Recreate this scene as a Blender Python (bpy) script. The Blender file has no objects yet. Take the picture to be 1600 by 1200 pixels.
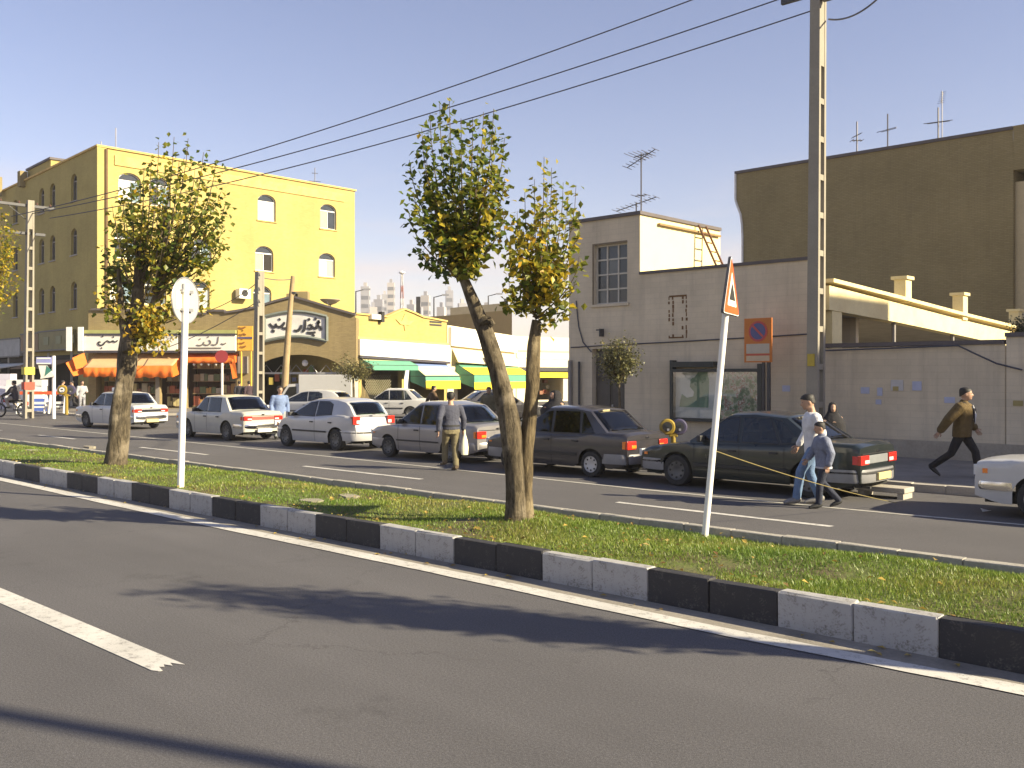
import bpy, bmesh, math, random
import numpy as np
from mathutils import Vector, Matrix
from mathutils.geometry import tessellate_polygon

# ------------------------------------------------------------------ camera, sky, sun, exposure
scene = bpy.context.scene
col = scene.collection
F_PX, HORIZON, CAM_H = 1500.0, 586.0, 2.1          # focal length and horizon of the photograph (1600 px wide)
cam_data = bpy.data.cameras.new('camera')
cam_data.sensor_width = 36.0
cam_data.lens = 36.0 * F_PX / 1600.0
cam_data.shift_y = (HORIZON - 600.0) / 1600.0
cam_data.clip_start, cam_data.clip_end = 0.1, 6000.0
camera = bpy.data.objects.new('camera', cam_data)
camera.location = (0, 0, CAM_H)
camera.rotation_euler = (math.radians(90), 0, 0)
col.objects.link(camera)
scene.camera = camera

SUN_EL = math.radians(27.5)
SUN_H = Vector((0.93, -0.37)).normalized()          # horizontal direction towards the sun
world = bpy.data.worlds.new('World')
scene.world = world
world.use_nodes = True
wn, wl = world.node_tree.nodes, world.node_tree.links
wn.clear()
w_out = wn.new('ShaderNodeOutputWorld'); w_bg = wn.new('ShaderNodeBackground')
w_sky = wn.new('ShaderNodeTexSky'); w_sky.sky_type = 'NISHITA'; w_sky.sun_disc = False
w_sky.sun_elevation = SUN_EL
w_sky.sun_rotation = math.atan2(SUN_H.x, SUN_H.y)
w_sky.altitude = 1200; w_sky.air_density = 1.25; w_sky.dust_density = 1.0; w_sky.ozone_density = 2.5
w_tc = wn.new('ShaderNodeTexCoord'); w_map = wn.new('ShaderNodeMapping'); w_map.inputs['Scale'].default_value = (1.0, 1.0, 5.5)
w_noise = wn.new('ShaderNodeTexNoise'); w_noise.inputs['Scale'].default_value = 2.6; w_noise.inputs['Detail'].default_value = 7; w_noise.inputs['Roughness'].default_value = 0.55
w_ramp = wn.new('ShaderNodeValToRGB'); w_ramp.color_ramp.elements[0].position = 0.46; w_ramp.color_ramp.elements[1].position = 0.62
w_sep = wn.new('ShaderNodeSeparateXYZ')
w_low = wn.new('ShaderNodeMapRange'); w_low.inputs['From Min'].default_value = 0.02; w_low.inputs['From Max'].default_value = 0.22
w_low.inputs['To Min'].default_value = 1.0; w_low.inputs['To Max'].default_value = 0.0
w_mul = wn.new('ShaderNodeMath'); w_mul.operation = 'MULTIPLY'
w_mul2 = wn.new('ShaderNodeMath'); w_mul2.operation = 'MULTIPLY'; w_mul2.inputs[1].default_value = 0.95
w_tint = wn.new('ShaderNodeMix'); w_tint.data_type = 'RGBA'; w_tint.blend_type = 'MULTIPLY'; w_tint.inputs['Factor'].default_value = 1.0
w_tint.inputs['B'].default_value = (1.36, 1.09, 1.15, 1)
w_mix = wn.new('ShaderNodeMix'); w_mix.data_type = 'RGBA'
w_mix.inputs['B'].default_value = (7.0, 5.7, 5.2, 1)
wl.new(w_tc.outputs['Generated'], w_map.inputs['Vector']); wl.new(w_map.outputs['Vector'], w_noise.inputs['Vector'])
wl.new(w_noise.outputs['Fac'], w_ramp.inputs['Fac']); wl.new(w_tc.outputs['Generated'], w_sep.inputs['Vector'])
wl.new(w_sep.outputs['Z'], w_low.inputs['Value']); wl.new(w_low.outputs['Result'], w_mul.inputs[0]); wl.new(w_ramp.outputs['Color'], w_mul.inputs[1])
wl.new(w_mul.outputs['Value'], w_mul2.inputs[0]); wl.new(w_mul2.outputs['Value'], w_mix.inputs['Factor'])
wl.new(w_sky.outputs['Color'], w_tint.inputs['A']); wl.new(w_tint.outputs['Result'], w_mix.inputs['A'])
wl.new(w_mix.outputs['Result'], w_bg.inputs['Color'])
w_bg.inputs['Strength'].default_value = 0.055
wl.new(w_bg.outputs['Background'], w_out.inputs['Surface'])

sun_data = bpy.data.lights.new('sun', 'SUN')
sun_data.energy = 5.0; sun_data.angle = math.radians(0.5); sun_data.color = (1.0, 0.87, 0.60)
sun = bpy.data.objects.new('sun', sun_data)
to_sun = Vector((SUN_H.x * math.cos(SUN_EL), SUN_H.y * math.cos(SUN_EL), math.sin(SUN_EL)))
sun.rotation_euler = to_sun.to_track_quat('Z', 'Y').to_euler()
sun.location = (20, -10, 30)
col.objects.link(sun)

scene.view_settings.view_transform = 'Standard'
scene.view_settings.look = 'None'
scene.view_settings.exposure = 1.38
scene.view_settings.gamma = 1.0
scene.view_settings.use_curve_mapping = False
scene.cycles.max_bounces = 8

# ------------------------------------------------------------------ coordinates
_n = math.hypot(1600, 1500)
S, C = 1500 / _n, 1600 / _n
ROAD_ANG = math.atan2(-S, C)                         # the street runs along u; v is across it, away from the camera
def uv(u, v, z=0.0): return Vector((C * u + S * v, -S * u + C * v, z))
def to_uv(p): return C * p[0] - S * p[1], S * p[0] + C * p[1]
def ground(px, py, z=0.0):
    Y = (CAM_H - z) * F_PX / (py - HORIZON); return Vector(((px - 800) / F_PX * Y, Y, z))
def at_depth(px, py, Y): return Vector(((px - 800) / F_PX * Y, Y, CAM_H + (HORIZON - py) / F_PX * Y))
def on_v(px, py, v):
    t = (px - 800) / F_PX; Y = v / (S * t + C); p = at_depth(px, py, Y); return to_uv(p)[0], p.z
def on_u(px, py, u):
    t = (px - 800) / F_PX; Y = u / (C * t - S); p = at_depth(px, py, Y); return to_uv(p)[1], p.z

# ------------------------------------------------------------------ object helpers
def tag(o, label=None, cat=None, group=None, kind=None):
    if label: o['label'] = label
    if cat: o['category'] = cat
    if group: o['group'] = group
    if kind: o['kind'] = kind
    return o
def empty(name, loc=(0, 0, 0), rz=0.0, label=None, cat=None, group=None, parent=None):
    o = bpy.data.objects.new(name, None); col.objects.link(o)
    o.location = loc; o.rotation_euler = (0, 0, rz); o.empty_display_size = 0.2
    if parent: o.parent = parent
    return tag(o, label, cat, group)
def link_mesh(name, me, mat=None, parent=None, loc=None, rz=None, **k):
    o = bpy.data.objects.new(name, me); col.objects.link(o)
    if parent: o.parent = parent
    if loc is not None: o.location = loc
    if rz is not None: o.rotation_euler = (0, 0, rz)
    if mat and not me.materials: me.materials.append(mat)
    return tag(o, **k)
class MB:
    def __init__(s): s.v = []; s.f = []
    def add(s, vs, fs):
        o = len(s.v); s.v += [tuple(p) for p in vs]; s.f += [tuple(i + o for i in f) for f in fs]; return s
    def box(s, x0, x1, y0, y1, z0, z1):
        return s.add([(x0,y0,z0),(x1,y0,z0),(x1,y1,z0),(x0,y1,z0),(x0,y0,z1),(x1,y0,z1),(x1,y1,z1),(x0,y1,z1)],
                     [(3,2,1,0),(4,5,6,7),(0,1,5,4),(1,2,6,5),(2,3,7,6),(3,0,4,7)])
    def obox(s, o, ax, ay, az):                       # oriented box: corner o and three edge vectors
        o, ax, ay, az = Vector(o), Vector(ax), Vector(ay), Vector(az)
        p = [o, o+ax, o+ax+ay, o+ay]; p += [q + az for q in p]
        return s.add(p, [(3,2,1,0),(4,5,6,7),(0,1,5,4),(1,2,6,5),(2,3,7,6),(3,0,4,7)])
    def tube(s, pts, rad, n=8, cap=True, sy=1.0):
        pts = [Vector(p) for p in pts]; rad = rad if hasattr(rad, '__len__') else [rad] * len(pts)
        rings = []; up = None
        for i, p in enumerate(pts):
            d = (pts[min(i+1, len(pts)-1)] - pts[max(i-1, 0)]).normalized()
            if up is None:
                up = Vector((0,0,1)) if abs(d.z) < 0.9 else Vector((1,0,0))
            a = d.cross(up).normalized(); b = a.cross(d).normalized(); up = b
            rings.append([p + (a*math.cos(2*math.pi*k/n) + b*sy*math.sin(2*math.pi*k/n)) * rad[i] for k in range(n)])
        return s.rings(rings, cap)
    def rings(s, rings, cap=True):
        n = len(rings[0]); vs = [p for r in rings for p in r]; fs = []
        for i in range(len(rings)-1):
            for k in range(n):
                fs.append((i*n+k, i*n+(k+1)%n, (i+1)*n+(k+1)%n, (i+1)*n+k))
        if cap: fs.append(tuple(range(n))[::-1]); fs.append(tuple((len(rings)-1)*n + k for k in range(n)))
        return s.add(vs, fs)
    def lathe(s, prof, n=16, c=(0,0,0), axis='z', cap=True):
        rr = []
        for r, h in prof:
            ring = []
            for k in range(n):
                a = 2*math.pi*k/n; x, y = r*math.cos(a), r*math.sin(a)
                p = (x, y, h) if axis == 'z' else ((x, h, y) if axis == 'y' else (h, x, y))
                ring.append((p[0]+c[0], p[1]+c[1], p[2]+c[2]))
            rr.append(ring)
        return s.rings(rr, cap)
    def prism(s, poly, fn0, fn1):                     # polygon (2D) placed by two mapping functions, closed
        n = len(poly); vs = [fn0(*p) for p in poly] + [fn1(*p) for p in poly]
        tri = tessellate_polygon([[Vector((p[0], p[1], 0)) for p in poly]])
        fs = [tuple(t) for t in tri] + [tuple(i + n for i in t[::-1]) for t in tri]
        fs += [(i, (i+1) % n, n + (i+1) % n, n + i) for i in range(n)]
        return s.add(vs, fs)
    def mesh(s, name, smooth=False, fix=True, sharp=40, bevel=0):
        me = bpy.data.meshes.new(name); me.from_pydata(s.v, [], s.f)
        if fix or bevel:
            bm = bmesh.new(); bm.from_mesh(me)
            if bevel:
                bmesh.ops.bevel(bm, geom=[e for e in bm.edges if e.calc_face_angle(0) > 0.6], offset=bevel, segments=2, affect='EDGES', profile=0.5)
            bmesh.ops.recalc_face_normals(bm, faces=bm.faces); bm.to_mesh(me); bm.free()
        if smooth:
            me.polygons.foreach_set('use_smooth', [True] * len(me.polygons))
            me.set_sharp_from_angle(angle=math.radians(sharp))
        me.update(); return me
    def obj(s, name, mat, parent=None, smooth=False, fix=True, sharp=40, bevel=0, loc=None, rz=None, **k):
        return link_mesh(name, s.mesh(name, smooth, fix, sharp, bevel), mat, parent, loc, rz, **k)
def copy_tree(o, parent=None):
    c = o.copy(); col.objects.link(c); c.parent = parent
    for ch in list(o.children): copy_tree(ch, c)
    return c

# ------------------------------------------------------------------ materials
MATS = {}
def nodes_of(name):
    m = bpy.data.materials.new(name); m.use_nodes = True
    nt = m.node_tree; return m, nt.nodes, nt.links, nt.nodes['Principled BSDF']
def noise(n, l, scale, detail=4, rough=0.6, vec=None):
    t = n.new('ShaderNodeTexNoise'); t.inputs['Scale'].default_value = scale; t.inputs['Detail'].default_value = detail; t.inputs['Roughness'].default_value = rough
    if vec is not None: l.new(vec, t.inputs['Vector'])
    return t
def mixc(n, l, fac, a, b, blend='MIX'):
    x = n.new('ShaderNodeMix'); x.data_type = 'RGBA'; x.blend_type = blend
    for key, val in (('Factor', fac), ('A', a), ('B', b)):
        if isinstance(val, (int, float)): x.inputs[key].default_value = val
        elif isinstance(val, tuple): x.inputs[key].default_value = (*val[:3], 1)
        else: l.new(val, x.inputs[key])
    return x.outputs['Result']
def ramp(n, l, src, p0, p1, c0=(0,0,0), c1=(1,1,1)):
    r = n.new('ShaderNodeValToRGB'); e = r.color_ramp.elements
    e[0].position, e[1].position = p0, p1; e[0].color = (*c0, 1); e[1].color = (*c1, 1); l.new(src, r.inputs['Fac']); return r.outputs['Color']
def M(name, c, rough=0.75, var=0.18, scale=3.0, bump=0.0, bscale=50.0, metal=0.0, coat=0.0, spec=0.5, dirt=None, dirt_amt=0.5, dscale=1.2):
    if name in MATS: return MATS[name]
    m, n, l, p = nodes_of(name)
    tc = n.new('ShaderNodeTexCoord').outputs['Object']
    big = noise(n, l, scale, 5, 0.6, tc).outputs['Fac']; fine = noise(n, l, scale * 14, 3, 0.6, tc).outputs['Fac']
    a = tuple(x * (1 - var) for x in c); b = tuple(min(1, x * (1 + var)) for x in c)
    base = mixc(n, l, ramp(n, l, big, 0.3, 0.7), a, b)
    base = mixc(n, l, ramp(n, l, fine, 0.25, 0.8, (1-var*.7,)*3, (1+var*.3,)*3), (0,0,0), base, 'MULTIPLY') if False else mixc(n, l, 0.45, base, mixc(n, l, ramp(n, l, fine, 0.3, 0.7), a, b))
    if dirt:
        d = noise(n, l, dscale, 8, 0.72, tc).outputs['Fac']
        f = n.new('ShaderNodeMath'); f.operation = 'MULTIPLY'; l.new(ramp(n, l, d, 0.46, 0.7), f.inputs[0]); f.inputs[1].default_value = dirt_amt
        base = mixc(n, l, f.outputs[0], base, dirt)
    l.new(base, p.inputs['Base Color'])
    p.inputs['Roughness'].default_value = rough; p.inputs['Metallic'].default_value = metal
    p.inputs['Coat Weight'].default_value = coat; p.inputs['Coat Roughness'].default_value = 0.05
    p.inputs['Specular IOR Level'].default_value = spec
    if bump:
        bn = noise(n, l, bscale, 5, 0.65, tc).outputs['Fac']
        bp = n.new('ShaderNodeBump'); bp.inputs['Strength'].default_value = bump; bp.inputs['Distance'].default_value = 0.02
        l.new(bn, bp.inputs['Height']); l.new(bp.outputs['Normal'], p.inputs['Normal'])
    MATS[name] = m; return m
def brick_mat(name, c1, c2, mortar, w=0.22, h=0.075, msize=0.008, rough=0.9, bump=0.25, stain=(0.1,0.08,0.06), stain_amt=0.35, mscale=0.25):
    m, n, l, p = nodes_of(name)
    tc = n.new('ShaderNodeTexCoord').outputs['Object']
    sp = n.new('ShaderNodeSeparateXYZ'); l.new(tc, sp.inputs[0])
    ad = n.new('ShaderNodeMath'); ad.operation = 'ADD'; l.new(sp.outputs['X'], ad.inputs[0]); l.new(sp.outputs['Y'], ad.inputs[1])
    cb = n.new('ShaderNodeCombineXYZ'); l.new(ad.outputs[0], cb.inputs['X']); l.new(sp.outputs['Z'], cb.inputs['Y'])
    b = n.new('ShaderNodeTexBrick'); l.new(cb.outputs[0], b.inputs['Vector'])
    b.inputs['Color1'].default_value = (*c1, 1); b.inputs['Color2'].default_value = (*c2, 1); b.inputs['Mortar'].default_value = (*mortar, 1)
    b.inputs['Scale'].default_value = 1.0; b.inputs['Mortar Size'].default_value = msize; b.inputs['Brick Width'].default_value = w; b.inputs['Row Height'].default_value = h
    b.inputs['Mortar Smooth'].default_value = 0.2
    g = noise(n, l, mscale, 7, 0.65, tc).outputs['Fac']
    base = mixc(n, l, 0.55, b.outputs['Color'], ramp(n, l, g, 0.25, 0.75, (0.62,)*3, (1.25,)*3), 'MULTIPLY')
    # streaks running down the wall
    mp = n.new('ShaderNodeMapping'); mp.inputs['Scale'].default_value = (3.0, 3.0, 0.25); l.new(tc, mp.inputs['Vector'])
    st = noise(n, l, 1.0, 6, 0.7, mp.outputs[0]).outputs['Fac']
    f = n.new('ShaderNodeMath'); f.operation = 'MULTIPLY'; l.new(ramp(n, l, st, 0.5, 0.75), f.inputs[0]); f.inputs[1].default_value = stain_amt
    base = mixc(n, l, f.outputs[0], base, stain)
    l.new(base, p.inputs['Base Color']); p.inputs['Roughness'].default_value = rough; p.inputs['Specular IOR Level'].default_value = 0.2
    bp = n.new('ShaderNodeBump'); bp.inputs['Strength'].default_value = bump; bp.inputs['Distance'].default_value = 0.01
    iv = n.new('ShaderNodeMath'); iv.operation = 'SUBTRACT'; iv.inputs[0].default_value = 1; l.new(b.outputs['Fac'], iv.inputs[1])
    l.new(iv.outputs[0], bp.inputs['Height']); l.new(bp.outputs['Normal'], p.inputs['Normal'])
    MATS[name] = m; return m
def paint_mat(name, c, metallic=0.0, rough=0.3, dust=0.15):
    m, n, l, p = nodes_of(name)
    tc = n.new('ShaderNodeTexCoord').outputs['Object']
    d = noise(n, l, 2.2, 6, 0.7, tc).outputs['Fac']
    f = n.new('ShaderNodeMath'); f.operation = 'MULTIPLY'; l.new(ramp(n, l, d, 0.3, 0.75), f.inputs[0]); f.inputs[1].default_value = 0.6
    g = n.new('ShaderNodeMath'); g.operation = 'MULTIPLY'; l.new(f.outputs[0], g.inputs[0]); g.inputs[1].default_value = dust * 2.2
    l.new(mixc(n, l, g.outputs[0], tuple(c), (0.23, 0.20, 0.17)), p.inputs['Base Color'])
    p.inputs['Metallic'].default_value = metallic; p.inputs['Coat Weight'].default_value = 0.7; p.inputs['Coat Roughness'].default_value = 0.06
    rr = n.new('ShaderNodeMapRange'); rr.inputs['To Min'].default_value = rough; rr.inputs['To Max'].default_value = rough + 0.3; l.new(f.outputs[0], rr.inputs['Value']); l.new(rr.outputs[0], p.inputs['Roughness'])
    MATS[name] = m; return m
def glass_mat(name, c=(0.02, 0.025, 0.03), rough=0.06, trans=0.0):
    m, n, l, p = nodes_of(name)
    tc = n.new('ShaderNodeTexCoord').outputs['Object']
    d = noise(n, l, 1.5, 4, 0.6, tc).outputs['Fac']
    l.new(mixc(n, l, d, tuple(x * 0.6 for x in c), tuple(min(1, x * 1.5) for x in c)), p.inputs['Base Color'])
    p.inputs['Roughness'].default_value = rough; p.inputs['IOR'].default_value = 1.5
    if trans: p.inputs['Transmission Weight'].default_value = trans
    MATS[name] = m; return m
def road_mat(name, c, speck=0.28, patch=(0.86, 1.12), fine=140.0):
    m, n, l, p = nodes_of(name)
    tc = n.new('ShaderNodeTexCoord').outputs['Object']
    a = noise(n, l, 0.35, 6, 0.6, tc).outputs['Fac']; b = noise(n, l, fine, 2, 0.7, tc).outputs['Fac']; cst = noise(n, l, 55, 3, 0.7, tc).outputs['Fac']
    base = mixc(n, l, 1.0, tuple(c), ramp(n, l, a, 0.25, 0.75, (patch[0],)*3, (patch[1],)*3), 'MULTIPLY')
    base = mixc(n, l, 1.0, base, ramp(n, l, b, 0.3, 0.72, (1-speck*1.6,)*3, (1+speck*1.6,)*3), 'MULTIPLY')
    base = mixc(n, l, 1.0, base, ramp(n, l, cst, 0.3, 0.7, (1-speck*1.1,)*3, (1+speck*1.1,)*3), 'MULTIPLY')
    # pale grit chips in the wearing course
    vo = n.new('ShaderNodeTexVoronoi'); vo.inputs['Scale'].default_value = 26; l.new(tc, vo.inputs['Vector'])
    base = mixc(n, l, ramp(n, l, vo.outputs['Distance'], 0.035, 0.07, (1,1,1), (0,0,0)), base, (0.26, 0.24, 0.19))
    # worn wheel tracks along the street (object x = along, y = across)
    mp = n.new('ShaderNodeMapping'); mp.inputs['Scale'].default_value = (0.05, 1.1, 1); l.new(tc, mp.inputs['Vector'])
    w = noise(n, l, 1.0, 5, 0.6, mp.outputs[0]).outputs['Fac']
    base = mixc(n, l, 1.0, base, ramp(n, l, w, 0.3, 0.7, (0.92,)*3, (1.07,)*3), 'MULTIPLY')
    so = noise(n, l, 0.9, 6, 0.7, tc).outputs['Fac']; base = mixc(n, l, 1.0, base, ramp(n, l, so, 0.60, 0.72, (1,)*3, (0.72,)*3), 'MULTIPLY')
    dv = n.new('ShaderNodeTexVoronoi'); dv.feature = 'DISTANCE_TO_EDGE'; dv.inputs['Scale'].default_value = 0.32
    wob = noise(n, l, 2.5, 6, 0.7, tc); mv = n.new('ShaderNodeVectorMath'); mv.operation = 'ADD'; sc_ = n.new('ShaderNodeVectorMath'); sc_.operation = 'SCALE'; sc_.inputs['Scale'].default_value = 0.9; l.new(wob.outputs['Color'], sc_.inputs[0]); l.new(tc, mv.inputs[0]); l.new(sc_.outputs[0], mv.inputs[1]); l.new(mv.outputs[0], dv.inputs['Vector'])
    ck = n.new('ShaderNodeMath'); ck.operation = 'MULTIPLY'; l.new(ramp(n, l, dv.outputs['Distance'], 0.0015, 0.006, (1,)*3, (0,)*3), ck.inputs[0]); l.new(ramp(n, l, a, 0.45, 0.6, (0,)*3, (0.55,)*3), ck.inputs[1])
    base = mixc(n, l, ck.outputs[0], base, tuple(x * 0.35 for x in c))
    l.new(base, p.inputs['Base Color']); p.inputs['Roughness'].default_value = 0.85; p.inputs['Specular IOR Level'].default_value = 0.3
    bp = n.new('ShaderNodeBump'); bp.inputs['Strength'].default_value = 0.5; bp.inputs['Distance'].default_value = 0.006
    l.new(b, bp.inputs['Height']); l.new(bp.outputs['Normal'], p.inputs['Normal'])
    MATS[name] = m; return m
def worn_paint(name, c, under, wear=0.5):
    m, n, l, p = nodes_of(name)
    tc = n.new('ShaderNodeTexCoord').outputs['Object']
    a = noise(n, l, 9, 8, 0.78, tc).outputs['Fac']; b = noise(n, l, 70, 3, 0.7, tc).outputs['Fac']
    f = n.new('ShaderNodeMath'); f.operation = 'ADD'; l.new(a, f.inputs[0]); g = n.new('ShaderNodeMath'); g.operation = 'MULTIPLY'; l.new(b, g.inputs[0]); g.inputs[1].default_value = 0.5; l.new(g.outputs[0], f.inputs[1])
    sc = noise(n, l, 1.2, 4, 0.6, tc).outputs['Fac']
    cc = mixc(n, l, ramp(n, l, sc, 0.3, 0.75), tuple(c), tuple(x * 0.72 for x in c))
    l.new(mixc(n, l, ramp(n, l, f.outputs[0], 0.78 + 0.2 * (0.5 - wear), 0.98 + 0.2 * (0.5 - wear)), cc, tuple(under)), p.inputs['Base Color'])
    p.inputs['Roughness'].default_value = 0.7
    bp = n.new('ShaderNodeBump'); bp.inputs['Strength'].default_value = 0.3; bp.inputs['Distance'].default_value = 0.01
    l.new(f.outputs[0], bp.inputs['Height']); l.new(bp.outputs['Normal'], p.inputs['Normal'])
    MATS[name] = m; return m
def leaf_mat(name, stops, trans=0.35):
    m, n, l, p = nodes_of(name)
    at = n.new('ShaderNodeAttribute'); at.attribute_name = 'tone'
    r = n.new('ShaderNodeValToRGB'); e = r.color_ramp.elements
    e[0].position, e[0].color = stops[0][0], (*stops[0][1], 1); e[1].position, e[1].color = stops[-1][0], (*stops[-1][1], 1)
    for q, cc in stops[1:-1]:
        x = e.new(q); x.color = (*cc, 1)
    l.new(at.outputs['Fac'], r.inputs['Fac']); l.new(r.outputs['Color'], p.inputs['Base Color']); p.inputs['Roughness'].default_value = 0.45
    tr = n.new('ShaderNodeBsdfTranslucent'); l.new(r.outputs['Color'], tr.inputs['Color'])
    ms = n.new('ShaderNodeMixShader'); ms.inputs[0].default_value = trans
    l.new(p.outputs[0], ms.inputs[1]); l.new(tr.outputs[0], ms.inputs[2]); l.new(ms.outputs[0], n['Material Output'].inputs['Surface'])
    MATS[name] = m; return m

rnd = random.Random(7)
ASPHALT = road_mat('asphalt', (0.100, 0.096, 0.100))
ASPHALT2 = road_mat('asphalt_worn', (0.102, 0.097, 0.099))
GUTTER = M('gutter_concrete', (0.26, 0.235, 0.20), 0.9, 0.25, 2.0, 0.4, 60, dirt=(0.10, 0.09, 0.075), dirt_amt=0.6)
LINE = worn_paint('road_line_paint', (0.60, 0.58, 0.54), (0.15, 0.14, 0.13), 0.55)
KERB_W = worn_paint('kerb_white_paint', (0.42, 0.41, 0.395), (0.16, 0.145, 0.12), 0.58)
KERB_B = worn_paint('kerb_black_paint', (0.028, 0.027, 0.030), (0.11, 0.10, 0.09), 0.40)
CONC = M('concrete', (0.40, 0.37, 0.32), 0.9, 0.2, 2.5, 0.35, 70, dirt=(0.18, 0.16, 0.13), dirt_amt=0.5)
CONC_POLE = M('pole_concrete', (0.28, 0.255, 0.205), 0.9, 0.15, 2.0, 0.25, 60, dirt=(0.25, 0.22, 0.18), dirt_amt=0.4)
PAVE = M('pavement', (0.21, 0.19, 0.165), 0.9, 0.22, 0.9, 0.3, 40, dirt=(0.09, 0.08, 0.07), dirt_amt=0.6, dscale=0.8)
BLACK = M('black_rubber', (0.018, 0.018, 0.018), 0.75, 0.2, 6)
DARKMETAL = M('dark_metal', (0.05, 0.05, 0.055), 0.5, 0.2, 4, metal=0.3)
STEEL = M('galvanised_steel', (0.42, 0.42, 0.43), 0.42, 0.12, 4, metal=0.6)
WHITEPAINT = M('white_paint', (0.78, 0.77, 0.74), 0.5, 0.06, 4, dirt=(0.5, 0.46, 0.4), dirt_amt=0.4)
WIRE = M('wire_black', (0.06, 0.06, 0.075), 0.6, 0.1, 4)
WOOD = M('old_wood', (0.33, 0.24, 0.13), 0.85, 0.3, 3, 0.3, 30)
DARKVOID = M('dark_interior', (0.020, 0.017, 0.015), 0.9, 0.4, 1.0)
GLASS_D = glass_mat('dark_glass', (0.035, 0.042, 0.050), 0.05)
GLASS_B = glass_mat('bluish_glass', (0.16, 0.22, 0.26), 0.08)
CURTAIN = M('curtain_behind_glass', (0.62, 0.60, 0.55), 0.25, 0.2, 5)
# ------------------------------------------------------------------ ground, roads, median
def sheet(name, u0, u1, v0, v1, z, mat, **k):
    return MB().add([(u0,v0,z),(u1,v0,z),(u1,v1,z),(u0,v1,z)], [(0,1,2,3)]).obj(name, mat, rz=ROAD_ANG, fix=False, **k)
EARTH = M('dry_earth', (0.22, 0.19, 0.15), 0.95, 0.25, 0.02, dirt=(0.12,0.11,0.09))
MB().add([(-1400,-1400,-0.06),(1400,-1400,-0.06),(1400,1400,-0.06),(-1400,1400,-0.06)], [(0,1,2,3)]).obj('ground', EARTH, kind='structure', fix=False)
sheet('road', -260, 120, -9.0, 10.07, 0.0, ASPHALT, kind='structure')
sheet('far_road', -260, 120, 10.07, 120, 0.0, ASPHALT2, kind='structure')
def strip(name, pts, w, z, mat, **k):                 # a painted line along a polyline (u, v)
    mb = MB(); r = random.Random(len(name))
    dense = []
    for (a, b) in zip(pts[:-1], pts[1:]):
        n = max(1, int(abs(b[0]-a[0]) / 0.35)); dense += [(a[0]+(b[0]-a[0])*i/n, a[1]+(b[1]-a[1])*i/n) for i in range(n)]
    dense.append(pts[-1])
    vs = []
    for u, v in dense:
        vs += [(u + r.uniform(-.01,.01), v - w/2 + r.uniform(-.008,.008), z), (u + r.uniform(-.01,.01), v + w/2 + r.uniform(-.008,.008), z)]
    mb.add(vs, [(2*i, 2*i+2, 2*i+3, 2*i+1) for i in range(len(dense)-1)])
    return mb.obj(name, mat, rz=ROAD_ANG, fix=False, **k)
gut = MB().add([(-80,7.02,0.004),(20,7.02,0.004),(20,7.40,0.004),(-80,7.40,0.004)], [(0,1,2,3)]).obj('gutter', GUTTER, rz=ROAD_ANG, fix=False, kind='structure')
strip('edge_line', [(-60,7.2),(-30,7.12),(-21,7.06),(-13,6.93),(-8,6.95),(-4,6.90),(-1.9,6.98),(8,7.0)], 0.22, 0.008, LINE, kind='structure')
# worn near dash with a ragged end
def ragged_dash(name, u0, u1, v0, v1, z, seed):
    r = random.Random(seed); pts = [(u0, v0), (u1 - 0.05, v0)]
    for i in range(1, 9): pts.append((u1 + r.uniform(-.09, .05) - 0.02 * i * (i % 2), v0 + (v1 - v0) * i / 9))
    pts += [(u1, v1), (u0, v1)]
    return MB().prism(pts, lambda x, y: (x, y, z), lambda x, y: (x, y, z - 0.003)).obj(name, LINE, rz=ROAD_ANG, kind='structure')
for k, u1 in enumerate((-6.48, 5.5, -18.4)):
    ragged_dash('lane_dash', u1 - 5.2 if k == 0 else u1 - 4.5, u1, 3.22, 3.45, 0.006, k)
for u0, u1, v in ((-34.98,-31.96,13.15),(-26.93,-23.12,12.95),(-18.62,-14.54,12.85),(-9.56,-5.86,12.73),(-1.2,2.8,12.7),(-43,-39,13.3)):
    strip('lane_dash', [(u0, v), (u1, v)], 0.13, 0.005, LINE, kind='structure')
strip('parking_line', [(-46,15.3),(-24.5,14.9),(-15.7,14.68),(-10.3,14.48),(-5.7,14.55),(-4,14.7),(8,14.8)], 0.10, 0.005, worn_paint('thin_line_paint', (0.50,0.48,0.43), (0.12,0.115,0.11), 0.5), kind='structure')

# soil of the planted median
SOIL_Z = 0.22
def soil_mat():
    m, n, l, p = nodes_of('lawn_soil')
    tc = n.new('ShaderNodeTexCoord').outputs['Object']
    a = noise(n, l, 0.9, 6, 0.65, tc).outputs['Fac']; b = noise(n, l, 40, 4, 0.7, tc).outputs['Fac']
    g = mixc(n, l, ramp(n, l, b, 0.3, 0.7), (0.075,0.105,0.02), (0.15,0.17,0.04))
    s = mixc(n, l, ramp(n, l, b, 0.3, 0.7), (0.055,0.042,0.022), (0.14,0.105,0.05))
    l.new(mixc(n, l, ramp(n, l, a, 0.40, 0.56), s, g), p.inputs['Base Color']); p.inputs['Roughness'].default_value = 0.95
    bp = n.new('ShaderNodeBump'); bp.inputs['Strength'].default_value = 0.8; bp.inputs['Distance'].default_value = 0.03; l.new(b, bp.inputs['Height']); l.new(bp.outputs['Normal'], p.inputs['Normal'])
    return m
def gz(u, v):                                          # gentle unevenness of the lawn
    edge = min(1.0, max(0.0, (v - 7.48) / 0.35))
    far = min(1.0, max(0.0, (10.02 - v) / 0.5))
    return SOIL_Z + 0.05 * (1 - edge) + (0.03 * math.sin(u*0.9 + v*1.7) + 0.025 * math.sin(u*2.3 - v*2.9 + 1)) * edge * far + 0.05 * math.sin(math.pi * min(1, max(0, (v-7.5)/2.5))) - 0.05*(1-far)
us = np.arange(-70, 14.01, 0.35); vs_ = np.linspace(7.47, 10.03, 12)
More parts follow.
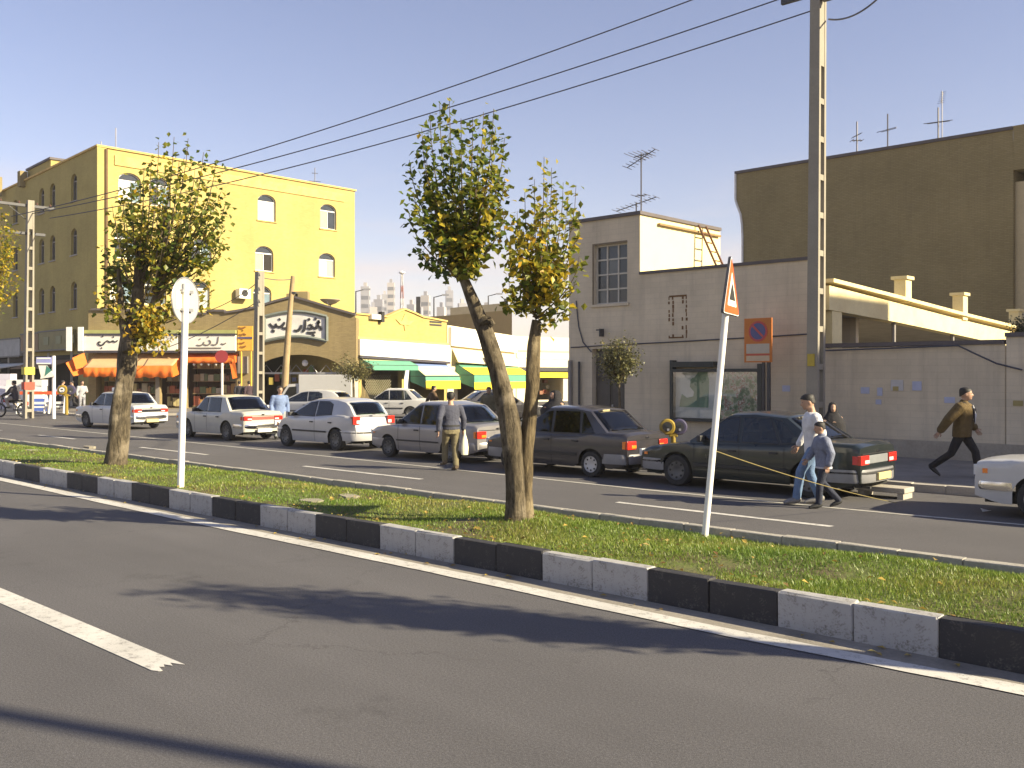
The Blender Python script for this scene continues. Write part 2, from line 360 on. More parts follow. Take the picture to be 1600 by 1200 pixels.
mb = MB(); mb.add([(u, v, gz(u, v)) for u in us for v in vs_], [(i*12+j, (i+1)*12+j, (i+1)*12+j+1, i*12+j+1) for i in range(len(us)-1) for j in range(11)])
mb.obj('median_soil', soil_mat(), rz=ROAD_ANG, smooth=True, fix=False, kind='structure')

# kerb stones, two stones to each painted stretch
def kerb(name, u_lo, u_hi, v0, v1, top, ref, step, mats, seed, base=-0.03):
    root = empty(name, (0,0,0), ROAD_ANG); root['kind'] = 'structure'
    shared = {}
    r = random.Random(seed); half = step / 2
    for key in range(len(mats) * 6):
        ln = half - 0.005; mb = MB(); n = 5; vm = (v0+v1)/2
        for i in range(1): mb.box(-ln/2, ln/2, v0-vm, v1-vm, base, top)
        shared[key] = mb.mesh('kerb_stone', bevel=0.012 + 0.004 * (key % 3)); [setattr(vv, 'co', vv.co + Vector((r.uniform(-.002,.002), r.uniform(-.006,.006), r.uniform(-.008,.004)))) for vv in shared[key].vertices if vv.co.z > top-.06]; shared[key].materials.append(mats[key % len(mats)])
    k0 = math.floor((u_lo - ref) / half); k1 = math.ceil((u_hi - ref) / half)
    for k in range(k0, k1):
        ci = (k // 2) % len(mats)
        o = link_mesh('kerb_stone', shared[ci + len(mats) * r.randrange(6)], None, root, (ref + (k + .5) * half, (v0+v1)/2 + r.uniform(-.006, .006), r.uniform(-.010, .006)), r.uniform(-.006, .006))
    return root
kerb('median_kerb', -62, 10, 7.35, 7.50, 0.30, -2.56, 1.305, [KERB_B, KERB_W], 3)
kerb('median_back_kerb', -62, 10, 10.0, 10.14, 0.285, 0.0, 1.3, [M('old_kerb_stone', (0.34,0.32,0.28), 0.9, 0.3, 2.0, 0.4, 40, dirt=(0.16,0.14,0.11), dirt_amt=0.7)], 5)
# joints filled with dark dirt behind the stones
MB().box(-62, 10, 7.372, 7.49, -0.02, 0.262).obj('kerb_bed', M('kerb_mortar', (0.12,0.11,0.10), 0.95), rz=ROAD_ANG, kind='structure')

# grass blades: one mass
def grass():
    rg = np.random.default_rng(11); V = []; T = []; tone = []
    def cells():
        for u in np.arange(-60, 8, 0.5):
            d = max(6.0, abs(-S*u + C*8.7)); dens = 3300 if d < 13 else (1300 if d < 18 else (620 if d < 26 else 260))
            yield u, int(dens * 0.5 * 2.5)
    from mathutils import noise as mn
    for u0, n in cells():
        uu = rg.uniform(u0, u0 + .5, n); vv = rg.uniform(7.5, 10.0, n)
        d = max(6.0, abs(-S*u0 + C*8.7)); big = 1.0 if d < 13 else (1.35 if d < 18 else (1.8 if d < 26 else 2.6))
        for u, v in zip(uu, vv):
            cl = mn.noise(Vector((u*0.9, v*0.9, 0))) + 0.6*mn.noise(Vector((u*2.7, v*2.7, 5)))
            edge = min(1, max(0.0, (v - 7.5) / 0.5))
            if cl + 0.22*edge < rg.uniform(-0.75, 0.10): continue
            h = (0.018 + 0.032 * rg.random() + 0.030 * max(0, cl)) * (0.55 + 0.45*edge); w = 0.004 * big * (0.7 + rg.random())
            a = rg.uniform(0, 6.283); lean = rg.uniform(0.1, 0.8) * h; la = rg.uniform(0, 6.283)
            z = gz(u, v) - 0.004; i = len(V)
            V += [(u - w*math.cos(a), v - w*math.sin(a), z), (u + w*math.cos(a), v + w*math.sin(a), z), (u + lean*math.cos(la), v + lean*math.sin(la), z + h)]
            T.append((i, i+1, i+2)); tone.append(min(1, max(0, 0.45 + 0.55*mn.noise(Vector((u*.55, v*.8, 9))) + rg.normal(0, .17) - 0.15*(1-edge))))
    me = bpy.data.meshes.new('median_grass'); me.from_pydata(V, [], T)
    at = me.attributes.new('tone', 'FLOAT', 'FACE'); at.data.foreach_set('value', tone)
    print('grass', len(T))
    link_mesh('median_grass', me, leaf_mat('grass_blades', [(0, (0.26,0.23,0.07)), (0.18, (0.23,0.25,0.042)), (0.45, (0.17,0.245,0.032)), (1, (0.10,0.18,0.025))], 0.3), None, (0,0,0), ROAD_ANG,
              label='short patchy lawn covering the planted median strip', cat='grass', kind='stuff')
grass()
# fallen leaves and litter on the lawn and the road edge
def litter():
    r = random.Random(21); V = []; Fc = []; tone = []
    for k in range(460):
        u = r.uniform(-30, 2); v = r.uniform(7.52, 9.98) if k < 250 else (r.choice((7.56, 7.60, 7.66)) + r.uniform(-.03,.05) if k < 380 else r.uniform(7.08, 7.33))
        if k < 90: u, v = -8 + r.gauss(0, 2.2), min(9.9, max(7.55, 8.7 + r.gauss(0, .6)))
        z = gz(u, v) + r.uniform(.02, .06) if v > 7.5 else 0.014
        s = r.uniform(.02, .042); a = r.uniform(0, 6.28); t1, t2 = r.uniform(-.5, .5), r.uniform(-.5, .5)
        if v < 7.5: t1 = t2 = 0.05
        i = len(V)
        for q, (dx, dy) in enumerate(((-1,0),(0,-.62),(1,0),(0,.62))):
            x, y = dx*s, dy*s; V.append((u + x*math.cos(a) - y*math.sin(a), v + x*math.sin(a) + y*math.cos(a), z + x*t1 + y*t2 + (.012 if q % 2 else 0)))
        Fc.append((i, i+1, i+2, i+3)); tone.append(r.random())
    me = bpy.data.meshes.new('fallen_leaves'); me.from_pydata(V, [], Fc)
    at = me.attributes.new('tone', 'FLOAT', 'FACE'); at.data.foreach_set('value', tone)
    link_mesh('fallen_leaves', me, leaf_mat('dead_leaves', [(0, (0.30,0.21,0.05)), (0.5, (0.42,0.30,0.06)), (0.8, (0.20,0.11,0.04)), (1, (0.55,0.45,0.16))], 0.2), None, (0,0,0), ROAD_ANG,
              label='dry yellow leaves scattered over the lawn and kerb edge', cat='leaves', kind='stuff')
litter()
# flat stone slabs half sunk in the lawn
SLAB = M('sunken_slab', (0.28,0.25,0.19), 0.9, 0.2, 3, 0.3, 40)
for k, (px, py, w) in enumerate(((545,772,.55),(485,784,.5),(150,706,.6),(50,705,.6),(35,693,.7),(140,693,.6))):
    p = ground(px, py, SOIL_Z + .04); u, v = to_uv(p)
    poly = [(rnd.uniform(.8,1.1)*w/2*math.cos(a*math.pi/3.5), rnd.uniform(.7,1.1)*.17*math.sin(a*math.pi/3.5)) for a in range(7)]
    z = gz(u, v)
    MB().prism(poly, lambda x, y: (x, y, -0.04), lambda x, y: (x*.97, y*.97, 0.02)).obj('stone_slab', SLAB, loc=uv(u, v, z), rz=ROAD_ANG + rnd.uniform(-.2,.2),
        label=['broken pale slab in the lawn, nearest to the camera of the middle pair', 'thin pale slab by the kerb edge left of the middle slabs', 'flat pale slab just left of the thick left trunk', 'pale slab in the grass at the left frame edge, nearer one', 'pale slab at the back of the lawn at the left frame edge', 'pale slab at the back kerb behind the left trunk'][k], cat='slab', group='slabs sunk in the lawn')

# ------------------------------------------------------------------ pavements beyond the street
def pavement(name, poly, z, mat):
    return MB().prism(poly, lambda x, y: (x, y, -0.05), lambda x, y: (x, y, z)).obj(name, mat, rz=ROAD_ANG, kind='structure')
pavement('pavement', [(-21.5,17.75),(60,17.75),(60,23.4),(-19.0,23.4),(-19.0,60),(-21.5,60)], 0.13, PAVE)
pavement('corner_pavement', [(-120,20.6),(-47.6,20.6),(-47.0,21.2),(-47.0,32.2),(-58.2,42.0),(-60,36),(-120,36)], 0.12, PAVE)
kerb('pavement_kerb', -21.6, 14, 17.58, 17.74, 0.15, 0.0, 1.2, [CONC], 8)
kerb('corner_kerb', -90, -47.2, 20.44, 20.59, 0.14, 0.0, 1.2, [CONC], 9)
# ------------------------------------------------------------------ buildings
def facade(name, parent, mat, O, X, N, outer, holes=(), depth=0.25, **k):
    O, X, N = Vector(O), Vector(X), Vector(N); mb = MB()
    allp = [outer] + list(holes); flat = [p for poly in allp for p in poly]
    tri = tessellate_polygon([[Vector((p[0], p[1], 0)) for p in poly] for poly in allp])
    P = lambda p, d=0.0: O + X * p[0] + Vector((0, 0, p[1])) - N * d
    mb.add([P(p) for p in flat], [tuple(t) for t in tri])
    for h in holes:
        n = len(h); mb.add([P(p) for p in h] + [P(p, depth) for p in h], [(i, (i+1) % n, n + (i+1) % n, n + i) for i in range(n)])
    o = mb.obj(name, mat, parent, fix=False, **k)
    # make every triangle look outwards
    me = o.data
    for poly in me.polygons[:len(tri)]:
        if poly.normal.dot(N) < 0: poly.flip()
    me.update(); return o
def arch_poly(s0, s1, z0, z1, rise=0.0, n=8):
    if rise <= 0: return [(s0, z0), (s1, z0), (s1, z1), (s0, z1)]
    zs = z1 - rise; pts = [(s0, z0), (s1, z0)]; c = (s0+s1)/2; w = (s1-s0)/2
    for i in range(n + 1):
        a = math.pi * i / n; pts.append((c + w*math.cos(a), zs + rise*math.sin(a)))
    return pts
def window(parent, O, X, N, s0, s1, z0, z1, rise=0.0, depth=0.16, mats=(None, None), frame=None, bar=0.05, mull=1, trans=True, sill=None, name='window', shade=None):
    O, X, N = Vector(O), Vector(X), Vector(N); Zv = Vector((0,0,1))
    P = lambda s, z, d: O + X*s + Zv*z - N*d
    fm = MB(); zs = z1 - rise
    def barbox(a0, a1, b0, b1, d0=depth-0.04, d1=depth+0.02): fm.obox(P(a0, b0, d1), X*(a1-a0), N*(d1-d0), Zv*(b1-b0))
    barbox(s0, s0+bar, z0, zs); barbox(s1-bar, s1, z0, zs); barbox(s0, s1, z0, z0+bar)
    top = zs if rise > 0 else z1
    barbox(s0, s1, top-bar, top + (0.02 if rise else 0))
    xs = [s0 + (s1-s0)*(i+1)/(mull+1) for i in range(mull)]
    for x in xs: barbox(x-bar/2, x+bar/2, z0, top)
    if rise > 0:
        n = 8; c = (s0+s1)/2; w = (s1-s0)/2
        for i in range(n):
            a, b = math.pi*i/n, math.pi*(i+1)/n
            q = [(c+w*math.cos(a), zs+rise*math.sin(a)), (c+w*math.cos(b), zs+rise*math.sin(b)), (c+(w-bar)*math.cos(b), zs+(rise-bar)*math.sin(b)), (c+(w-bar)*math.cos(a), zs+(rise-bar)*math.sin(a))]
            fm.prism(q, lambda s, z: P(s, z, depth-0.04), lambda s, z: P(s, z, depth+0.02))
    w_ = fm.obj(name, frame, parent)
    edges = [s0] + xs + [s1]
    for i in range(len(edges)-1):
        m = mats[i % len(mats)]
        MB().obox(P(edges[i], z0, depth+0.012), X*(edges[i+1]-edges[i]), N*0.008, Zv*(top-z0)).obj('pane', m, w_)
    if rise > 0:
        MB().prism([(c_ + 0, d_) for c_, d_ in arch_poly(s0, s1, zs, z1, rise)][0:0] or [(s0+(s1-s0)/2 + (s1-s0)/2*math.cos(math.pi*i/8), zs + rise*math.sin(math.pi*i/8)) for i in range(9)],
                   lambda s, z: P(s, z, depth+0.004), lambda s, z: P(s, z, depth+0.012)).obj('pane', shade or mats[0], w_)
    if sill: MB().obox(P(s0-0.08, z0-0.09, -0.07), X*(s1-s0+0.16), -N*(0.07+depth), Zv*0.085).obj('sill', sill, w_)
    return w_
YBRICK = brick_mat('yellow_brick', (0.42,0.335,0.115), (0.465,0.375,0.135), (0.38,0.31,0.125), 0.24, 0.075, 0.008, stain=(0.30,0.20,0.08), stain_amt=0.30)
OLIVE = brick_mat('olive_brick', (0.26,0.20,0.10), (0.31,0.24,0.12), (0.24,0.19,0.105), 0.24, 0.075, 0.008, stain=(0.14,0.10,0.05), stain_amt=0.35)
BROWNBRICK = brick_mat('brown_brick', (0.275,0.22,0.105), (0.31,0.25,0.125), (0.24,0.19,0.10), 0.24, 0.075, 0.010, stain=(0.13,0.10,0.055), stain_amt=0.22, mscale=0.4)
STONE = brick_mat('stone_cladding', (0.60,0.51,0.37), (0.63,0.535,0.39), (0.54,0.46,0.335), 0.62, 0.155, 0.005, rough=0.75, bump=0.2, stain=(0.27,0.23,0.18), stain_amt=0.35, mscale=0.7)
PLASTER = M('cream_plaster', (0.74,0.66,0.46), 0.85, 0.08, 1.0, 0.15, 30, dirt=(0.48,0.38,0.2), dirt_amt=0.3, dscale=0.9)
COPING = M('dark_coping', (0.10,0.085,0.085), 0.7, 0.2, 3)
ROOFTAR = M('roof_bitumen', (0.09,0.085,0.08), 0.9, 0.25, 1.0)
FRAME_W = M('window_frame_white', (0.72,0.70,0.66), 0.5, 0.08, 4)
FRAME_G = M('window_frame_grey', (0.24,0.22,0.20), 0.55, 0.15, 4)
CORNICE = M('cornice_brick', (0.62,0.43,0.14), 0.9, 0.25, 1.3, 0.2, 30, dirt=(0.25,0.16,0.06), dirt_amt=0.5)

# --- tall yellow corner building
U0, V0, HB = -57.9, 25.2, 15.9
b1 = empty('apartment_building', uv(U0, V0), ROAD_ANG, 'four-storey yellow brick corner building with arched windows behind the shops', 'building')
D = 19.3                                               # depth of the sunny side
def b1_lit(px, py): v, z = on_u(px, py, U0); return v - V0, z
PHI = -0.068                                           # the shaded side stands a little off square to the street
_c0 = uv(U0, V0); _d0 = uv(math.cos(PHI), math.sin(PHI))
def b1_shade(px, py):
    t = (px-800)/F_PX; s = (t*_c0.y - _c0.x)/(_d0.x - t*_d0.y); return s, CAM_H + (HORIZON-py)/F_PX*(_c0.y + s*_d0.y)
b1_square = None
lit = []      # (s0, s1, z0, z1, pane style)
rows = {'top': (12.05, 13.95), 'mid': (8.35, 10.25), 'low': (4.75, 6.6)}
zt = b1_lit(417, 304)[1]
for row, cols in (('top', ((203,1),(250,0),(417,2),(513,3))), ('mid', ((197,0),(315,0),(413,4),(511,5))), ('low', ((190,1),(243,0),(312,6),(410,0)))):
    py0, py1 = {'top': (304,345), 'mid': (385,424), 'low': (447,486)}[row]
    s_ref, z1 = b1_lit(417, py0); _, z0 = b1_lit(417, py1)
    for px, st in cols:
        s = b1_lit(px, py0)[0]; lit.append((s - 0.72, s + 0.72, z0, z1, st))
holes = [arch_poly(a, b, c, d, 0.48) for a, b, c, d, _ in lit]
facade('wall', b1, YBRICK, (0,0,0), (0,1,0), (1,0,0), [(0,0),(D,0),(D,HB),(0,HB)], holes, 0.3)
styles = {0: (GLASS_D, GLASS_B), 1: (CURTAIN, GLASS_B), 2: (CURTAIN, CURTAIN), 3: (M('pink_curtain', (0.55,0.38,0.26), 0.3, 0.15, 4), GLASS_D), 4: (M('grey_curtain', (0.30,0.30,0.26), 0.3, 0.2, 8), DARKVOID), 5: (CURTAIN, M('grey_curtain2', (0.34,0.34,0.30), 0.3, 0.2, 8)), 6: (GLASS_B, M('grey_curtain3', (0.35,0.38,0.36), 0.3, 0.2, 8))}
for a, b, c, d, st in lit:
    window(b1, (0,0,0), (0,1,0), (1,0,0), a, b, c, d, 0.48, 0.18, styles[st], FRAME_W, 0.06, 1, sill=CORNICE, shade=GLASS_D)
before_side = set(b1.children)
sh = []
for row, (dz) in (('top', 0), ('mid', 1), ('low', 2)):
    py = [(268,314),(353,398),(436,482)][dz]
    for px in (115.5, 82, 65, 24):
        s = b1_shade(px, 300)[0]
        z1 = b1_shade(115.5, py[0])[1] - 0.15; z0 = b1_shade(115.5, py[1])[1]
        sh.append((s - 0.55, s + 0.55, z0, z1))
for s in (-21.5, -25.0, -28.5):
    for a, b, c, d in [x for x in sh if abs(x[0]+x[1]-sh[0][0]-sh[0][1]) < .1][:3]: sh.append((s-.55, s+.55, c, d))
facade('wall', b1, YBRICK, (0,0,0), (1,0,0), (0,-1,0), [(-32,0),(0,0),(0,HB),(-32,HB)], [arch_poly(a, b, c, d, 0.42) for a, b, c, d in sh], 0.3)
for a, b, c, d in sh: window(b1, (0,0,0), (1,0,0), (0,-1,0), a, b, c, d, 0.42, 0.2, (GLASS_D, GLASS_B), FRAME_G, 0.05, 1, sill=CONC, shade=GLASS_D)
side_parts = [o for o in b1.children if o not in before_side]
MB().box(-31.7, -0.32, 2.55, D-0.05, 0, HB-0.55).obj('core', OLIVE, b1)          # body behind the outer leaves
facade('wall', b1, YBRICK, (0,D,0), (-1,0,0), (0,1,0), [(0,0),(32,0),(32,HB),(0,HB)])
MB().box(-0.2, 0.10, 0.16, D+.1, HB, HB+0.12).obj('coping', CORNICE, b1)
before_side = set(b1.children); MB().box(-32, 0.08, -0.10, 0.159, HB, HB+0.12).obj('coping', CORNICE, b1)
MB().box(-31.9, -.3, 0.16, 3.0, HB-.9, HB-.56).obj('roof', ROOFTAR, b1); side_parts += [o for o in b1.children if o not in before_side]
MB().box(0.002, 0.07, 1.0, D-1.0, HB-0.95, HB-0.35).obj('cornice_band', CORNICE, b1)
sdp = b1_lit(165, 300)[0]; MB().tube([(0.09, sdp, 0.3), (0.09, sdp, HB-0.1)], 0.10, 8).obj('drainpipe', M('rust_pipe', (0.13,0.075,0.03), 0.7, 0.3, 3), b1)
MB().box(-0.12, 0.06, -0.075, 0.5, 4.0, HB-0.01).obj('corner_pier', YBRICK, b1)
before_side = set(b1.children); sa, sb_ = b1_shade(36, 300)[0], b1_shade(72, 300)[0]
st = MB().box(sa, sb_, 0.3, 4.5, HB-0.5, HB+0.85).obj('stair_tower', YBRICK, b1)
MB().box(sa-.1, sb_+.1, 0.2, 4.6, HB+.85, HB+1.0).obj('roof', COPING, st); side_parts += [st]
for dx, h in ((-19.5, 1.0), (-14.6, .7)): MB().box(dx, dx+.5, .6, 1.1, HB-.4, HB+h).obj('chimney', BROWNBRICK, b1)
mbv = MB(); s_, z_ = b1_lit(460, 283); mbv.box(-2.0, -1.2, s_-.8, s_+.8, HB-.55, HB+.32); mbv.obj('roof_vent', DARKMETAL, b1)
s_, z_ = b1_lit(376, 459)
ac = MB().box(0.12, 0.62, s_-.45, s_+.4, z_-.35, z_+.3).obj('air_conditioner', WHITEPAINT, b1); MB().lathe([(0.24,0.0),(0.24,0.03)], 16, (0.605, s_-.05, z_), 'x').obj('fan_grille', BLACK, ac); MB().box(0, .12, s_-.3, s_+.3, z_-.35, z_-.3).obj('bracket', DARKMETAL, ac)
# signboards and canopies along the shaded ground floor
before_side = set(b1.children)
SB = [(120,70,515,545,519,551,(0.20,0.17,0.05)), (70,42,521,548,528,556,(0.22,0.13,0.05)), (41,-20,529,556,538,566,(0.33,0.32,0.30))]
for i, (pa, pb, ya, yb, yc, yd, cc) in enumerate(SB):
    a, z1 = b1_shade(pa, ya); _, z0 = b1_shade(pa, yb); b, _ = b1_shade(pb, yc)
    sgn = MB().box(b+.05, a-.05, -0.42, -0.002, z0, z1).obj('signboard', M('signboard%d' % i, cc, 0.6, 0.3, 1.5), b1)
    fr = MB(); fr.box(b, a, -.46, -.424, z1-.02, z1+.08); fr.box(b, a, -.46, -.424, z0-.08, z0+.02); fr.obj('frame', DARKMETAL, sgn)
    if i == 0:
        for k in range(3): MB().box(b+1.2+k*2.4, b+2.2+k*2.4, -.45, -.422, z0+.35, z1-.35).obj('panel', M('sign_panel_green', (0.22,0.22,0.10), 0.6), sgn)
# shop fronts under the signboards
a0 = b1_shade(122, 600)[0]
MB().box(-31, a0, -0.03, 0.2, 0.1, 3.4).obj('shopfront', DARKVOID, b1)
for k, s in enumerate((-4.5, -9.0, -13.5, -18.0, -22.5)): MB().box(s-.2, s+.2, -.06, .1, 0.1, 3.6).obj('pillar', CONC, b1)
cnp = MB().obox((-30, -2.2, 2.55), (18, 0, 0), (0, 2.16, 0.35), (0, 0, 0.06)).obj('canopy', M('canopy_white', (0.74,0.72,0.66), 0.7, 0.1, 2), b1)
MB().box(-30, -12, -2.24, -2.205, 2.35, 2.62).obj('valance', M('canopy_edge', (0.72,0.60,0.34), 0.7, 0.15, 2), cnp)
MB().obox((-11.6, -1.7, 2.5), (7.5, 0, 0), (0, 1.66, 0.55), (0, 0, 0.05)).obj('canopy', M('canopy_brown', (0.20,0.12,0.06), 0.8, 0.2, 2), b1)

side_parts += [o for o in b1.children if o not in before_side]
for o in side_parts: o.rotation_euler = (0, 0, PHI)
# --- low shopping arcade in front, roughly facing the camera
Y2 = 57.0
def f2(px, py): p = at_depth(px, py, Y2); return p.x, p.z
X20, X21 = f2(138, 600)[0], f2(555, 600)[0]
b2 = empty('shop_arcade', (X20, Y2, 0), 0.0, 'low olive-brick arcade with arched entrance and orange-awning corner shop', 'building')
def L2(px, py): x, z = f2(px, py); return x - X20, z
top = [L2(*q) for q in ((555,493),(516,482),(490,474),(458,465),(430,472),(402,481),(372,487),(352,490),(350,487),(325,487),(322,492),(250,487),(143,485))]
outer = [(0,0),(X21-X20,0)] + top[:-1] + [(0, top[-1][1])]
def rect2(px0, px1, py0, py1): (a, z1), (b, z0) = L2(px0, py0), L2(px1, py1); return [(a, z0), (b, z0), (b, z1), (a, z1)]
archh = [L2(396,700)[0:1][0], 0]
ax0, ax1 = L2(397, 600)[0], L2(540, 600)[0]; zsp = L2(400, 585)[1]; zap = L2(468, 554)[1]
arch_hole = [(ax0, 0.05), (ax1, 0.05)] + [((ax0+ax1)/2 + (ax1-ax0)/2*math.cos(math.pi*i/14), zsp + (zap-zsp)*math.sin(math.pi*i/14)) for i in range(15)]
s1 = rect2(150, 242, 552, 672); s2 = rect2(250, 284, 552, 672); s3 = rect2(292, 368, 562, 672)
for h in (s1, s2, s3):
    for i in range(4): h[i] = (h[i][0], max(0.14, h[i][1]))
sg = [L2(416,495), L2(432,491), L2(450,489), L2(470,489), L2(490,491), L2(511,497)]
facade('wall', b2, OLIVE, (0,0,0), (1,0,0), (0,-1,0), outer, [arch_hole, s1, s2, s3], 0.35)
cop = MB(); pts = [Vector((x, 0, z)) for x, z in top]
for a, b in zip(pts[:-1], pts[1:]): cop.obox(a + Vector((0,-.12,0)), b - a, (0,.5,0), (0,0,.13))
cop.obj('coping', COPING, b2)
MB().box(0, 0.3, 0.35, 9, 0, top[-1][1]-.1).obj('wall', OLIVE, b2); MB().box(X21-X20-.3, X21-X20-.01, 0.35, 11, 0, top[0][1]-.1).obj('wall', OLIVE, b2)
MB().box(0.3, X21-X20-.3, 0.35, 9, 4.9, 5.1).obj('roof', ROOFTAR, b2)
# passage behind the arch
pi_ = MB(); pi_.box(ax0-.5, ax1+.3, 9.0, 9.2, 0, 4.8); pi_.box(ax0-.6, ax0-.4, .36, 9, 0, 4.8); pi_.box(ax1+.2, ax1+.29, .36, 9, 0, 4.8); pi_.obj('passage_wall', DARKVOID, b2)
tr = MB(); z = L2(468, 583)[1]; tr.box(ax0, ax1, 1.0, 1.08, z-.06, z+.06)
for k in range(6): x = ax0 + (ax1-ax0)*(k+.5)/6; tr.tube([(x-.4,1.04,z),(x,1.04,z+.5),(x+.4,1.04,z)], .03, 5)
tr.obj('truss', STEEL, b2)
x, z = L2(472, 567); MB().lathe([(0.02,-.2),(.14,-.15),(.2,0),(.14,.15),(.02,.2)], 12, (x, .8, z)).obj('lamp_globe', M('white_globe', (0.85,0.84,0.86), 0.3, 0.03), b2, smooth=True)
for k in range(14): 
    x = ax0 + .4 + (ax1-ax0-.8)*k/13; MB().box(x-.13, x+.13, 2.4, 2.6, 1.5+.2*(k % 3), 1.95+.25*(k % 4)).obj('hanging_goods', M('goods%d' % (k % 5), [(0.5,0.4,0.1),(0.45,0.1,0.06),(0.15,0.25,0.1),(0.5,0.45,0.35),(0.12,0.15,0.3)][k % 5], 0.7), b2)
# framed sign over the arch, with calligraphic lettering
(xa, za), (xb, zb) = L2(414, 538), L2(511, 492)
def sgb(dx, dz): return (xa + (xb-xa)*dx, dz)
zt0, ztm = L2(414,495)[1], L2(460,487)[1]; zb0, zbm = L2(414,533)[1], L2(460,526)[1]
outl = [(xa + (xb-xa)*i/12, zt0 + (ztm-zt0)*math.sin(math.pi*i/12)) for i in range(13)]; inl = [(xa + (xb-xa)*i/12, zb0 + (zbm-zb0)*math.sin(math.pi*i/12)) for i in range(13)]
panel = outl + inl[::-1]
board = MB().prism(panel, lambda x, z: (x, -.10, z), lambda x, z: (x, .02, z)).obj('sign_panel', M('sign_plaster', (0.66,0.64,0.60), 0.8, 0.08, 2, dirt=(0.3,0.32,0.32), dirt_amt=.4), b2)
frm = MB()
for seq in (outl, inl, [outl[0], inl[0]], [outl[-1], inl[-1]]):
    for a, b in zip(seq[:-1], seq[1:]):
        frm.tube([(a[0],-.12,a[1]),(b[0],-.12,b[1])], .11, 6)
frm.obj('frame', M('green_grey_frame', (0.16,0.18,0.16), 0.7), board)
INK = M('sign_ink', (0.03,0.03,0.035), 0.6, 0.2, 4)
def strokes(parent, mat, lines, O, X, N, sc, w, depth=0.03, name='letter'):
    O, X, N = Vector(O), Vector(X), Vector(N)
    for ln in lines:
        mb = MB()
        pts = [O + X*(p[0]*sc) + Vector((0,0,p[1]*sc)) for p in ln]
        # smooth the polyline
        q = []
        for a, b in zip(pts[:-1], pts[1:]): q += [a, a.lerp(b, .5)]
        q.append(pts[-1]); q = [q[0]] + [(q[i-1]+q[i]*2+q[i+1])/4 for i in range(1, len(q)-1)] + [q[-1]]
        rad = [w * (0.55 + 0.45*math.sin(math.pi*(i+.6)/len(q))) for i in range(len(q))]
        for i in range(len(q)-1):
            d = (q[i+1]-q[i]); 
            if d.length < 1e-5: continue
            up = N.cross(d).normalized()
            # broad-nib pen: the stroke is wide at one angle
            mb.add([q[i]-up*rad[i]+N*depth, q[i]+up*rad[i]+N*depth, q[i+1]+up*rad[i+1]+N*depth, q[i+1]-up*rad[i+1]+N*depth, q[i]-up*rad[i], q[i]+up*rad[i], q[i+1]+up*rad[i+1], q[i+1]-up*rad[i+1]],
                   [(0,1,2,3),(4,7,6,5),(0,4,5,1),(1,5,6,2),(2,6,7,3),(3,7,4,0)])
        mb.obj(name, mat, parent)
# strokes read off the photograph (units of one sign height, x to the right)
ARCH_TXT = [[(.12,.62),(.2,.5),(.32,.42),(.45,.5),(.4,.62)], [(.45,.5),(.6,.42),(.75,.55),(.82,.68)], [(.55,.78),(.62,.84)], [(.7,.42),(.85,.36),(1.0,.46),(1.08,.66)], [(1.25,.3),(1.4,.26),(1.55,.36),(1.6,.55)],
            [(1.62,.24),(1.75,.3),(1.78,.8)], [(1.86,.42),(2.0,.34),(2.12,.44),(2.05,.58),(1.92,.52)], [(2.12,.44),(2.25,.36),(2.36,.5),(2.4,.78)], [(1.9,.78),(2.0,.84)], [(2.2,.86),(2.3,.8)], [(1.85,.2),(2.05,.16),(2.25,.22)], [(2.1,.1),(2.2,.02)], [(2.3,.62),(2.46,.7)], [(.22,.3),(.36,.24)], [(2.36,.5),(2.52,.42),(2.5,.3)]]
strokes(board, INK, ARCH_TXT, (xa+.15, -.105, zb0+.25), (1,0,0), (0,-1,0), 1.28, .085)
# white fascia sign of the corner shop in two boards, dark strip below
FASC = M('fascia_white', (0.74,0.71,0.64), 0.6, 0.06, 3, dirt=(0.5,0.46,0.38), dirt_amt=.35)
for k, (pa, pb) in enumerate(((131, 284), (290, 373))):
    (a, z1), (b, z0) = L2(pa, 524), L2(pb, 549)
    fb = MB().box(a, b, -.75, -.003, z0, z1).obj('fascia_sign', FASC, b2)
    e = MB(); e.box(a-.03, b+.03, -.79, -.752, z1-.04, z1+.08); e.box(a-.03, b+.03, -.79, -.752, z0-.10, z0+.03); e.obj('frame', M('fascia_trim', (0.05,0.045,0.06), 0.5), fb)
    MB().box(a-.02, b+.02, -.74, -.003, z1+.08, z1+.28).obj('ledge', M('green_ledge', (0.33,0.34,0.12), 0.8), fb)
    TXT = [[(.9,.62),(.72,.5),(.6,.3),(.4,.25),(.2,.35),(.25,.55),(.42,.5)], [(.9,.62),(1.05,.5),(1.2,.52),(1.3,.62),(1.4,.5),(1.55,.52),(1.65,.64)], [(.5,.9),(.6,.95)], [(1.3,.85),(1.38,.9)], [(.45,.05),(.52,.1)]] if k == 0 else \
          [[(.2,.3),(.45,.24),(.7,.34),(.75,.52)], [(.75,.34),(.95,.26),(1.2,.36),(1.25,.56),(1.1,.66)], [(1.3,.34),(1.5,.28),(1.75,.38),(1.8,.9)], [(.4,.7),(.5,.76)], [(1.0,.86),(1.1,.9)], [(-.6,.08),(.6,.06),(2.0,.08)], [(2.0,.4),(2.2,.32),(2.35,.45)]]
    strokes(fb, INK if k == 0 else M('ink_grey', (0.16,0.14,0.12), 0.6), TXT, (a + (1.0 if k == 0 else 0.75), -.755, z0+.12), (1,0,0), (0,-1,0), 0.80, .045 if k == 0 else .035)
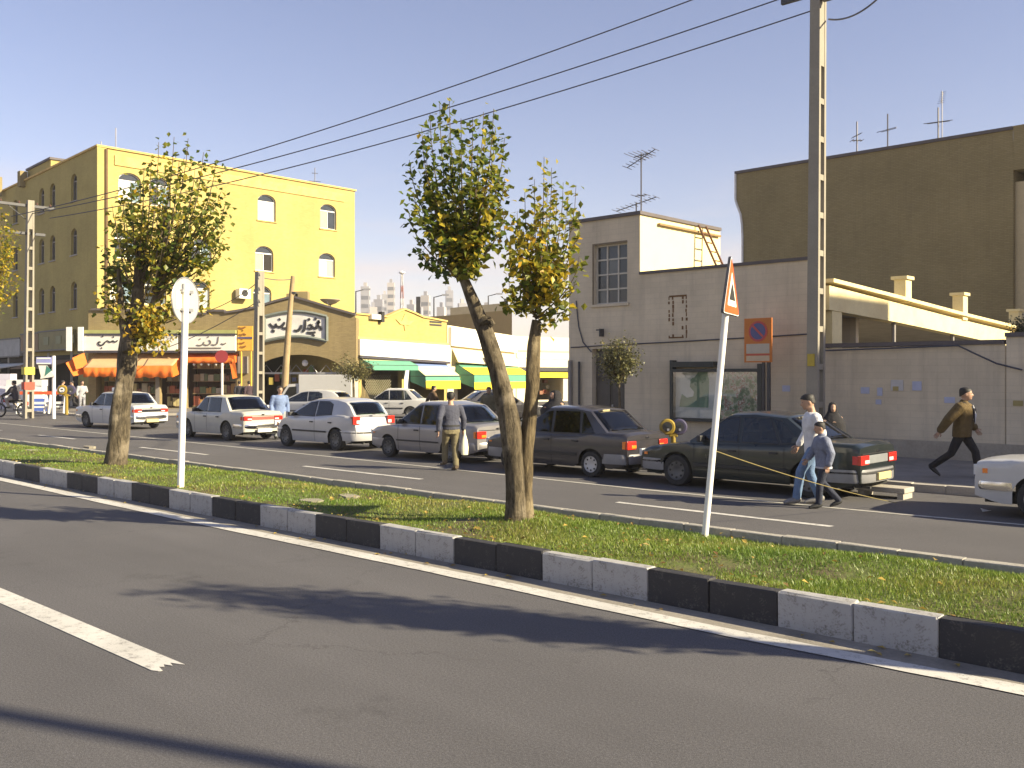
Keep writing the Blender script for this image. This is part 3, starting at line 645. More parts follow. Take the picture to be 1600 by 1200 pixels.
# shop interiors: shelves with goods, set back
GOODCOL = [(0.36,0.10,0.05),(0.45,0.26,0.08),(0.20,0.09,0.05),(0.40,0.36,0.28),(0.12,0.16,0.08),(0.30,0.20,0.12),(0.5,0.42,0.2)]
for gi, h in enumerate((s1, s2, s3)):
    a, b, z1 = h[0][0], h[1][0], h[2][1]
    MB().box(a-.1, b+.1, 2.2, 2.4, 0.13, z1).obj('back_wall', M('shop_back', (0.10,0.05,0.03), 0.9, 0.3, 1.5), b2)
    MB().box(a-.1, b+.1, .36, 2.4, 0.10, 0.14).obj('shop_floor', PAVE, b2)
    rg = random.Random(gi)
    for sh_ in range(4):
        z = 0.25 + sh_*.75
        shelf = MB().box(a+.1, b-.1, .75, 1.25, z-.04, z).obj('shelf', WOOD, b2)
        x = a + .15; mbs = {}
        while x < b - .3:
            w = rg.uniform(.14, .4); hh = rg.uniform(.25, .6); c = rg.randrange(len(GOODCOL))
            mbs.setdefault(c, MB()).box(x, x+w-.03, .78, 1.15, z+.002, z+hh); x += w
        for c, m_ in mbs.items(): m_.obj('goods', M('shop_goods%d' % c, GOODCOL[c], 0.6, 0.35, 3), shelf, kind='stuff')
for px in (246, 288): 
    x = L2(px, 600)[0]; MB().box(x-.1, x+.12, -.05, .0-.003, .13, 3.3).obj('post', FRAME_G, b2)
# orange awnings with a valance and folded side flap
ORANGE = M('orange_canvas', (0.72,0.16,0.015), 0.8, 0.14, 2.2, 0.2, 20, dirt=(0.45,0.12,0.03), dirt_amt=.5)
GLAREC = M('glare_canvas', (0.50,0.33,0.17), 0.8, 0.12, 2.2, 0.2, 20)  # upper slopes: sun glare on the orange canvas, painted in as light tan
def awning(parent, a, b, z_top, z_lo, out, valance, m_top, m_val, stripes=None, sag=.06, y0=-.004):
    n = 14; mb = MB(); vs = []
    for i in range(n+1):
        x = a + (b-a)*i/n; w = sag*math.sin(math.pi*i/n*3)*.5
        vs += [(x, y0, z_top), (x, y0-out*.5, (z_top+z_lo)/2 - sag - w*.3), (x, y0-out, z_lo + w*.2)]
    fs = [(i*3+j, i*3+3+j, i*3+4+j, i*3+1+j) for i in range(n) for j in range(2)]
    mb.add(vs, fs)
    o = mb.obj('awning', m_top, parent, smooth=True, fix=False); sol = o.modifiers.new('thick', 'SOLIDIFY'); sol.thickness = 0.02
    vb = MB(); vs = []
    for i in range(n*2+1):
        x = a + (b-a)*i/n/2; w = .03*math.sin(i*1.3)
        vs += [(x, y0-out-.022, z_lo+.01), (x, y0-out-.03+w, z_lo - valance*(.94+.06*math.sin(i*.9)+.02*math.sin(i*2.7)))]
    vb.add(vs, [(2*i, 2*i+1, 2*i+3, 2*i+2) for i in range(n*2)])
    q = vb.obj('valance', m_val, o, smooth=True, fix=False); q.modifiers.new('thick', 'SOLIDIFY').thickness = 0.012
    for x in (a, b):
        MB().prism([(y0, z_top-.03), (y0-out, z_lo-.03), (y0-out, z_lo-valance*.9), (y0-.05, z_lo-valance*.6)], lambda y, z: (x-.006, y, z), lambda y, z: (x+.006, y, z)).obj('side_flap', m_val, o)
    arm = MB(); arm.tube([(a+.1, y0, z_lo-.3), (a+.1, y0-out+.05, z_lo-.04)], .02, 5); arm.tube([(b-.1, y0, z_lo-.3), (b-.1, y0-out+.05, z_lo-.04)], .02, 5); arm.obj('support_arm', DARKMETAL, o)
    return o
x0, x1 = L2(148,600)[0], L2(284,600)[0]
awning(b2, x0, x0+(x1-x0)*.42, L2(0,552)[1], L2(0,575)[1], 1.5, .55, GLAREC, ORANGE)
awning(b2, x0+(x1-x0)*.44, x1, L2(0,553)[1], L2(0,572)[1], 1.5, .72, GLAREC, ORANGE)
x2, x3 = L2(291,600)[0], L2(372,600)[0]
awning(b2, x2, x3, L2(0,553)[1], L2(0,560)[1], .9, .32, ORANGE, ORANGE)
fl = MB(); xa_ = L2(364,600)[0]
fl.add([(xa_,-.9,L2(0,556)[1]),(xa_+.35,-.95,L2(0,556)[1]),(xa_+.5,-.85,L2(0,590)[1]),(xa_+.25,-.9,L2(0,592)[1])],[(0,1,2,3)]); o = fl.obj('hanging_canvas', ORANGE, b2); o.modifiers.new('thick','SOLIDIFY').thickness = .02
for (q0, q1, q2, q3) in (((121,568),(133,558),(146,584),(134,588)), ((131,560),(143,552),(150,572),(138,578))):
    z_ = [L2(*q) for q in (q0, q1, q2, q3)]; o = MB().add([(z_[0][0],-1.5,z_[0][1]),(z_[1][0],-1.0,z_[1][1]),(z_[2][0],-1.1,z_[2][1]),(z_[3][0],-1.6,z_[3][1])], [(0,1,2,3)]).obj('hanging_canvas', ORANGE, b2); o.modifiers.new('thick','SOLIDIFY').thickness = .02
for px in (118, 136):
    x, z = L2(px, 533); MB().box(x-.14, x+.16, -.9, -.8, L2(0,549)[1], L2(0,512)[1]).obj('sign_end_board', WHITEPAINT, b2)
for k in range(7):
    x = x2 + .3 + k*(x3-x2-.5)/6; MB().lathe([(.01,.09),(.07,.05),(.08,-.02),(.01,-.09)], 8, (x, -.8, L2(0,567)[1]-.1)).obj('bulb', M('bulb_white', (0.8,0.78,0.7), 0.3, 0.02), b2, smooth=True)
# amber vertical sign beside the arch, odds and ends under it
(a, z1), (b, z0) = L2(375, 510), L2(398, 548)
vs_o = MB().box(a, b, -.5, -.36, z0, z1).obj('amber_sign', M('amber_sign', (0.62,0.36,0.05), 0.6, 0.2, 3), b2)
strokes(vs_o, M('sign_brown', (0.25,0.10,0.02), .6), [[(.1,2.3),(.5,2.2),(.8,2.4)],[(.1,1.6),(.4,1.5),(.6,1.7),(.85,1.55)],[(.1,.7),(.4,.6),(.7,.8)],[(.2,.3),(.6,.25),(.85,.4)],[(.5,2.0),(.55,2.05)],[(.4,1.1),(.5,1.15)]], (a+.02, -.505, z0+.05), (1,0,0), (0,-1,0), .56, .05)
bm_ = MB(); bm_.box(a, b, -.53, -.502, (z0+z1)/2-.03, (z0+z1)/2+.08); bm_.obj('divider', M('divider_blue', (0.08,0.07,0.16), .6), vs_o)
MB().tube([(a+.2,-.43,z0),(a+.2,-.43,.13)], .05, 6).obj('sign_leg', M('yellow_post', (0.62,0.40,0.04), 0.6), vs_o)
MB().tube([(b-.1,-.43,z0),(b-.1,-.43,.13)], .05, 6).obj('sign_leg', M('yellow_post', (0.62,0.40,0.04), 0.6), vs_o)
MB().box(a-.1, a+.5, -.28, -.003, 2.2, 3.2).obj('meter_box', FRAME_G, b2)
for px, py, w, h in ((449,462,.7,.45),(464,460,.75,.55)):
    x, z = L2(px, py); MB().box(x-w/2, x+w/2, 1.2, 1.8, 5.0, z+h/2).obj('roof_box', BROWNBRICK, b2)
x, z = L2(513, 470); MB().lathe([(.02,-.02),(.35,.1),(.62,.3),(.62,.33),(.3,.14),(.02,.03)], 14, (x, .6, z-.2)).obj('satellite_dish', M('dish_tan', (0.45,0.38,0.25), .5), b2, smooth=True); MB().tube([(x,.6,4.95),(x,.6,z-.2)], .04, 6).obj('dish_mast', DARKMETAL, b2)

# --- sunny row of shops running back along the side street
def row_building(name, label, A, B, outline_px, hole_px, wall_mat, depth=6.0):
    """A, B: ground plan ends (px, depth). The front stands between them; points in pixels are carried onto that front."""
    pa, pb = at_depth(A[0], 600, A[1]), at_depth(B[0], 600, B[1]); pa.z = pb.z = 0
    X = (pb - pa); L = X.length; X.normalize(); N = Vector((X.y, -X.x, 0))
    rz = math.atan2(X.y, X.x)
    root = empty(name, pa, rz, label, 'building')
    def loc(px, py):
        t = (px - 800)/F_PX   # intersect view ray with the front
        # pa + X s = (t*Y, Y)
        s = (t*pa.y - pa.x) / (X.x - t*X.y); Y = pa.y + X.y*s
        return s, CAM_H + (HORIZON-py)/F_PX*Y
    out = [(0,0),(L,0)] + [loc(*q) for q in outline_px]
    holes = []
    for h in hole_px:
        (a, z1), (b, z0) = loc(h[0], h[2]), loc(h[1], h[3]); holes.append([(a, max(.12,z0)), (b, max(.12,z0)), (b, z1), (a, z1)])
    facade('wall', root, wall_mat, (0,0,0), (1,0,0), (0,-1,0), out, holes, 0.3)
    ztop = min(z for _, z in out[2:])
    MB().box(0, L, .31, depth, 0.0, 0.12).obj('floor', PAVE, root)
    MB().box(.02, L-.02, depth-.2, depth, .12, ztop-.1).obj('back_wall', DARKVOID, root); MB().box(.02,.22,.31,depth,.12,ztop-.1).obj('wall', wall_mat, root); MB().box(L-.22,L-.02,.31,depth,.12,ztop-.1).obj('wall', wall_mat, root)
    MB().box(.02, L-.02, .31, depth, ztop-.4, ztop-.15).obj('roof', ROOFTAR, root)
    return root, loc, L
WHITEB = M('white_fascia', (0.84,0.83,0.80), 0.5, 0.04, 2)
b3, l3, L3 = row_building('shop_building', 'yellow brick shop with small pediment and long blank white fascia', (555,58.2), (698,66), [(698,503),(660,496),(647,490),(632,484),(617,490),(604,496),(555,491)], [(565,628,572,690),(640,694,575,690)], YBRICK)
(a, z1), (b, z0) = l3(556, 530), l3(697, 565)
z1b = l3(697,540)[1]; z0a = l3(556,555)[1]
MB().prism([(a,z0a),(b,z0),(b,z1b),(a,z1)], lambda x, z: (x,-.35,z), lambda x, z: (x,-.003,z)).obj('fascia_sign', WHITEB, b3)
MB().prism([(a,z0a-.02),(b,z0-.02),(b,z0-.16),(a,z0a-.16)], lambda x, z: (x,-.37,z), lambda x, z: (x,-.003,z)).obj('fascia_strip', M('fascia_trim', (0.05,0.045,0.06)), b3)
MB().prism([(a,z1+.16),(b,z1b+.16),(b,z1b+.02),(a,z1+.02)], lambda x, z: (x,-.2,z), lambda x, z: (x,-.003,z)).obj('ledge', CORNICE, b3)
em = MB(); x, z = l3(632, 505)
em.prism([(x-.9,z+.2),(x-.35,z+.12),(x-.1,z+.45),(x,z+.6),(x+.1,z+.45),(x+.35,z+.12),(x+.9,z+.2),(x+.45,z-.1),(x+.1,z-.12),(x,z-.5),(x-.1,z-.12),(x-.45,z-.1)], lambda p, q: (p,-.06,q), lambda p, q: (p,-.003,q)); em.obj('brick_emblem', CORNICE, b3)
x, z = l3(681, 502); gr = MB(); [gr.box(x-.7,x+.6,-.04,-.003,z-.3+k*.2,z-.2+k*.2) for k in range(3)]; gr.obj('vent_grille', DARKMETAL, b3)
x, z = l3(593, 496); MB().box(x-.12,x+.14,-.3,.0-.003,z-.3,z+.35).obj('flood_lamp', BLACK, b3); MB().box(x-1.0,x-.14,-.25,-.003,z-.15,z+.15).obj('lamp_bracket', WHITEPAINT, b3)
pts = [l3(*q) for q in ((555,491),(604,496),(617,490),(632,484),(647,490),(660,496),(698,503))]
cp = MB(); [cp.obox((p[0],-.1,p[1]), (q[0]-p[0],0,q[1]-p[1]), (0,.4,0), (0,0,.1)) for p, q in zip(pts[:-1], pts[1:])]; cp.obj('coping', CORNICE, b3)
GREENC = M('green_canvas', (0.10,0.30,0.20), 0.8, 0.15, 2); CREAMC = M('cream_canvas', (0.72,0.66,0.36), 0.8, 0.1, 2); YELC = M('yellow_canvas', (0.80,0.58,0.03), 0.8, 0.1, 2); BLUEC = M('blue_canvas', (0.17,0.24,0.48), 0.8, 0.1, 2)
def striped_awning(parent, a, b, zt, zl, out, val, bands):
    root = None; n = len(bands)
    y0 = -.02
    sk = MB(); sk.tube([(a,y0,zt),(a,y0-out,zl)], .02, 5); sk.tube([(b,y0,zt),(b,y0-out,zl)], .02, 5); sk.tube([(a,y0-out,zl),(b,y0-out,zl)], .025, 5); sk.tube([(a,y0,zl),(a,y0-out,zl)], .02, 5)
    root = sk.obj('awning', DARKMETAL, parent)
    for i, (f0, f1, m_) in enumerate(bands):
        g = lambda f, x: (x, y0-out*f, zt+(zl-zt)*f) if f <= 1 else (x, y0-out-.03*(f-1), zl-val*(f-1))
        o = MB().add([g(f0,a), g(f0,b), g(f1,b), g(f1,a)], [(0,1,2,3)]).obj('stripe', m_, root, fix=False); o.modifiers.new('thick','SOLIDIFY').thickness = .015
    for x in (a, b):
        MB().prism([(y0,zt-.02),(y0-out,zl-.02),(y0-out,zl-val*.9),(y0,zl-val*.4)], lambda y, z: (x-.006,y,z), lambda y, z: (x+.006,y,z)).obj('side_flap', bands[-1][2] if x == b else GREENC, root)
    return root
(a, zt_), (b, zl_) = l3(562, 560), l3(634, 574)
striped_awning(b3, a, b, zt_, zl_+.1, 1.0, .3, [(0,.3,CREAMC),(.3,1,GREENC),(1,2,GREENC)])
(a, zt_), (b, zl_) = l3(640, 567), l3(696, 590)
striped_awning(b3, a, b-.1, zt_, zl_+.1, 1.3, .85, [(0,.3,BLUEC),(.3,.95,CREAMC),(.95,1.35,GREENC),(1.35,2,YELC)])
# folding lattice gate across the left opening
lat = MB(); (a, _), (b, _) = l3(572, 600), l3(612, 600)
for k in range(-12, 13):
    for sgn in (1, -1):
        x0_ = a + (b-a)*(k/12.0); x1_ = x0_ + sgn*2.0; pts_ = []
        t0 = 0; t1 = 1
        p, q = (x0_, .14), (x1_, 2.1)
        def clipx(p, q, lim, hi):
            if (p[0] > lim) == (q[0] > lim): return (p, q) if (p[0] <= lim) == hi or p[0] == lim else None
            t = (lim-p[0])/(q[0]-p[0]); m_ = (lim, p[1]+(q[1]-p[1])*t)
            return (p, m_) if ((p[0] <= lim) == hi) else (m_, q)
        seg = clipx(p, q, b, True)
        if seg: seg = clipx(seg[0], seg[1], a, False)
        if seg and abs(seg[0][1]-seg[1][1]) > .05: lat.tube([(seg[0][0], .05+.012*sgn, seg[0][1]), (seg[1][0], .05+.012*sgn, seg[1][1])], .018, 4)
lat.obj('lattice_gate', M('lattice_paint', (0.42,0.38,0.24), .6), b3)
x = l3(634,600)[0]; MB().box(x-.2,x+.3,-.04,-.003,.13,2.6).obj('pillar', WHITEPAINT, b3)

b4, l4, L4 = row_building('shop_building', 'whitewashed shop with a yellow and green striped awning behind the leaning trunk', (699,66), (806,74), [(806,525),(699,508)], [(715,800,575,690)], PLASTER)
(a, z1), (b, z0) = l4(701, 511), l4(804, 551); z0a = l4(701,540)[1]; z1b = l4(804,527)[1]
MB().prism([(a,z0a),(b,z0),(b,z1b),(a,z1)], lambda x, z: (x,-.25,z), lambda x, z: (x,-.003,z)).obj('fascia_sign', WHITEB, b4)
(a, z1), (b, z0) = l4(706, 545), l4(803, 570)
MB().obox((a,-.55,l4(706,566)[1]), (b-a,0,-.25), (0,.50,.95), (0,.06,.0)).obj('roller_sign', M('beige_sign', (0.70,0.62,0.42), .6, .08), b4)
(a, zt_), (b, zl_) = l4(712, 568), l4(803, 590)
striped_awning(b4, a, b, zt_, zl_+.2, 1.5, 1.0, [(0,.35,GREENC),(.35,1.0,YELC),(1.0,1.5,GREENC),(1.5,2,YELC)])
x, z = l4(752, 562); MB().box(x-.3,x+.3,-.75,-.6,z-.3,z+.3).obj('flood_lamp', FRAME_G, b4); MB().tube([(x,-.6,z),(x,-.003,z+.4)], .03, 5).obj('lamp_bracket', DARKMETAL, b4)
MB().box(l4(782,600)[0], l4(795,600)[0], -.06, .05, .9, 2.3).obj('notice_panel', WHITEB, b4)
b4b, l5, L5 = row_building('shop_building', 'cream shop with yellow lintel between the trunk and the stone building', (807,74), (892,78), [(892,528),(807,525)], [(832,880,585,690)], PLASTER)
MB().box(.1, L5-.1, -.2, -.003, l5(850,588)[1]-.1, l5(850,582)[1]).obj('lintel', YELC, b4b); MB().box(.1, L5-.1, -.35, -.003, l5(850,580)[1], l5(850,574)[1]).obj('fascia_strip', DARKMETAL, b4b)
zz = l5(850,550)[1]; [MB().box(.1, L5-.1, -.03, -.003, zz-k*.55, zz-k*.55+.12).obj('trim_stripe', M('pink_trim', (0.62,0.33,0.28), .6) if k == 0 else M('blue_trim', (0.35,0.45,0.5), .6), b4b) for k in range(2)]
(a, z1), (b, z0) = l5(840, 590), l5(878, 650); rg = random.Random(5)
gd = MB(); [gd.box(a+rg.random()*(b-a), a+rg.random()*(b-a)+.3, 1.0+rg.random(), 1.4+rg.random(), .13+rg.random()*2, .5+rg.random()*2.6) for _ in range(1)]
for k in range(24): x = a+(b-a)*rg.random(); z = .2+2.6*rg.random(); MB().box(x, x+.35, 1.5, 1.8, z, z+.3).obj('goods', M('shop_goods%d' % (k % 7), GOODCOL[k % 7], .6), b4b)
# brown gable roof behind
pa = at_depth(585, 600, 82); bb = empty('brown_house', (pa.x, 82, 0), 0.0, 'dark brown roof and gable rising behind the white shop', 'building')
P_ = lambda px, py: (at_depth(px, py, 82).x - pa.x, at_depth(px, py, 82).z)
poly = [(0,0), (P_(800,600)[0],0), P_(800,484), P_(790,485), P_(700,493), P_(590,499)]
MB().prism(poly, lambda x, z: (x,0,z), lambda x, z: (x,5,z)).obj('wall', M('brown_roofing', (0.085,0.062,0.032), .9, .2, 1), bb)
a, z = P_(703, 486); b, z2 = P_(792, 478); MB().obox((a,.5,z-.6), (b-a,0,z2-z), (0,4,0), (0,0,.9)).obj('roof', M('grey_roof', (0.16,0.14,0.11), .9), bb)
for px, py in ((651,462),(790,465)): x, z = P_(px, py); MB().box(x-.15,x+.2,1,1.4,5,z).obj('chimney', DARKMETAL, bb)
# --- stone-clad building on the right, its boundary wall and the brick block behind
VW = 23.3
uL, uC, uR = on_v(889, 600, VW)[0], on_v(1000, 600, VW)[0], on_v(1265, 600, VW)[0]
b5 = empty('stone_building', uv(uL, VW), ROAD_ANG, 'beige stone-clad two-level building with gridded window and poster case', 'building')
def L5w(px, py): u, z = on_v(px, py, VW); return u - uL, z
xC, xR = uC - uL, uR - uL
hi, lo = 6.85, 5.07
wgx0, wgz1 = L5w(928, 384); wgx1, wgz0 = L5w(980, 473)
dx0, dz1 = L5w(925, 545); dx1, _ = L5w(976, 545)
px0, pz1 = L5w(1053, 563); px1, pz0 = L5w(1196, 662)
facade('wall', b5, STONE, (0,0,0), (1,0,0), (0,-1,0), [(0,0),(xR,0),(xR,lo),(xC,lo),(xC,hi),(0,hi)],
       [[(wgx0,wgz0),(wgx1,wgz0),(wgx1,wgz1),(wgx0,wgz1)], [(dx0,.13),(dx1,.13),(dx1,dz1),(dx0,dz1)]], 0.28)
facade('wall', b5, STONE, (0,9,0), (0,-1,0), (-1,0,0), [(0,0),(9,0),(9,hi),(0,hi)])
MB().box(xC-.002-.25, xC, 0.001, 4.5, lo-.4, hi).obj('side_wall', M('cream_render', (0.80,0.70,0.38), .8, .06, 1.2, .1, 20, dirt=(0.62,0.52,0.28), dirt_amt=.4), b5)
MB().box(xR-.26, xR, 0.28, .55, 0, lo-.002).obj('side_wall', STONE, b5)
MB().box(.28, xC-.26, 0.6, 4.4, hi-.6, hi-.3).obj('roof', ROOFTAR, b5); MB().box(xC, xR-.6, .28, 4.4, lo-.7, lo-.45).obj('roof', ROOFTAR, b5)
MB().box(.28, xC-.26, 4.2, 4.45, 0, hi-.01).obj('back_wall', STONE, b5); MB().box(xC, xR-.6, 4.2, 4.39, 0, lo-.71).obj('back_wall', STONE, b5)
cp = MB(); cp.box(-.05, xC+.06, -.07, .3, hi, hi+.1); cp.box(xC-.3, xC+.06, .3, 4.5, hi, hi+.1); cp.obj('coping', COPING, b5)
cp = MB(); cp.box(xC+.001, xR+.04, -.06, .3, lo, lo+.08); cp.box(xR-.3, xR+.04, .3, .6, lo, lo+.08); cp.obj('coping', COPING, b5)
MB().obox((xC+.002, .9, hi-.22), (0,3.5,0), (.10,0,0), (0,0,.06)).obj('eave_gutter', M('gutter_brown', (0.25,0.16,0.06), .7), b5)  # thin brown gutter running just below the top of the cream wall
# gridded steel window: 3 x 4 panes
gw = MB(); d = .16; bar = .05
for i in range(4): x = wgx0 + (wgx1-wgx0)*i/3; gw.box(min(max(x-bar/2, wgx0), wgx1-bar), min(max(x+bar/2, wgx0+bar), wgx1), d-.03, d+.03, wgz0, wgz1)
for i in range(5): z = wgz0 + (wgz1-wgz0)*i/4; gw.box(wgx0, wgx1, d-.028, d+.028, min(max(z-bar/2, wgz0), wgz1-bar), min(max(z+bar/2, wgz0+bar), wgz1))
gwo = gw.obj('window', M('steel_window_paint', (0.50,0.46,0.38), .6, .15, 3), b5)
for i in range(3):
    for j in range(4):
        w, h = (wgx1-wgx0)/3, (wgz1-wgz0)/4
        MB().box(wgx0+i*w+.02, wgx0+(i+1)*w-.02, d+.004, d+.012, wgz0+j*h+.02, wgz0+(j+1)*h-.02).obj('pane', GLASS_D if (i*3+j) % 5 else glass_mat('pane_dusty', (0.09,0.10,0.10), .15), gwo)
MB().box(wgx0-.08, wgx1+.08, -.06, .12, wgz0-.08, wgz0-.002).obj('sill', STONE, gwo)
fr = MB(); fr.box(wgx0-.05, wgx0-.002, -.015, .28, wgz0, wgz1+.05); fr.box(wgx0, wgx1, -.015, .28, wgz1+.002, wgz1+.05); fr.obj('surround', M('surround_brown', (0.17,0.13,0.08), .8), gwo)
# dark doorway with a steel door
dr = MB().box(dx0+.02, dx1-.02, .2, .25, .13, dz1-.02).obj('door', M('door_paint', (0.055,0.045,0.035), .6, .3, 2), b5)
for i in range(2):
    for j in range(3):
        w = (dx1-dx0)/2; h = (dz1-.2)/3; MB().box(dx0+.06+i*w, dx0-.06+(i+1)*w, .175, .199, .22+j*h, .1+(j+1)*h).obj('panel', M('door_panel', (0.07,0.06,0.05), .55, .3, 3), dr)
MB().box(dx0+(dx1-dx0)*.54, dx0+(dx1-dx0)*.57, .12, .174, 1.0, 1.2).obj('handle', STEEL, dr)
# poster display case
dc = MB(); t = .09
dc.box(px0, px0+t, -.22, -.003, pz0, pz1); dc.box(px1-t*1.4, px1, -.22, -.003, pz0, pz1-.12); dc.box(px0+t, px1-t*1.4, -.22, -.003, pz0, pz0+t); dc.box(px0+t, px1-t*1.4, -.22, -.003, pz1-t-.25, pz1-.25)
dc.box(px0+t, px0+(px1-px0)*.5, -.25, -.003, pz1-.20, pz1-.05)
case = dc.obj('poster_case', M('case_dark_green', (0.030,0.036,0.034), .5, .2, 3), b5)
pm = (px0+px1)/2; zb, zt2 = pz0+t, pz1-t-.25
def poster_mat(name, cols, sc):
    m, n, l, p = nodes_of(name); tc = n.new('ShaderNodeTexCoord').outputs['Object']
    a = noise(n, l, sc, 5, .6, tc).outputs['Fac']; r = n.new('ShaderNodeValToRGB'); e = r.color_ramp.elements; r.color_ramp.interpolation = 'CONSTANT'
    e[0].position = 0; e[0].color = (*cols[0],1); e[1].position = .40; e[1].color = (*cols[1],1)
    for i, c_ in enumerate(cols[2:]): x = e.new(.48+.06*i); x.color = (*c_,1)
    l.new(a, r.inputs['Fac']); l.new(r.outputs[0], p.inputs['Base Color']); p.inputs['Roughness'].default_value = .3; return m
MB().box(px0+t, pm-.01, -.05, -.004, zb, zt2).obj('poster', M('poster_grey', (0.56,0.60,0.56), .3, .12, 2), case)
MB().box(pm+.01, px1-t*1.4, -.05, -.004, zb, zt2).obj('poster', poster_mat('poster_garden', [(0.07,0.13,0.08),(0.14,0.22,0.12),(0.34,0.38,0.32),(0.24,0.12,0.09),(0.52,0.54,0.50)], 6.0), case)
sil = [(-.42,.0),(.4,.0),(.42,.9),(.35,1.25),(.15,1.2),(.05,1.0),(-.1,.9),(-.12,.65),(0,.5),(-.02,.35),(-.2,.3),(-.35,.42),(-.40,.2)]
cx = px0+t+.62
MB().prism([(cx+a*1.15, zb+.30+b*.88) for a, b in sil], lambda x, z: (x,-.062,z), lambda x, z: (x,-.052,z)).obj('printed_shape', M('poster_green_ink', (0.13,0.24,0.16), .4, .25, 3), case)
gl = MB().box(px0+t, px1-t*1.4, -.20, -.195, zb, zt2)
gm, gn, gll, gp = nodes_of('case_glass'); gtr = gn.new('ShaderNodeBsdfTransparent'); ggl = gn.new('ShaderNodeBsdfGlossy'); ggl.inputs['Roughness'].default_value = .03; gmx = gn.new('ShaderNodeMixShader'); gmx.inputs[0].default_value = .10; gll.new(gtr.outputs[0], gmx.inputs[1]); gll.new(ggl.outputs[0], gmx.inputs[2]); gll.new(gmx.outputs[0], gn['Material Output'].inputs['Surface'])
gl.obj('glass', gm, case)
# rusty frame of a removed notice, cable line, brackets, flyers, downpipes
rs = MB(); (a, z1), (b, z0) = L5w(1046, 462), L5w(1073, 528); rr = random.Random(4)
for q in range(10):
    for sx in (a, a+.13, b-.13, b):
        if rr.random() < .8: rs.box(sx-.02-.02*rr.random(), sx+.03*rr.random(), -.012, -.002, z0+(z1-z0)*q/10, z0+(z1-z0)*(q+.6+.4*rr.random())/10)
rs.box(a, b, -.012, -.002, z1-.05, z1); rs.box(a, b-.1, -.012, -.002, z0, z0+.04)
rs.obj('rusty_frame', M('rust', (0.15,0.075,0.03), .9, .4, 6), b5, kind='stuff')
cb = MB(); cb.tube([Vector((*[L5w(*q)[0]], -.025, L5w(*q)[1])) for q in ((893,543),(960,539),(1040,535),(1130,530),(1200,526),(1262,522))], .018, 5); cb.tube([Vector((L5w(*q)[0], -.03, L5w(*q)[1])) for q in ((901,470),(905,510),(912,535),(925,550))], .02, 5)
cb.obj('wall_cable', WIRE, b5)
x, z = L5w(943, 520); bk = MB(); bk.box(x-.02,x+.02,-.2,-.002,z-.12,z+.12); bk.box(x-.12,x+.06,-.22,-.2,z+.06,z+.1); bk.obj('bracket', DARKMETAL, b5)
pipe = MB(); x = L5w(907,600)[0]; pipe.tube([(x,-.07,.15),(x,-.07,L5w(907,565)[1])], .04, 7); pipe.obj('downpipe', DARKMETAL, b5)
pipe = MB(); x = L5w(893,600)[0]; pipe.box(x-.05,x+.05,-.12,-.003,.14,L5w(893,563)[1]); x = L5w(886,600)[0]; pipe.obj('door_jamb', FRAME_G, b5)
PAPER = [M('paper_blue', (0.42,0.44,0.56), .7, .12, 8), M('paper_white', (0.50,0.48,0.46), .7, .15, 8), M('paper_ochre', (0.34,0.27,0.10), .7, .2, 8)]
x, z = L5w(1228, 607); MB().box(x-.1,x+.12,-.010,-.003,z-.08,z+.08).obj('flyer', PAPER[0], b5)

# low corner wing wall of the open yard and the boundary wall
uW0, uW1, uW2 = on_v(1290, 600, VW)[0], on_v(1572, 600, VW)[0], 26.0
bw = empty('boundary_wall', uv(uW0 - 0.35, VW), ROAD_ANG, 'long beige stone boundary wall with pasted flyers along the right pavement', 'wall')
u_ = lambda px: on_v(px, 600, VW)[0] - (uW0 - .35)
facade('wall', bw, STONE, (0,0,0), (1,0,0), (0,-1,0), [(0,0),(u_(1571),0),(u_(1571),2.80),(0,2.77)])
MB().box(0, u_(1571), .02, .35, 0, 2.74).obj('core', STONE, bw)
MB().box(u_(1571)+.03, 38, -.05, .35, 0, 2.95).obj('wall', STONE, bw)
MB().box(-.02, u_(1571)-.01, -.06, .4, 2.80, 2.90).obj('coping', COPING, bw); MB().box(u_(1571)+.01, 38, -.1, .4, 2.955, 3.05).obj('coping', COPING, bw)
MB().box(0, 38, -.075, -.055, .1, .55).obj('plinth', M('plinth_stone', (0.36,0.31,0.24), .8, .2, 1.5), bw)
for px, py, w, h, m_ in ((1352,610,.22,.16,0),(1375,612,.13,.2,0),(1373,628,.14,.12,0),(1402,602,.30,.26,1),(1400,607,.14,.10,2),(1433,603,.22,.22,0),(1484,625,.24,.14,0),(1592,630,.2,.12,2)):
    u0_, z = on_v(px, py, VW); x = u0_ - (uW0-.35); y = -.012 if px < 1571 else -.062
    MB().box(x-w/2, x+w/2, y-.004*(m_+1), y, z-h/2, z+h/2).obj('flyer', PAPER[m_], bw)
cab = MB(); cab.tube([Vector((u_(q[0]), -.13, on_v(*q, VW)[1])) for q in ((1291,548),(1400,544),(1500,540),(1525,552),(1560,568),(1600,578))], .02, 5); cab.obj('wall_cable', WIRE, bw)

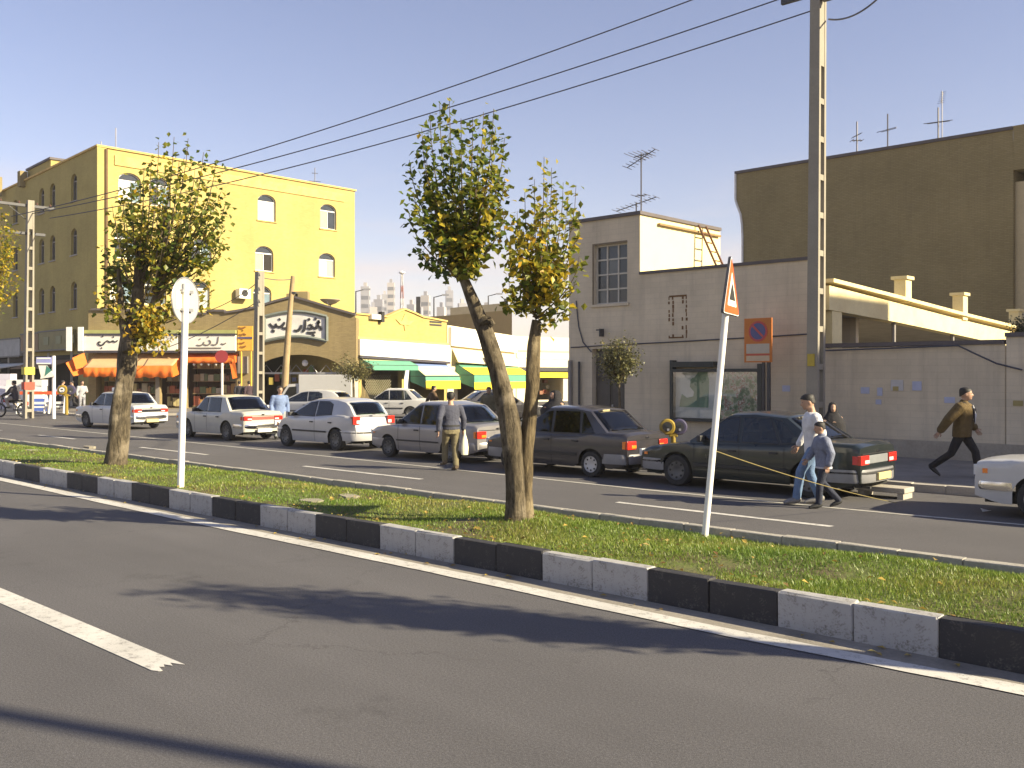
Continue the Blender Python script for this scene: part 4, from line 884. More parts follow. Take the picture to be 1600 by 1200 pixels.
# covered yard: sunlit beam with short posts above it
uY = uR + 0.15
yd = empty('yard_canopy', uv(uY, VW + .4), ROAD_ANG, 'sunlit cream concrete beam with short parapet posts over the yard', 'canopy')
def Ly(px, py): v, z = on_u(px, py, uY); return v - (VW+.4), z
CREAM = M('cream_concrete', (0.76,0.65,0.36), .85, .1, 1.5, .2, 30, dirt=(0.5,0.36,0.15), dirt_amt=.35)
def yz(pts): return [Ly(*q) for q in pts]
beam = [(Ly(1296,448)[0], Ly(1296,446)[1]), Ly(1400,473), Ly(1500,499), Ly(1596,522), Ly(1596,545), Ly(1500,524), Ly(1400,503), (Ly(1296,486)[0], Ly(1296,484)[1])]
MB().prism(beam, lambda y, z: (0,y,z), lambda y, z: (-.35,y,z)).obj('beam', CREAM, yd)
cpn = MB(); tp = [Ly(1296,440), Ly(1400,466), Ly(1500,492), Ly(1596,515)]
for a, b in zip(tp[:-1], tp[1:]): cpn.obox((.12,a[0],a[1]-.02), (0,b[0]-a[0],b[1]-a[1]), (-.6,0,0), (0,0,.10))
cpn.obj('coping', CREAM, yd)
for px, pt, pb in ((1417,437,470),(1506,462,498),(1592,487,520)):
    y, z1 = Ly(px, pt); _, z0 = Ly(px, pb); ps = MB().box(-.30,.05,y-.22,y+.24,z0-.05,z1).obj('parapet_post', CREAM, yd); MB().box(-.38,.11,y-.28,y+.30,z1+.002,z1+.10).obj('cap', CREAM, ps)
for px, pt, pb in ((1405,505,545),(1496,524,545)):
    y, z1 = Ly(px, pt); MB().tube([(-.17,y,.0),(-.17,y,z1+.25)], .07, 8).obj('column', FRAME_G, yd)
y, z1 = Ly(1304, 492); MB().box(-.3,-.02,y-.1,y+.5,0,z1+.1).obj('column', CREAM, yd)
MB().box(-6.0,-5.7,0,26,0,3.6).obj('back_wall', BROWNBRICK, yd)
slab = [Ly(1300,478), Ly(1400,500), Ly(1500,521), Ly(1590,540)]
sm = MB(); [sm.obox((-.36,a[0],a[1]), (0,b[0]-a[0],b[1]-a[1]), (-5.3,0,0), (0,0,.12)) for a, b in zip(slab[:-1], slab[1:])]; sm.obj('roof', CONC, yd)

# tall brown brick block behind
V6 = 45.0
u6a, h6 = on_v(1150, 272, V6); u6b = on_v(1583, 230, V6)[0]
b6 = empty('brick_block', uv(u6a, V6), ROAD_ANG, 'big windowless brown brick block with curved cornice above the boundary wall', 'building')
def L6(px, py): u, z = on_v(px, py, V6); return u - u6a, z
prof = [L6(1150,272), L6(1150,312), L6(1153,322), L6(1158,335), L6(1160,350), L6(1161,370)]
xw = u6b - u6a
facade('wall', b6, BROWNBRICK, (0,0,0), (1,0,0), (0,-1,0), [(prof[-1][0],0),(xw,0),(xw,h6),(0,h6)] + prof[1:])
edge = MB(); pe = [(0,h6)] + prof[1:] + [(prof[-1][0],0)]
edge.add([(x,0,z) for x, z in pe] + [(x,14,z) for x, z in pe], [(i, i+1, len(pe)+i+1, len(pe)+i) for i in range(len(pe)-1)]); edge.obj('end_wall', M('pale_render', (0.66,0.62,0.54), .85, .1, 1), b6)
trim = MB(); [trim.tube([(a[0]-.02,-.03,a[1]),(b[0]-.02,-.03,b[1])], .055, 6) for a, b in zip(pe[:-1], pe[1:])]; trim.obj('edge_trim', M('edge_white', (0.72,0.70,0.66), .7), b6)
MB().box(-.05, xw, -.08, .3, h6, h6+.14).obj('coping', COPING, b6); MB().box(.4, xw, .3, 14.05, h6-.6, h6-.4).obj('roof', ROOFTAR, b6); MB().box(.6, xw+.015, .03, 14, 0, h6-.62).obj('core', BROWNBRICK, b6)
# recessed sunny end to the right with an eave
MB().box(xw+.02, xw+14, .25, 14, 0, L6(1592,282)[1]).obj('wall', M('tan_render', (0.52,0.43,0.26), .85, .12, 1), b6)
MB().box(xw+.02, xw+14, -.06, 14, L6(1592,265)[1], h6+.14).obj('overhang', BROWNBRICK, b6)
# ------------------------------------------------------------------ vehicles (local frame: nose towards +x, left side +y)
TYRE = M('tyre', (0.022,0.022,0.023), .8, .2, 8); HUB = M('hubcap', (0.50,0.49,0.48), .4, .12, 6, metal=.15, dirt=(0.2,0.17,0.14), dirt_amt=.5); HUBD = M('steel_wheel', (0.11,0.11,0.11), .5, .2, 6, metal=.5)
TRIM = M('black_trim', (0.025,0.025,0.027), .55, .15, 6); CHROME = M('chrome', (0.62,0.61,0.60), .15, .05, 4, metal=1.0)
RED = M('tail_red', (0.50,0.025,0.015), .2, .1, 6, coat=.8); AMBER = M('indicator_amber', (0.85,0.22,0.02), .2, .1, 6, coat=.8); CLEAR = M('lamp_clear', (0.62,0.63,0.64), .12, .06, 6, coat=.8)
PLATE = M('plate_pale', (0.66,0.64,0.58), .5, .05, 6); PLATE_Y = M('plate_yellow', (0.62,0.50,0.22), .5, .05, 6); SEAM = M('panel_gap', (0.02,0.02,0.022), .9)
def clear_glass(name, tint):
    m, n, l, p = nodes_of(name); tr = n.new('ShaderNodeBsdfTransparent'); tr.inputs['Color'].default_value = (*tint, 1); gl = n.new('ShaderNodeBsdfGlossy'); gl.inputs['Roughness'].default_value = .02
    fr = n.new('ShaderNodeFresnel'); fr.inputs['IOR'].default_value = 1.6; mx = n.new('ShaderNodeMixShader'); l.new(fr.outputs[0], mx.inputs[0]); l.new(tr.outputs[0], mx.inputs[1]); l.new(gl.outputs[0], mx.inputs[2]); l.new(mx.outputs[0], n['Material Output'].inputs['Surface']); MATS[name] = m; return m
AUTOGLASS = clear_glass('car_glass', (0.50,0.53,0.54)); AUTOGLASS_G = clear_glass('car_glass_green', (0.52,0.64,0.60))
def interp(pts, x):
    if x <= pts[0][0]: return pts[0][1]
    for (a, b), (c, d) in zip(pts[:-1], pts[1:]):
        if x <= c: return b + (d-b)*(x-a)/(c-a) if c > a else d
    return pts[-1][1]
def car(name, label, loc, rz, sp, paint, group=None, cat='car', hub='cap', plate=PLATE, glass=None):
    root = empty(name, loc, rz, label, cat, group)
    L, W = sp['L'], sp['W']; hl = L/2; r = sp.get('r', .29); ra = r + .055; xf, xr = sp['wf'], sp['wr']; sill = sp.get('sill', .2)
    top = sp['top']; belt = sp['belt']; glass = glass or AUTOGLASS
    bulge = sp.get('round', .12)
    def zt(x): return interp(top, x)
    def zb(x):
        z = sill + .10*max(0, (abs(x)-hl+.35)/.35)
        for c in (xf, xr):
            if abs(x-c) < ra: z = max(z, r + math.sqrt(max(0, ra*ra-(x-c)**2)))
        return z
    def hw(x, z):
        e = min(1, abs(x)/hl); p = 1 - bulge*e**5 - .02*e*e
        t = (z - .55)/.5; q = 1 - .035*t*t if z > .55 else 1 - .06*((.55-z)/.4)**2
        return W/2*p*q
    xs = set(np.linspace(-hl, hl, 34)); xs |= {p[0] for p in top}
    for c in (xf, xr):
        for a in np.linspace(0, math.pi, 15): xs.add(c + ra*math.cos(a))
    xs = sorted(x for x in xs if -hl <= x <= hl); xs = [x for i, x in enumerate(xs) if i == 0 or x - xs[i-1] > .004]
    fr = [0, .14, .32, .5, .66, .8, .9, .965]
    rings = []
    for x in xs:
        b, t = zb(x), zt(x); sidep = []
        for f in fr:
            z = b + (t-b)*f; sidep.append((hw(x, z)*(1 if f < .9 else (1-.35*(f-.9))), z))
        h = sidep[-1][0]; crown = sp.get('crown', .03)
        cap = [(h-.035, t), (h*.72, t+crown*.5), (h*.36, t+crown*.9), (0, t+crown)]
        half = sidep + cap
        ring = [(x, y, z) for y, z in half] + [(x, -y, z) for y, z in half[-2::-1]]
        rings.append(ring)
    mb = MB(); n = len(rings[0]); mb.add([p for rg_ in rings for p in rg_], [(i*n+k, i*n+k+1, (i+1)*n+k+1, (i+1)*n+k) for i in range(len(rings)-1) for k in range(n-1)] + [tuple(range(n)), tuple((len(rings)-1)*n+k for k in range(n))[::-1]])
    body = mb.obj('body', paint, root, smooth=True, sharp=38)
    ub = MB(); ub.box(-hl+.12, hl-.12, -W*.40, W*.40, sill+.0, .66); ub.obj('underbody', BLACK, root)
    # cabin
    gh = sp['cabin']; x0, x1 = gh[0][0], gh[-1][0]; top_in = sp.get('tumble', .17)
    zr = max(p[1] for p in gh)
    def cz(x): return interp(gh, x)
    def ch(z, x=0): 
        t = max(0, (z-belt+.04))/(zr-belt); return hw(x, belt)*.985 - top_in*t**1.15
    cx = sorted(set(np.linspace(x0, x1, 26)) | {p[0] for p in gh}); rings = []
    for x in cx:
        t = cz(x); b = belt - .05; sidep = []
        for f in (0, .3, .6, .85, .96): z = b + (t-b)*f; sidep.append((ch(z, x), z))
        h = sidep[-1][0]; cr = .035*min(1, (t-b)/(zr-b))
        half = sidep + [(h-.05, t), (h*.7, t+cr*.5), (h*.35, t+cr*.9), (0, t+cr)]
        rings.append([(x, y, z) for y, z in half] + [(x, -y, z) for y, z in half[-2::-1]])
    mb = MB(); n = len(rings[0]); mb.add([p for rg_ in rings for p in rg_], [(i*n+k, i*n+k+1, (i+1)*n+k+1, (i+1)*n+k) for i in range(len(rings)-1) for k in range(n-1)] + [tuple(range(n)), tuple((len(rings)-1)*n+k for k in range(n))[::-1]])
    cabin = mb.obj('cabin', paint, root, smooth=True, sharp=38)
    # cut the window openings through the shell so that one sees into the car
    (ws0, ws1), (rw0, rw1) = sp['ws'], sp['rw']
    cut = [MB().prism(poly, lambda x, z: (x, 2, z), lambda x, z: (x, -2, z)) for poly in sp['glass']]
    def endcut(xa, xb, far):
        ya, yb = ch(cz(xa), xa)-.13, ch(cz(xb), xb)-.11; za, zc = cz(xa), cz(xb); q = [(-ya, za), (ya, za), (yb, zc), (-yb, zc)]
        sg = 1 if far > 0 else -1
        return MB().add([((xa-sg*.10 if z == za else xb-sg*.10), y, z+.02*(1 if z == zc else -1)) for y, z in q] + [((xa+sg*.5 if z == za else xb+sg*.9), y, z+.02*(1 if z == zc else -1)+(.25 if z == zc else .06)) for y, z in q], [(0,1,2,3),(4,5,6,7),(0,1,5,4),(1,2,6,5),(2,3,7,6),(3,0,4,7)])
    cut += [endcut(ws0, ws1, 1), endcut(rw0, rw1, -1)]
    for jit in (0, .004, -.005, .009, -.011, .015):
        cobs = []; cabin.modifiers.clear(); solid = cabin.modifiers.new('t', 'SOLIDIFY'); solid.thickness = .035; solid.offset = -1
        for i, c_ in enumerate(cut):
            co = c_.obj('cutter', None, root); co.location = (jit*.7, jit*.3, jit*.5); cobs.append(co); b_ = cabin.modifiers.new('b%d' % i, 'BOOLEAN'); b_.operation = 'DIFFERENCE'; b_.object = co; b_.solver = 'EXACT'
        bpy.context.view_layer.update(); nv = len(cabin.data.vertices)
        dg = bpy.context.evaluated_depsgraph_get(); me2 = bpy.data.meshes.new_from_object(cabin.evaluated_get(dg)); cabin.modifiers.clear()
        for co in cobs: bpy.data.objects.remove(co, do_unlink=True)
        ok = len(me2.vertices) > nv * .8; print(name, 'cabin cut', jit, nv, len(me2.vertices), ok)
        if ok: cabin.data = me2; me2.set_sharp_from_angle(angle=math.radians(38)); break
    MB().box(x0+.15, x1-.12, -W*.40, W*.40, belt-.03, belt+.035 if top[3][1] < belt else belt+.04).obj('interior_floor', BLACK, root)
    SEATM = M('seat_cloth', (0.10,0.095,0.09), .9, .2, 6)
    for sx, hh in ((.0+.12, 0), (-.72, -.06)):
        for sy in (-.36, .36):
            bk = MB().obox((sx-.16, sy-.24, belt-.02), (.10,0,0), (0,.48,0), (-.06,0,.22+hh)).obj('seat', SEATM, root, bevel=.03)
            MB().obox((sx-.22, sy-.12, belt+.23+hh), (.07,0,0), (0,.24,0), (-.02,0,.14)).obj('headrest', SEATM, bk, bevel=.03)
    sw = MB().tube([(x1-.55+.06*math.sin(a)*.4, .36+.18*math.cos(a), belt+.08+.16*math.sin(a)) for a in [k*math.pi/8 for k in range(17)]], .014, 5, False); sw.obj('steering_wheel', BLACK, root, smooth=True)
    # side glass, each pane proud of the cabin, dark rubber border behind it
    for side in (1, -1):
        for poly in sp['glass']:
            c = (sum(p[0] for p in poly)/len(poly), sum(p[1] for p in poly)/len(poly))
            big = [(c[0]+(p[0]-c[0])*1.0+.018*(1 if p[0] > c[0] else -1), c[1]+(p[1]-c[1])*1.0+.018*(1 if p[1] > c[1] else -1)) for p in poly]
            fn = lambda off: (lambda x, z: (x, side*(ch(z, x)+off), z))
            w_ = MB().prism(poly, fn(.012), fn(.003)).obj('side_window', glass, root)
            sl = MB(); nn_ = len(poly)
            for i in range(nn_):
                a_, b_, c2, d2 = poly[i], poly[(i+1) % nn_], big[(i+1) % nn_], big[i]
                sl.prism([a_, b_, c2, d2], fn(.008), fn(-.004)) if abs((b_[0]-a_[0])*(d2[1]-a_[1])-(b_[1]-a_[1])*(d2[0]-a_[0])) > 1e-6 else None
            sl.obj('seal', TRIM, w_)
    # windscreen and rear window as curved patches lying on the sloping ends
    def screen(nm, xa, xb, ya, yb):
        nx, ny = 5, 6
        for (off, grow, m_, nm2, par) in ((.004, .035, glass, nm, root),):
            vs = []
            for i in range(nx+1):
                f = i/nx; x = xa + (xb-xa)*f + (grow*(f-.5)*2)*(1 if xb > xa else -1)*.8; z = cz(x)
                for j in range(ny+1):
                    y = (ya + (yb-ya)*f + grow)*(j/ny*2-1); h = ch(z, x) - .05; q = min(1, abs(y)/max(.1, h)); zz = z + .035*min(1,(z-belt+.05)/(zr-belt+.05))*(1-q*q)
                    d = (gh[-1][0]-gh[-2][0], gh[-1][1]-gh[-2][1]) if xa > 0 else (gh[1][0]-gh[0][0], gh[1][1]-gh[0][1]); ln = math.hypot(*d); nxn, nzn = -d[1]/ln, d[0]/ln
                    vs.append((x + nxn*off, y, zz + nzn*off))
            mb_ = MB().add(vs, [(i*(ny+1)+j, (i+1)*(ny+1)+j, (i+1)*(ny+1)+j+1, i*(ny+1)+j+1) for i in range(nx) for j in range(ny)])
            o = mb_.obj(nm2, m_, par or screen.last, smooth=True)
            o.modifiers.new('thick', 'SOLIDIFY').thickness = .004
            screen.last = o if par else screen.last
    screen.last = None
    hb = lambda x: ch(cz(x), x)
    screen('windscreen', ws0, ws1, hb(ws0)-.12, hb(ws1)-.10); screen('rear_window', rw0, rw1, hb(rw0)-.12, hb(rw1)-.10)
    # wheels
    for x in (xf, xr):
        for s in (1, -1):
            yo = s*(W/2 - .10 - .02)
            wh = empty('wheel', (x, yo, r), 0, parent=root)
            wd = .19
            MB().lathe([(r*.60,-wd/2),(r*.93,-wd/2),(r,-wd/2+.03),(r,wd/2-.03),(r*.93,wd/2),(r*.60,wd/2),(r*.60,-wd/2)], 28, (0,0,0), 'y', False).obj('tyre', TYRE, wh, smooth=True)
            m_ = HUB if hub != 'steel' else HUBD
            fo = s*wd/2
            MB().lathe([(.012, fo-s*.035),(r*.2, fo-s*.030),(r*.34, fo-s*.012),(r*.56, fo-s*.012),(r*.63, fo+s*.006),(r*.63, fo-s*.09),(.012, fo-s*.09)], 24, (0,0,0), 'y').obj('rim', m_, wh, smooth=True)
            if x in (xf, xr) and s == 1:
                for k in range(8):
                    a = 2*math.pi*k/8; MB().lathe([(.004, fo-s*.016),(r*.075, fo-s*.016),(r*.075, fo-s*.006),(.004, fo-s*.006)], 7, (r*.46*math.cos(a), 0, r*.46*math.sin(a)), 'y').obj('slot', BLACK, wh)
    # bumpers
    def bumper(nm, sgn, z0, z1, m_, stick=.07):
        mbb = MB(); sd = [(sgn*x, hw(x, .45)+.020) for x in (hl-.46, hl-.36, hl-.26, hl-.17, hl-.10)]; w0 = sd[-1][1]
        path = [(x, -y) for x, y in sd] + [(sgn*(hl-.05 + (stick+.05)*(1-abs(f)**4)), w0*f*(1-.05*abs(f)**3)) for f in (-.97,-.9,-.75,-.5,-.25,0,.25,.5,.75,.9,.97)] + [(x, y) for x, y in sd[::-1]]
        rr_ = []
        for x, y in path: rr_.append([(x,y,z0+.02),(x+sgn*.012,y*1.005,z0+.05),(x+sgn*.012,y*1.005,z1-.04),(x,y,z1),(x-sgn*.12,y*.97,z1),(x-sgn*.12,y*.97,z0+.02)])
        return mbb.rings(rr_).obj(nm, m_, root, smooth=True, sharp=50)
    bz = sp.get('bump', (.30,.50)); bm_ = sp.get('bump_mat') or TRIM
    rb = bumper('rear_bumper', -1, bz[0], bz[1], bm_); fb = bumper('front_bumper', 1, bz[0]-.02, bz[1]-.02, bm_)
    if sp.get('bump_strip'): bumper('bumper_strip', -1, bz[1]-.09, bz[1]-.03, sp['bump_strip'], .085); bumper('bumper_strip', 1, bz[1]-.11, bz[1]-.05, sp['bump_strip'], .085)
    # lamps, plates, grille on the two ends
    def endbox(nm, sgn, y0, y1, z0, z1, m_, t=.03, par=None, xo=0):
        xe = sgn*(hl - .035 + xo)
        a = MB().box(min(xe, xe+sgn*(t+.03)), max(xe, xe+sgn*(t+.03)), y0, y1, z0, z1); return a.obj(nm, m_, par or root, bevel=.008)
    tz0, tz1, tw, tin = sp['tail']
    for s in (1, -1):
        ya, yb = sorted((s*(W/2*.885 - tw), s*W/2*.885)); tl = endbox('tail_light', -1, ya, yb, tz0, tz1, RED)
        yi = sorted((s*(W/2*.885 - tw), s*(W/2*.885 - tw*.45))); endbox('indicator', -1, yi[0]+.005, yi[1]-.005, tz0+.02, tz0+(tz1-tz0)*.5, AMBER if tin else CLEAR, .036, tl)
        hz0, hz1, hwid = sp['head']; ya, yb = sorted((s*(W/2*.87 - hwid), s*W/2*.87)); hlp = endbox('headlight', 1, ya, yb, hz0, hz1, CLEAR)
        # lamp wrapping onto the flank
        yy = s*(hw(hl-.12, tz1)-.004); MB().box(-hl+.03, -hl+sp.get('wrap',.12), min(yy, yy+s*.014), max(yy, yy+s*.014), tz0+.01, tz1-.01).obj('lamp_side', AMBER if tin else RED, tl)
        yy = s*(hw(hl-.2, hz0)-.004); MB().box(hl-.19, hl-.12, min(yy, yy+s*.012), max(yy, yy+s*.012), hz0+.04, hz1-.05).obj('indicator', AMBER, hlp)
    pz = sp.get('plate_z', (tz0+tz1)/2); endbox('number_plate', -1, -.26, .26, pz-.06, pz+.06, plate, .03, None, -.04 if pz > bz[1] else .10)
    endbox('front_plate', 1, -.26, .26, bz[0]+.03, bz[0]+.14, plate, .03, None, .10)
    endbox('grille', 1, -W*.26, W*.26, hz0, hz1-.02, TRIM, .02)
    if sp.get('band'): endbox('tail_band', -1, -(W/2*.885-tw)+.01, W/2*.885-tw-.01, tz0+.01, tz1-.01, sp['band'], .012)
    # side details: mouldings, door gaps, handles, mirrors
    for s in (1, -1):
        z0, z1 = sp.get('mould', (.44,.50))
        if z1 > z0:
            segs = [(xr+ra+.04, xf-ra-.04)]
            for a, b in segs:
                m4 = MB(); nn = 8
                for i in range(nn):
                    xa, xb = a+(b-a)*i/nn, a+(b-a)*(i+1)/nn
                    m4.add([(xa, s*(hw(xa,z0)+.0), z0),(xb, s*(hw(xb,z0)), z0),(xb, s*(hw(xb,z1)), z1),(xa, s*hw(xa,z1), z1),(xa, s*(hw(xa,z0)+.018), z0+.008),(xb, s*(hw(xb,z0)+.018), z0+.008),(xb, s*(hw(xb,z1)+.018), z1-.008),(xa, s*(hw(xa,z1)+.018), z1-.008)], [(4,5,6,7),(0,1,5,4),(3,7,6,2)])
                m4.obj('side_moulding', sp.get('mould_mat') or TRIM, root)
        for x in sp['seams']:
            sm = MB(); zs_ = np.linspace(sill+.03, belt-.02, 7)
            if zb(x) < sill + .05:
                for za, zc in zip(zs_[:-1], zs_[1:]):
                    sm.add([(x-.006, s*(hw(x,za)+.0025), za),(x+.006, s*(hw(x,za)+.0025), za),(x+.006, s*(hw(x,zc)+.0025), zc),(x-.006, s*(hw(x,zc)+.0025), zc)], [(0,1,2,3)])
                sm.obj('door_gap', SEAM, root, fix=False)
        for x in sp['handles']:
            z = belt - .13; y = hw(x, z); MB().box(x-.075, x+.075, min(s*y, s*(y+.028)), max(s*y, s*(y+.028)), z-.018, z+.018).obj('door_handle', TRIM, root, bevel=.006)
        if sp.get('mirror'):
            x = sp['mirror']; z = belt+.06; y = hw(x, belt); mr = MB().obox((x-.03, s*(y-.04), z-.05), (.09,0,0), (0,s*.19,0), (0,0,.12)); mr.obj('wing_mirror', sp.get('mirror_mat') or TRIM, root, bevel=.02)
    xe = -hl-.004
    bg = MB(); bw_ = hw(-hl+.02, tz1)-tw*.2; bg.box(xe-.004, xe+.02, -bw_, bw_, tz1+.015, tz1+.025); bg.obj('boot_gap', SEAM, root); MB().box(xe-.012, xe+.02, -.05, .05, tz1+.04, tz1+.07).obj('badge', CHROME, root)
    ex = MB().tube([(-hl+.2,.35,.22),(-hl-.02,.35,.21)], .025, 8); ex.obj('exhaust', HUBD, root)
    return root
# body types -----------------------------------------------------------------
SALOON = dict(L=4.41, W=1.70, wf=1.32, wr=-1.35, belt=.86, r=.30, round=.13, top=[(-2.205,.62),(-2.19,.88),(-2.10,.935),(-1.45,.95),(-1.0,.90),(.7,.86),(.95,.86),(1.95,.72),(2.13,.66),(2.205,.55)],
    cabin=[(-1.50,.93),(-.86,1.36),(-.2,1.41),(.25,1.385),(1.02,.88)], ws=(.93,.34), rw=(-1.42,-.93), tumble=.2,
    glass=[[(.02,.90),(.84,.90),(.80,.97),(.34,1.29),(.06,1.33)],[(-.78,.90),(-.06,.90),(-.03,1.33),(-.55,1.33)],[(-1.20,.93),(-.84,.91),(-.62,1.31),(-.78,1.29)]],
    tail=(.60,.76,.34,False), head=(.52,.66,.36), seams=[.92,-.02,-.90], handles=[.12,-.70], mirror=.72, mould=(.40,.47), bump=(.28,.52), plate_z=.40)
COMPACT = dict(L=3.93, W=1.60, wf=1.20, wr=-1.10, belt=.86, r=.27, round=.12, top=[(-1.965,.60),(-1.955,.86),(-1.88,.915),(-1.42,.93),(-1.0,.89),(.6,.86),(.85,.86),(1.72,.76),(1.91,.69),(1.965,.56)],
    cabin=[(-1.50,.91),(-.98,1.36),(-.55,1.42),(.12,1.415),(.90,.87)], ws=(.82,.20), rw=(-1.43,-1.03), tumble=.17,
    glass=[[(-.02,.90),(.74,.90),(.70,.97),(.22,1.30),(.02,1.34)],[(-.80,.90),(-.09,.90),(-.06,1.34),(-.72,1.34)],[(-1.18,.92),(-.86,.90),(-.79,1.33),(-.86,1.31)]],
    tail=(.60,.77,.30,True), head=(.56,.68,.30), seams=[.78,-.05,-.84], handles=[.08,-.70], mirror=.66, mould=(.45,.51), bump=(.28,.50), plate_z=.68, wrap=.10)
HATCH = dict(L=3.84, W=1.65, wf=1.22, wr=-1.22, belt=.90, r=.30, round=.24, top=[(-1.92,.50),(-1.905,.70),(-1.87,.86),(-1.80,.95),(-1.5,.99),(-1.2,1.0),(-.6,.95),(.5,.91),(.85,.91),(1.25,.86),(1.55,.77),(1.76,.66),(1.87,.56),(1.92,.46)],
    cabin=[(-1.84,.95),(-1.60,1.24),(-1.42,1.35),(-1.1,1.41),(-.5,1.435),(-.1,1.42),(.2,1.35),(.6,1.16),(1.12,.90)], ws=(1.02,.30), rw=(-1.78,-1.50), tumble=.20, crown=.05,
    glass=[[(-.22,.94),(.86,.94),(.80,1.0),(.16,1.30),(-.18,1.345)],[(-.98,1.0),(-.30,.95),(-.26,1.345),(-.72,1.34),(-.92,1.26)]],
    tail=(.74,.96,.24,False), head=(.56,.74,.36), seams=[.90,-.26], handles=[-.12,-.98], mirror=.80, mould=(.48,.53), bump=(.26,.56), plate_z=.70, wrap=.26)
BOXY = dict(L=4.30, W=1.61, wf=1.27, wr=-1.23, belt=.88, r=.30, round=.08, top=[(-2.15,.60),(-2.14,.86),(-2.04,.93),(-1.40,.95),(-1.0,.89),(.7,.88),(.95,.89),(1.95,.83),(2.12,.80),(2.15,.56)],
    cabin=[(-1.42,.93),(-.98,1.38),(-.5,1.425),(.25,1.41),(.86,.89)], ws=(.80,.31), rw=(-1.35,-1.02), tumble=.14,
    glass=[[(-.02,.92),(.66,.92),(.64,.97),(.32,1.32),(.03,1.345)],[(-.86,.92),(-.10,.92),(-.07,1.345),(-.74,1.34)]],
    tail=(.66,.79,.30,False), head=(.60,.76,.32), seams=[.74,-.05,-.90], handles=[.06,-.72], mirror=.60, mould=(0,0), bump=(.40,.54), plate_z=.34)
WHITE_P = paint_mat('white_car_paint', (0.53,0.525,0.51), 0, .35, .12); IVORY_P = paint_mat('ivory_car_paint', (0.46,0.45,0.40), 0, .4, .18)
SILVER_P = paint_mat('silver_white_car_paint', (0.47,0.47,0.48), .15, .3, .12); GREY_P = paint_mat('silver_car_paint', (0.26,0.25,0.26), .45, .32, .15)
DGREY_P = paint_mat('dark_grey_car_paint', (0.036,0.034,0.042), .3, .28, .03); DGREEN_P = paint_mat('dark_green_car_paint', (0.012,0.019,0.019), .3, .26, .03)
HEAD = ROAD_ANG + math.pi
def at_uv(u, v): return uv(u, v, 0.0)
ROWG = 'cars parked along the far kerb'
BUMPG = M('bumper_grey', (0.20,0.20,0.21), .4, .12, 4, coat=.3); sp = dict(SALOON); sp['bump_mat'] = BUMPG; sp['bump_strip'] = TRIM; sp['band'] = M('tail_band_grey', (0.22,0.23,0.24), .3)
car('parked_car', 'dark green-black saloon parked behind the two walking boys', at_uv(-8.85, 16.22), HEAD, sp, DGREEN_P, ROWG, hub='steel', plate=PLATE_Y)
sp = dict(COMPACT); sp['bump_mat'] = BUMPG; sp['mould'] = (.43,.49)
car('parked_car', 'dark grey compact saloon with pale hubcaps behind the forked trunk', at_uv(-13.40, 16.25), HEAD, sp, DGREY_P, ROWG)
sp = dict(COMPACT); sp['bump_mat'] = GREY_P; sp['mould'] = (.44,.48)
car('parked_car', 'silver compact saloon beside the man carrying a white bag', at_uv(-17.95, 16.55), HEAD, sp, GREY_P, ROWG, hub='steel', glass=AUTOGLASS_G)
sp = dict(HATCH); sp['bump_mat'] = SILVER_P; sp['bump_strip'] = TRIM
car('parked_car', 'white rounded hatchback with black bumper strip in the parked row', at_uv(-23.05, 16.9), HEAD, sp, SILVER_P, ROWG, hub='steel', glass=AUTOGLASS_G)
sp = dict(BOXY); sp['bump_mat'] = CHROME; sp['band'] = M('tail_band_red', (0.35,0.10,0.08), .3)
car('parked_car', 'old ivory boxy saloon with chrome bumper, second from the left of the row', at_uv(-28.95, 16.95), HEAD, sp, IVORY_P, ROWG, hub='steel')
sp = dict(BOXY); sp['bump_mat'] = CHROME; sp['band'] = CHROME
tx = car('taxi', 'old white boxy saloon with a white roof sign, leftmost in the road', at_uv(-37.75, 17.35), HEAD + .10, sp, WHITE_P, ROWG, hub='steel', plate=PLATE_Y)
MB().box(-.16,.16,-.30,.30,1.45,1.60).obj('roof_sign', WHITEPAINT, tx, bevel=.02); MB().box(-.3,.3,-.32,.32,1.435,1.452).obj('roof_rack', DARKMETAL, tx)
sp = dict(BOXY); sp['bump_mat'] = CHROME
car('parked_car', 'white saloon cut off by the right edge, only its nose in view', at_uv(-2.65, 16.02), HEAD, sp, WHITE_P, ROWG, hub='cap')
# cars in the side street
p = ground(613, 652); car('parked_car', 'white compact saloon parked near the striped awnings', (p.x, p.y, 0), math.radians(172), dict(COMPACT), WHITE_P, 'cars standing in the side street', hub='steel')
p = ground(480, 660); car('parked_car', 'white hatchback standing before the arched arcade entrance', (p.x, p.y+1, 0), math.radians(160), dict(HATCH), WHITE_P, 'cars standing in the side street', hub='steel')
p = ground(775, 658); car('parked_car', 'dark saloon half hidden behind the leaning trunk in the side street', (p.x, p.y, 0), math.radians(20), dict(SALOON), DGREY_P, 'cars standing in the side street', hub='steel')
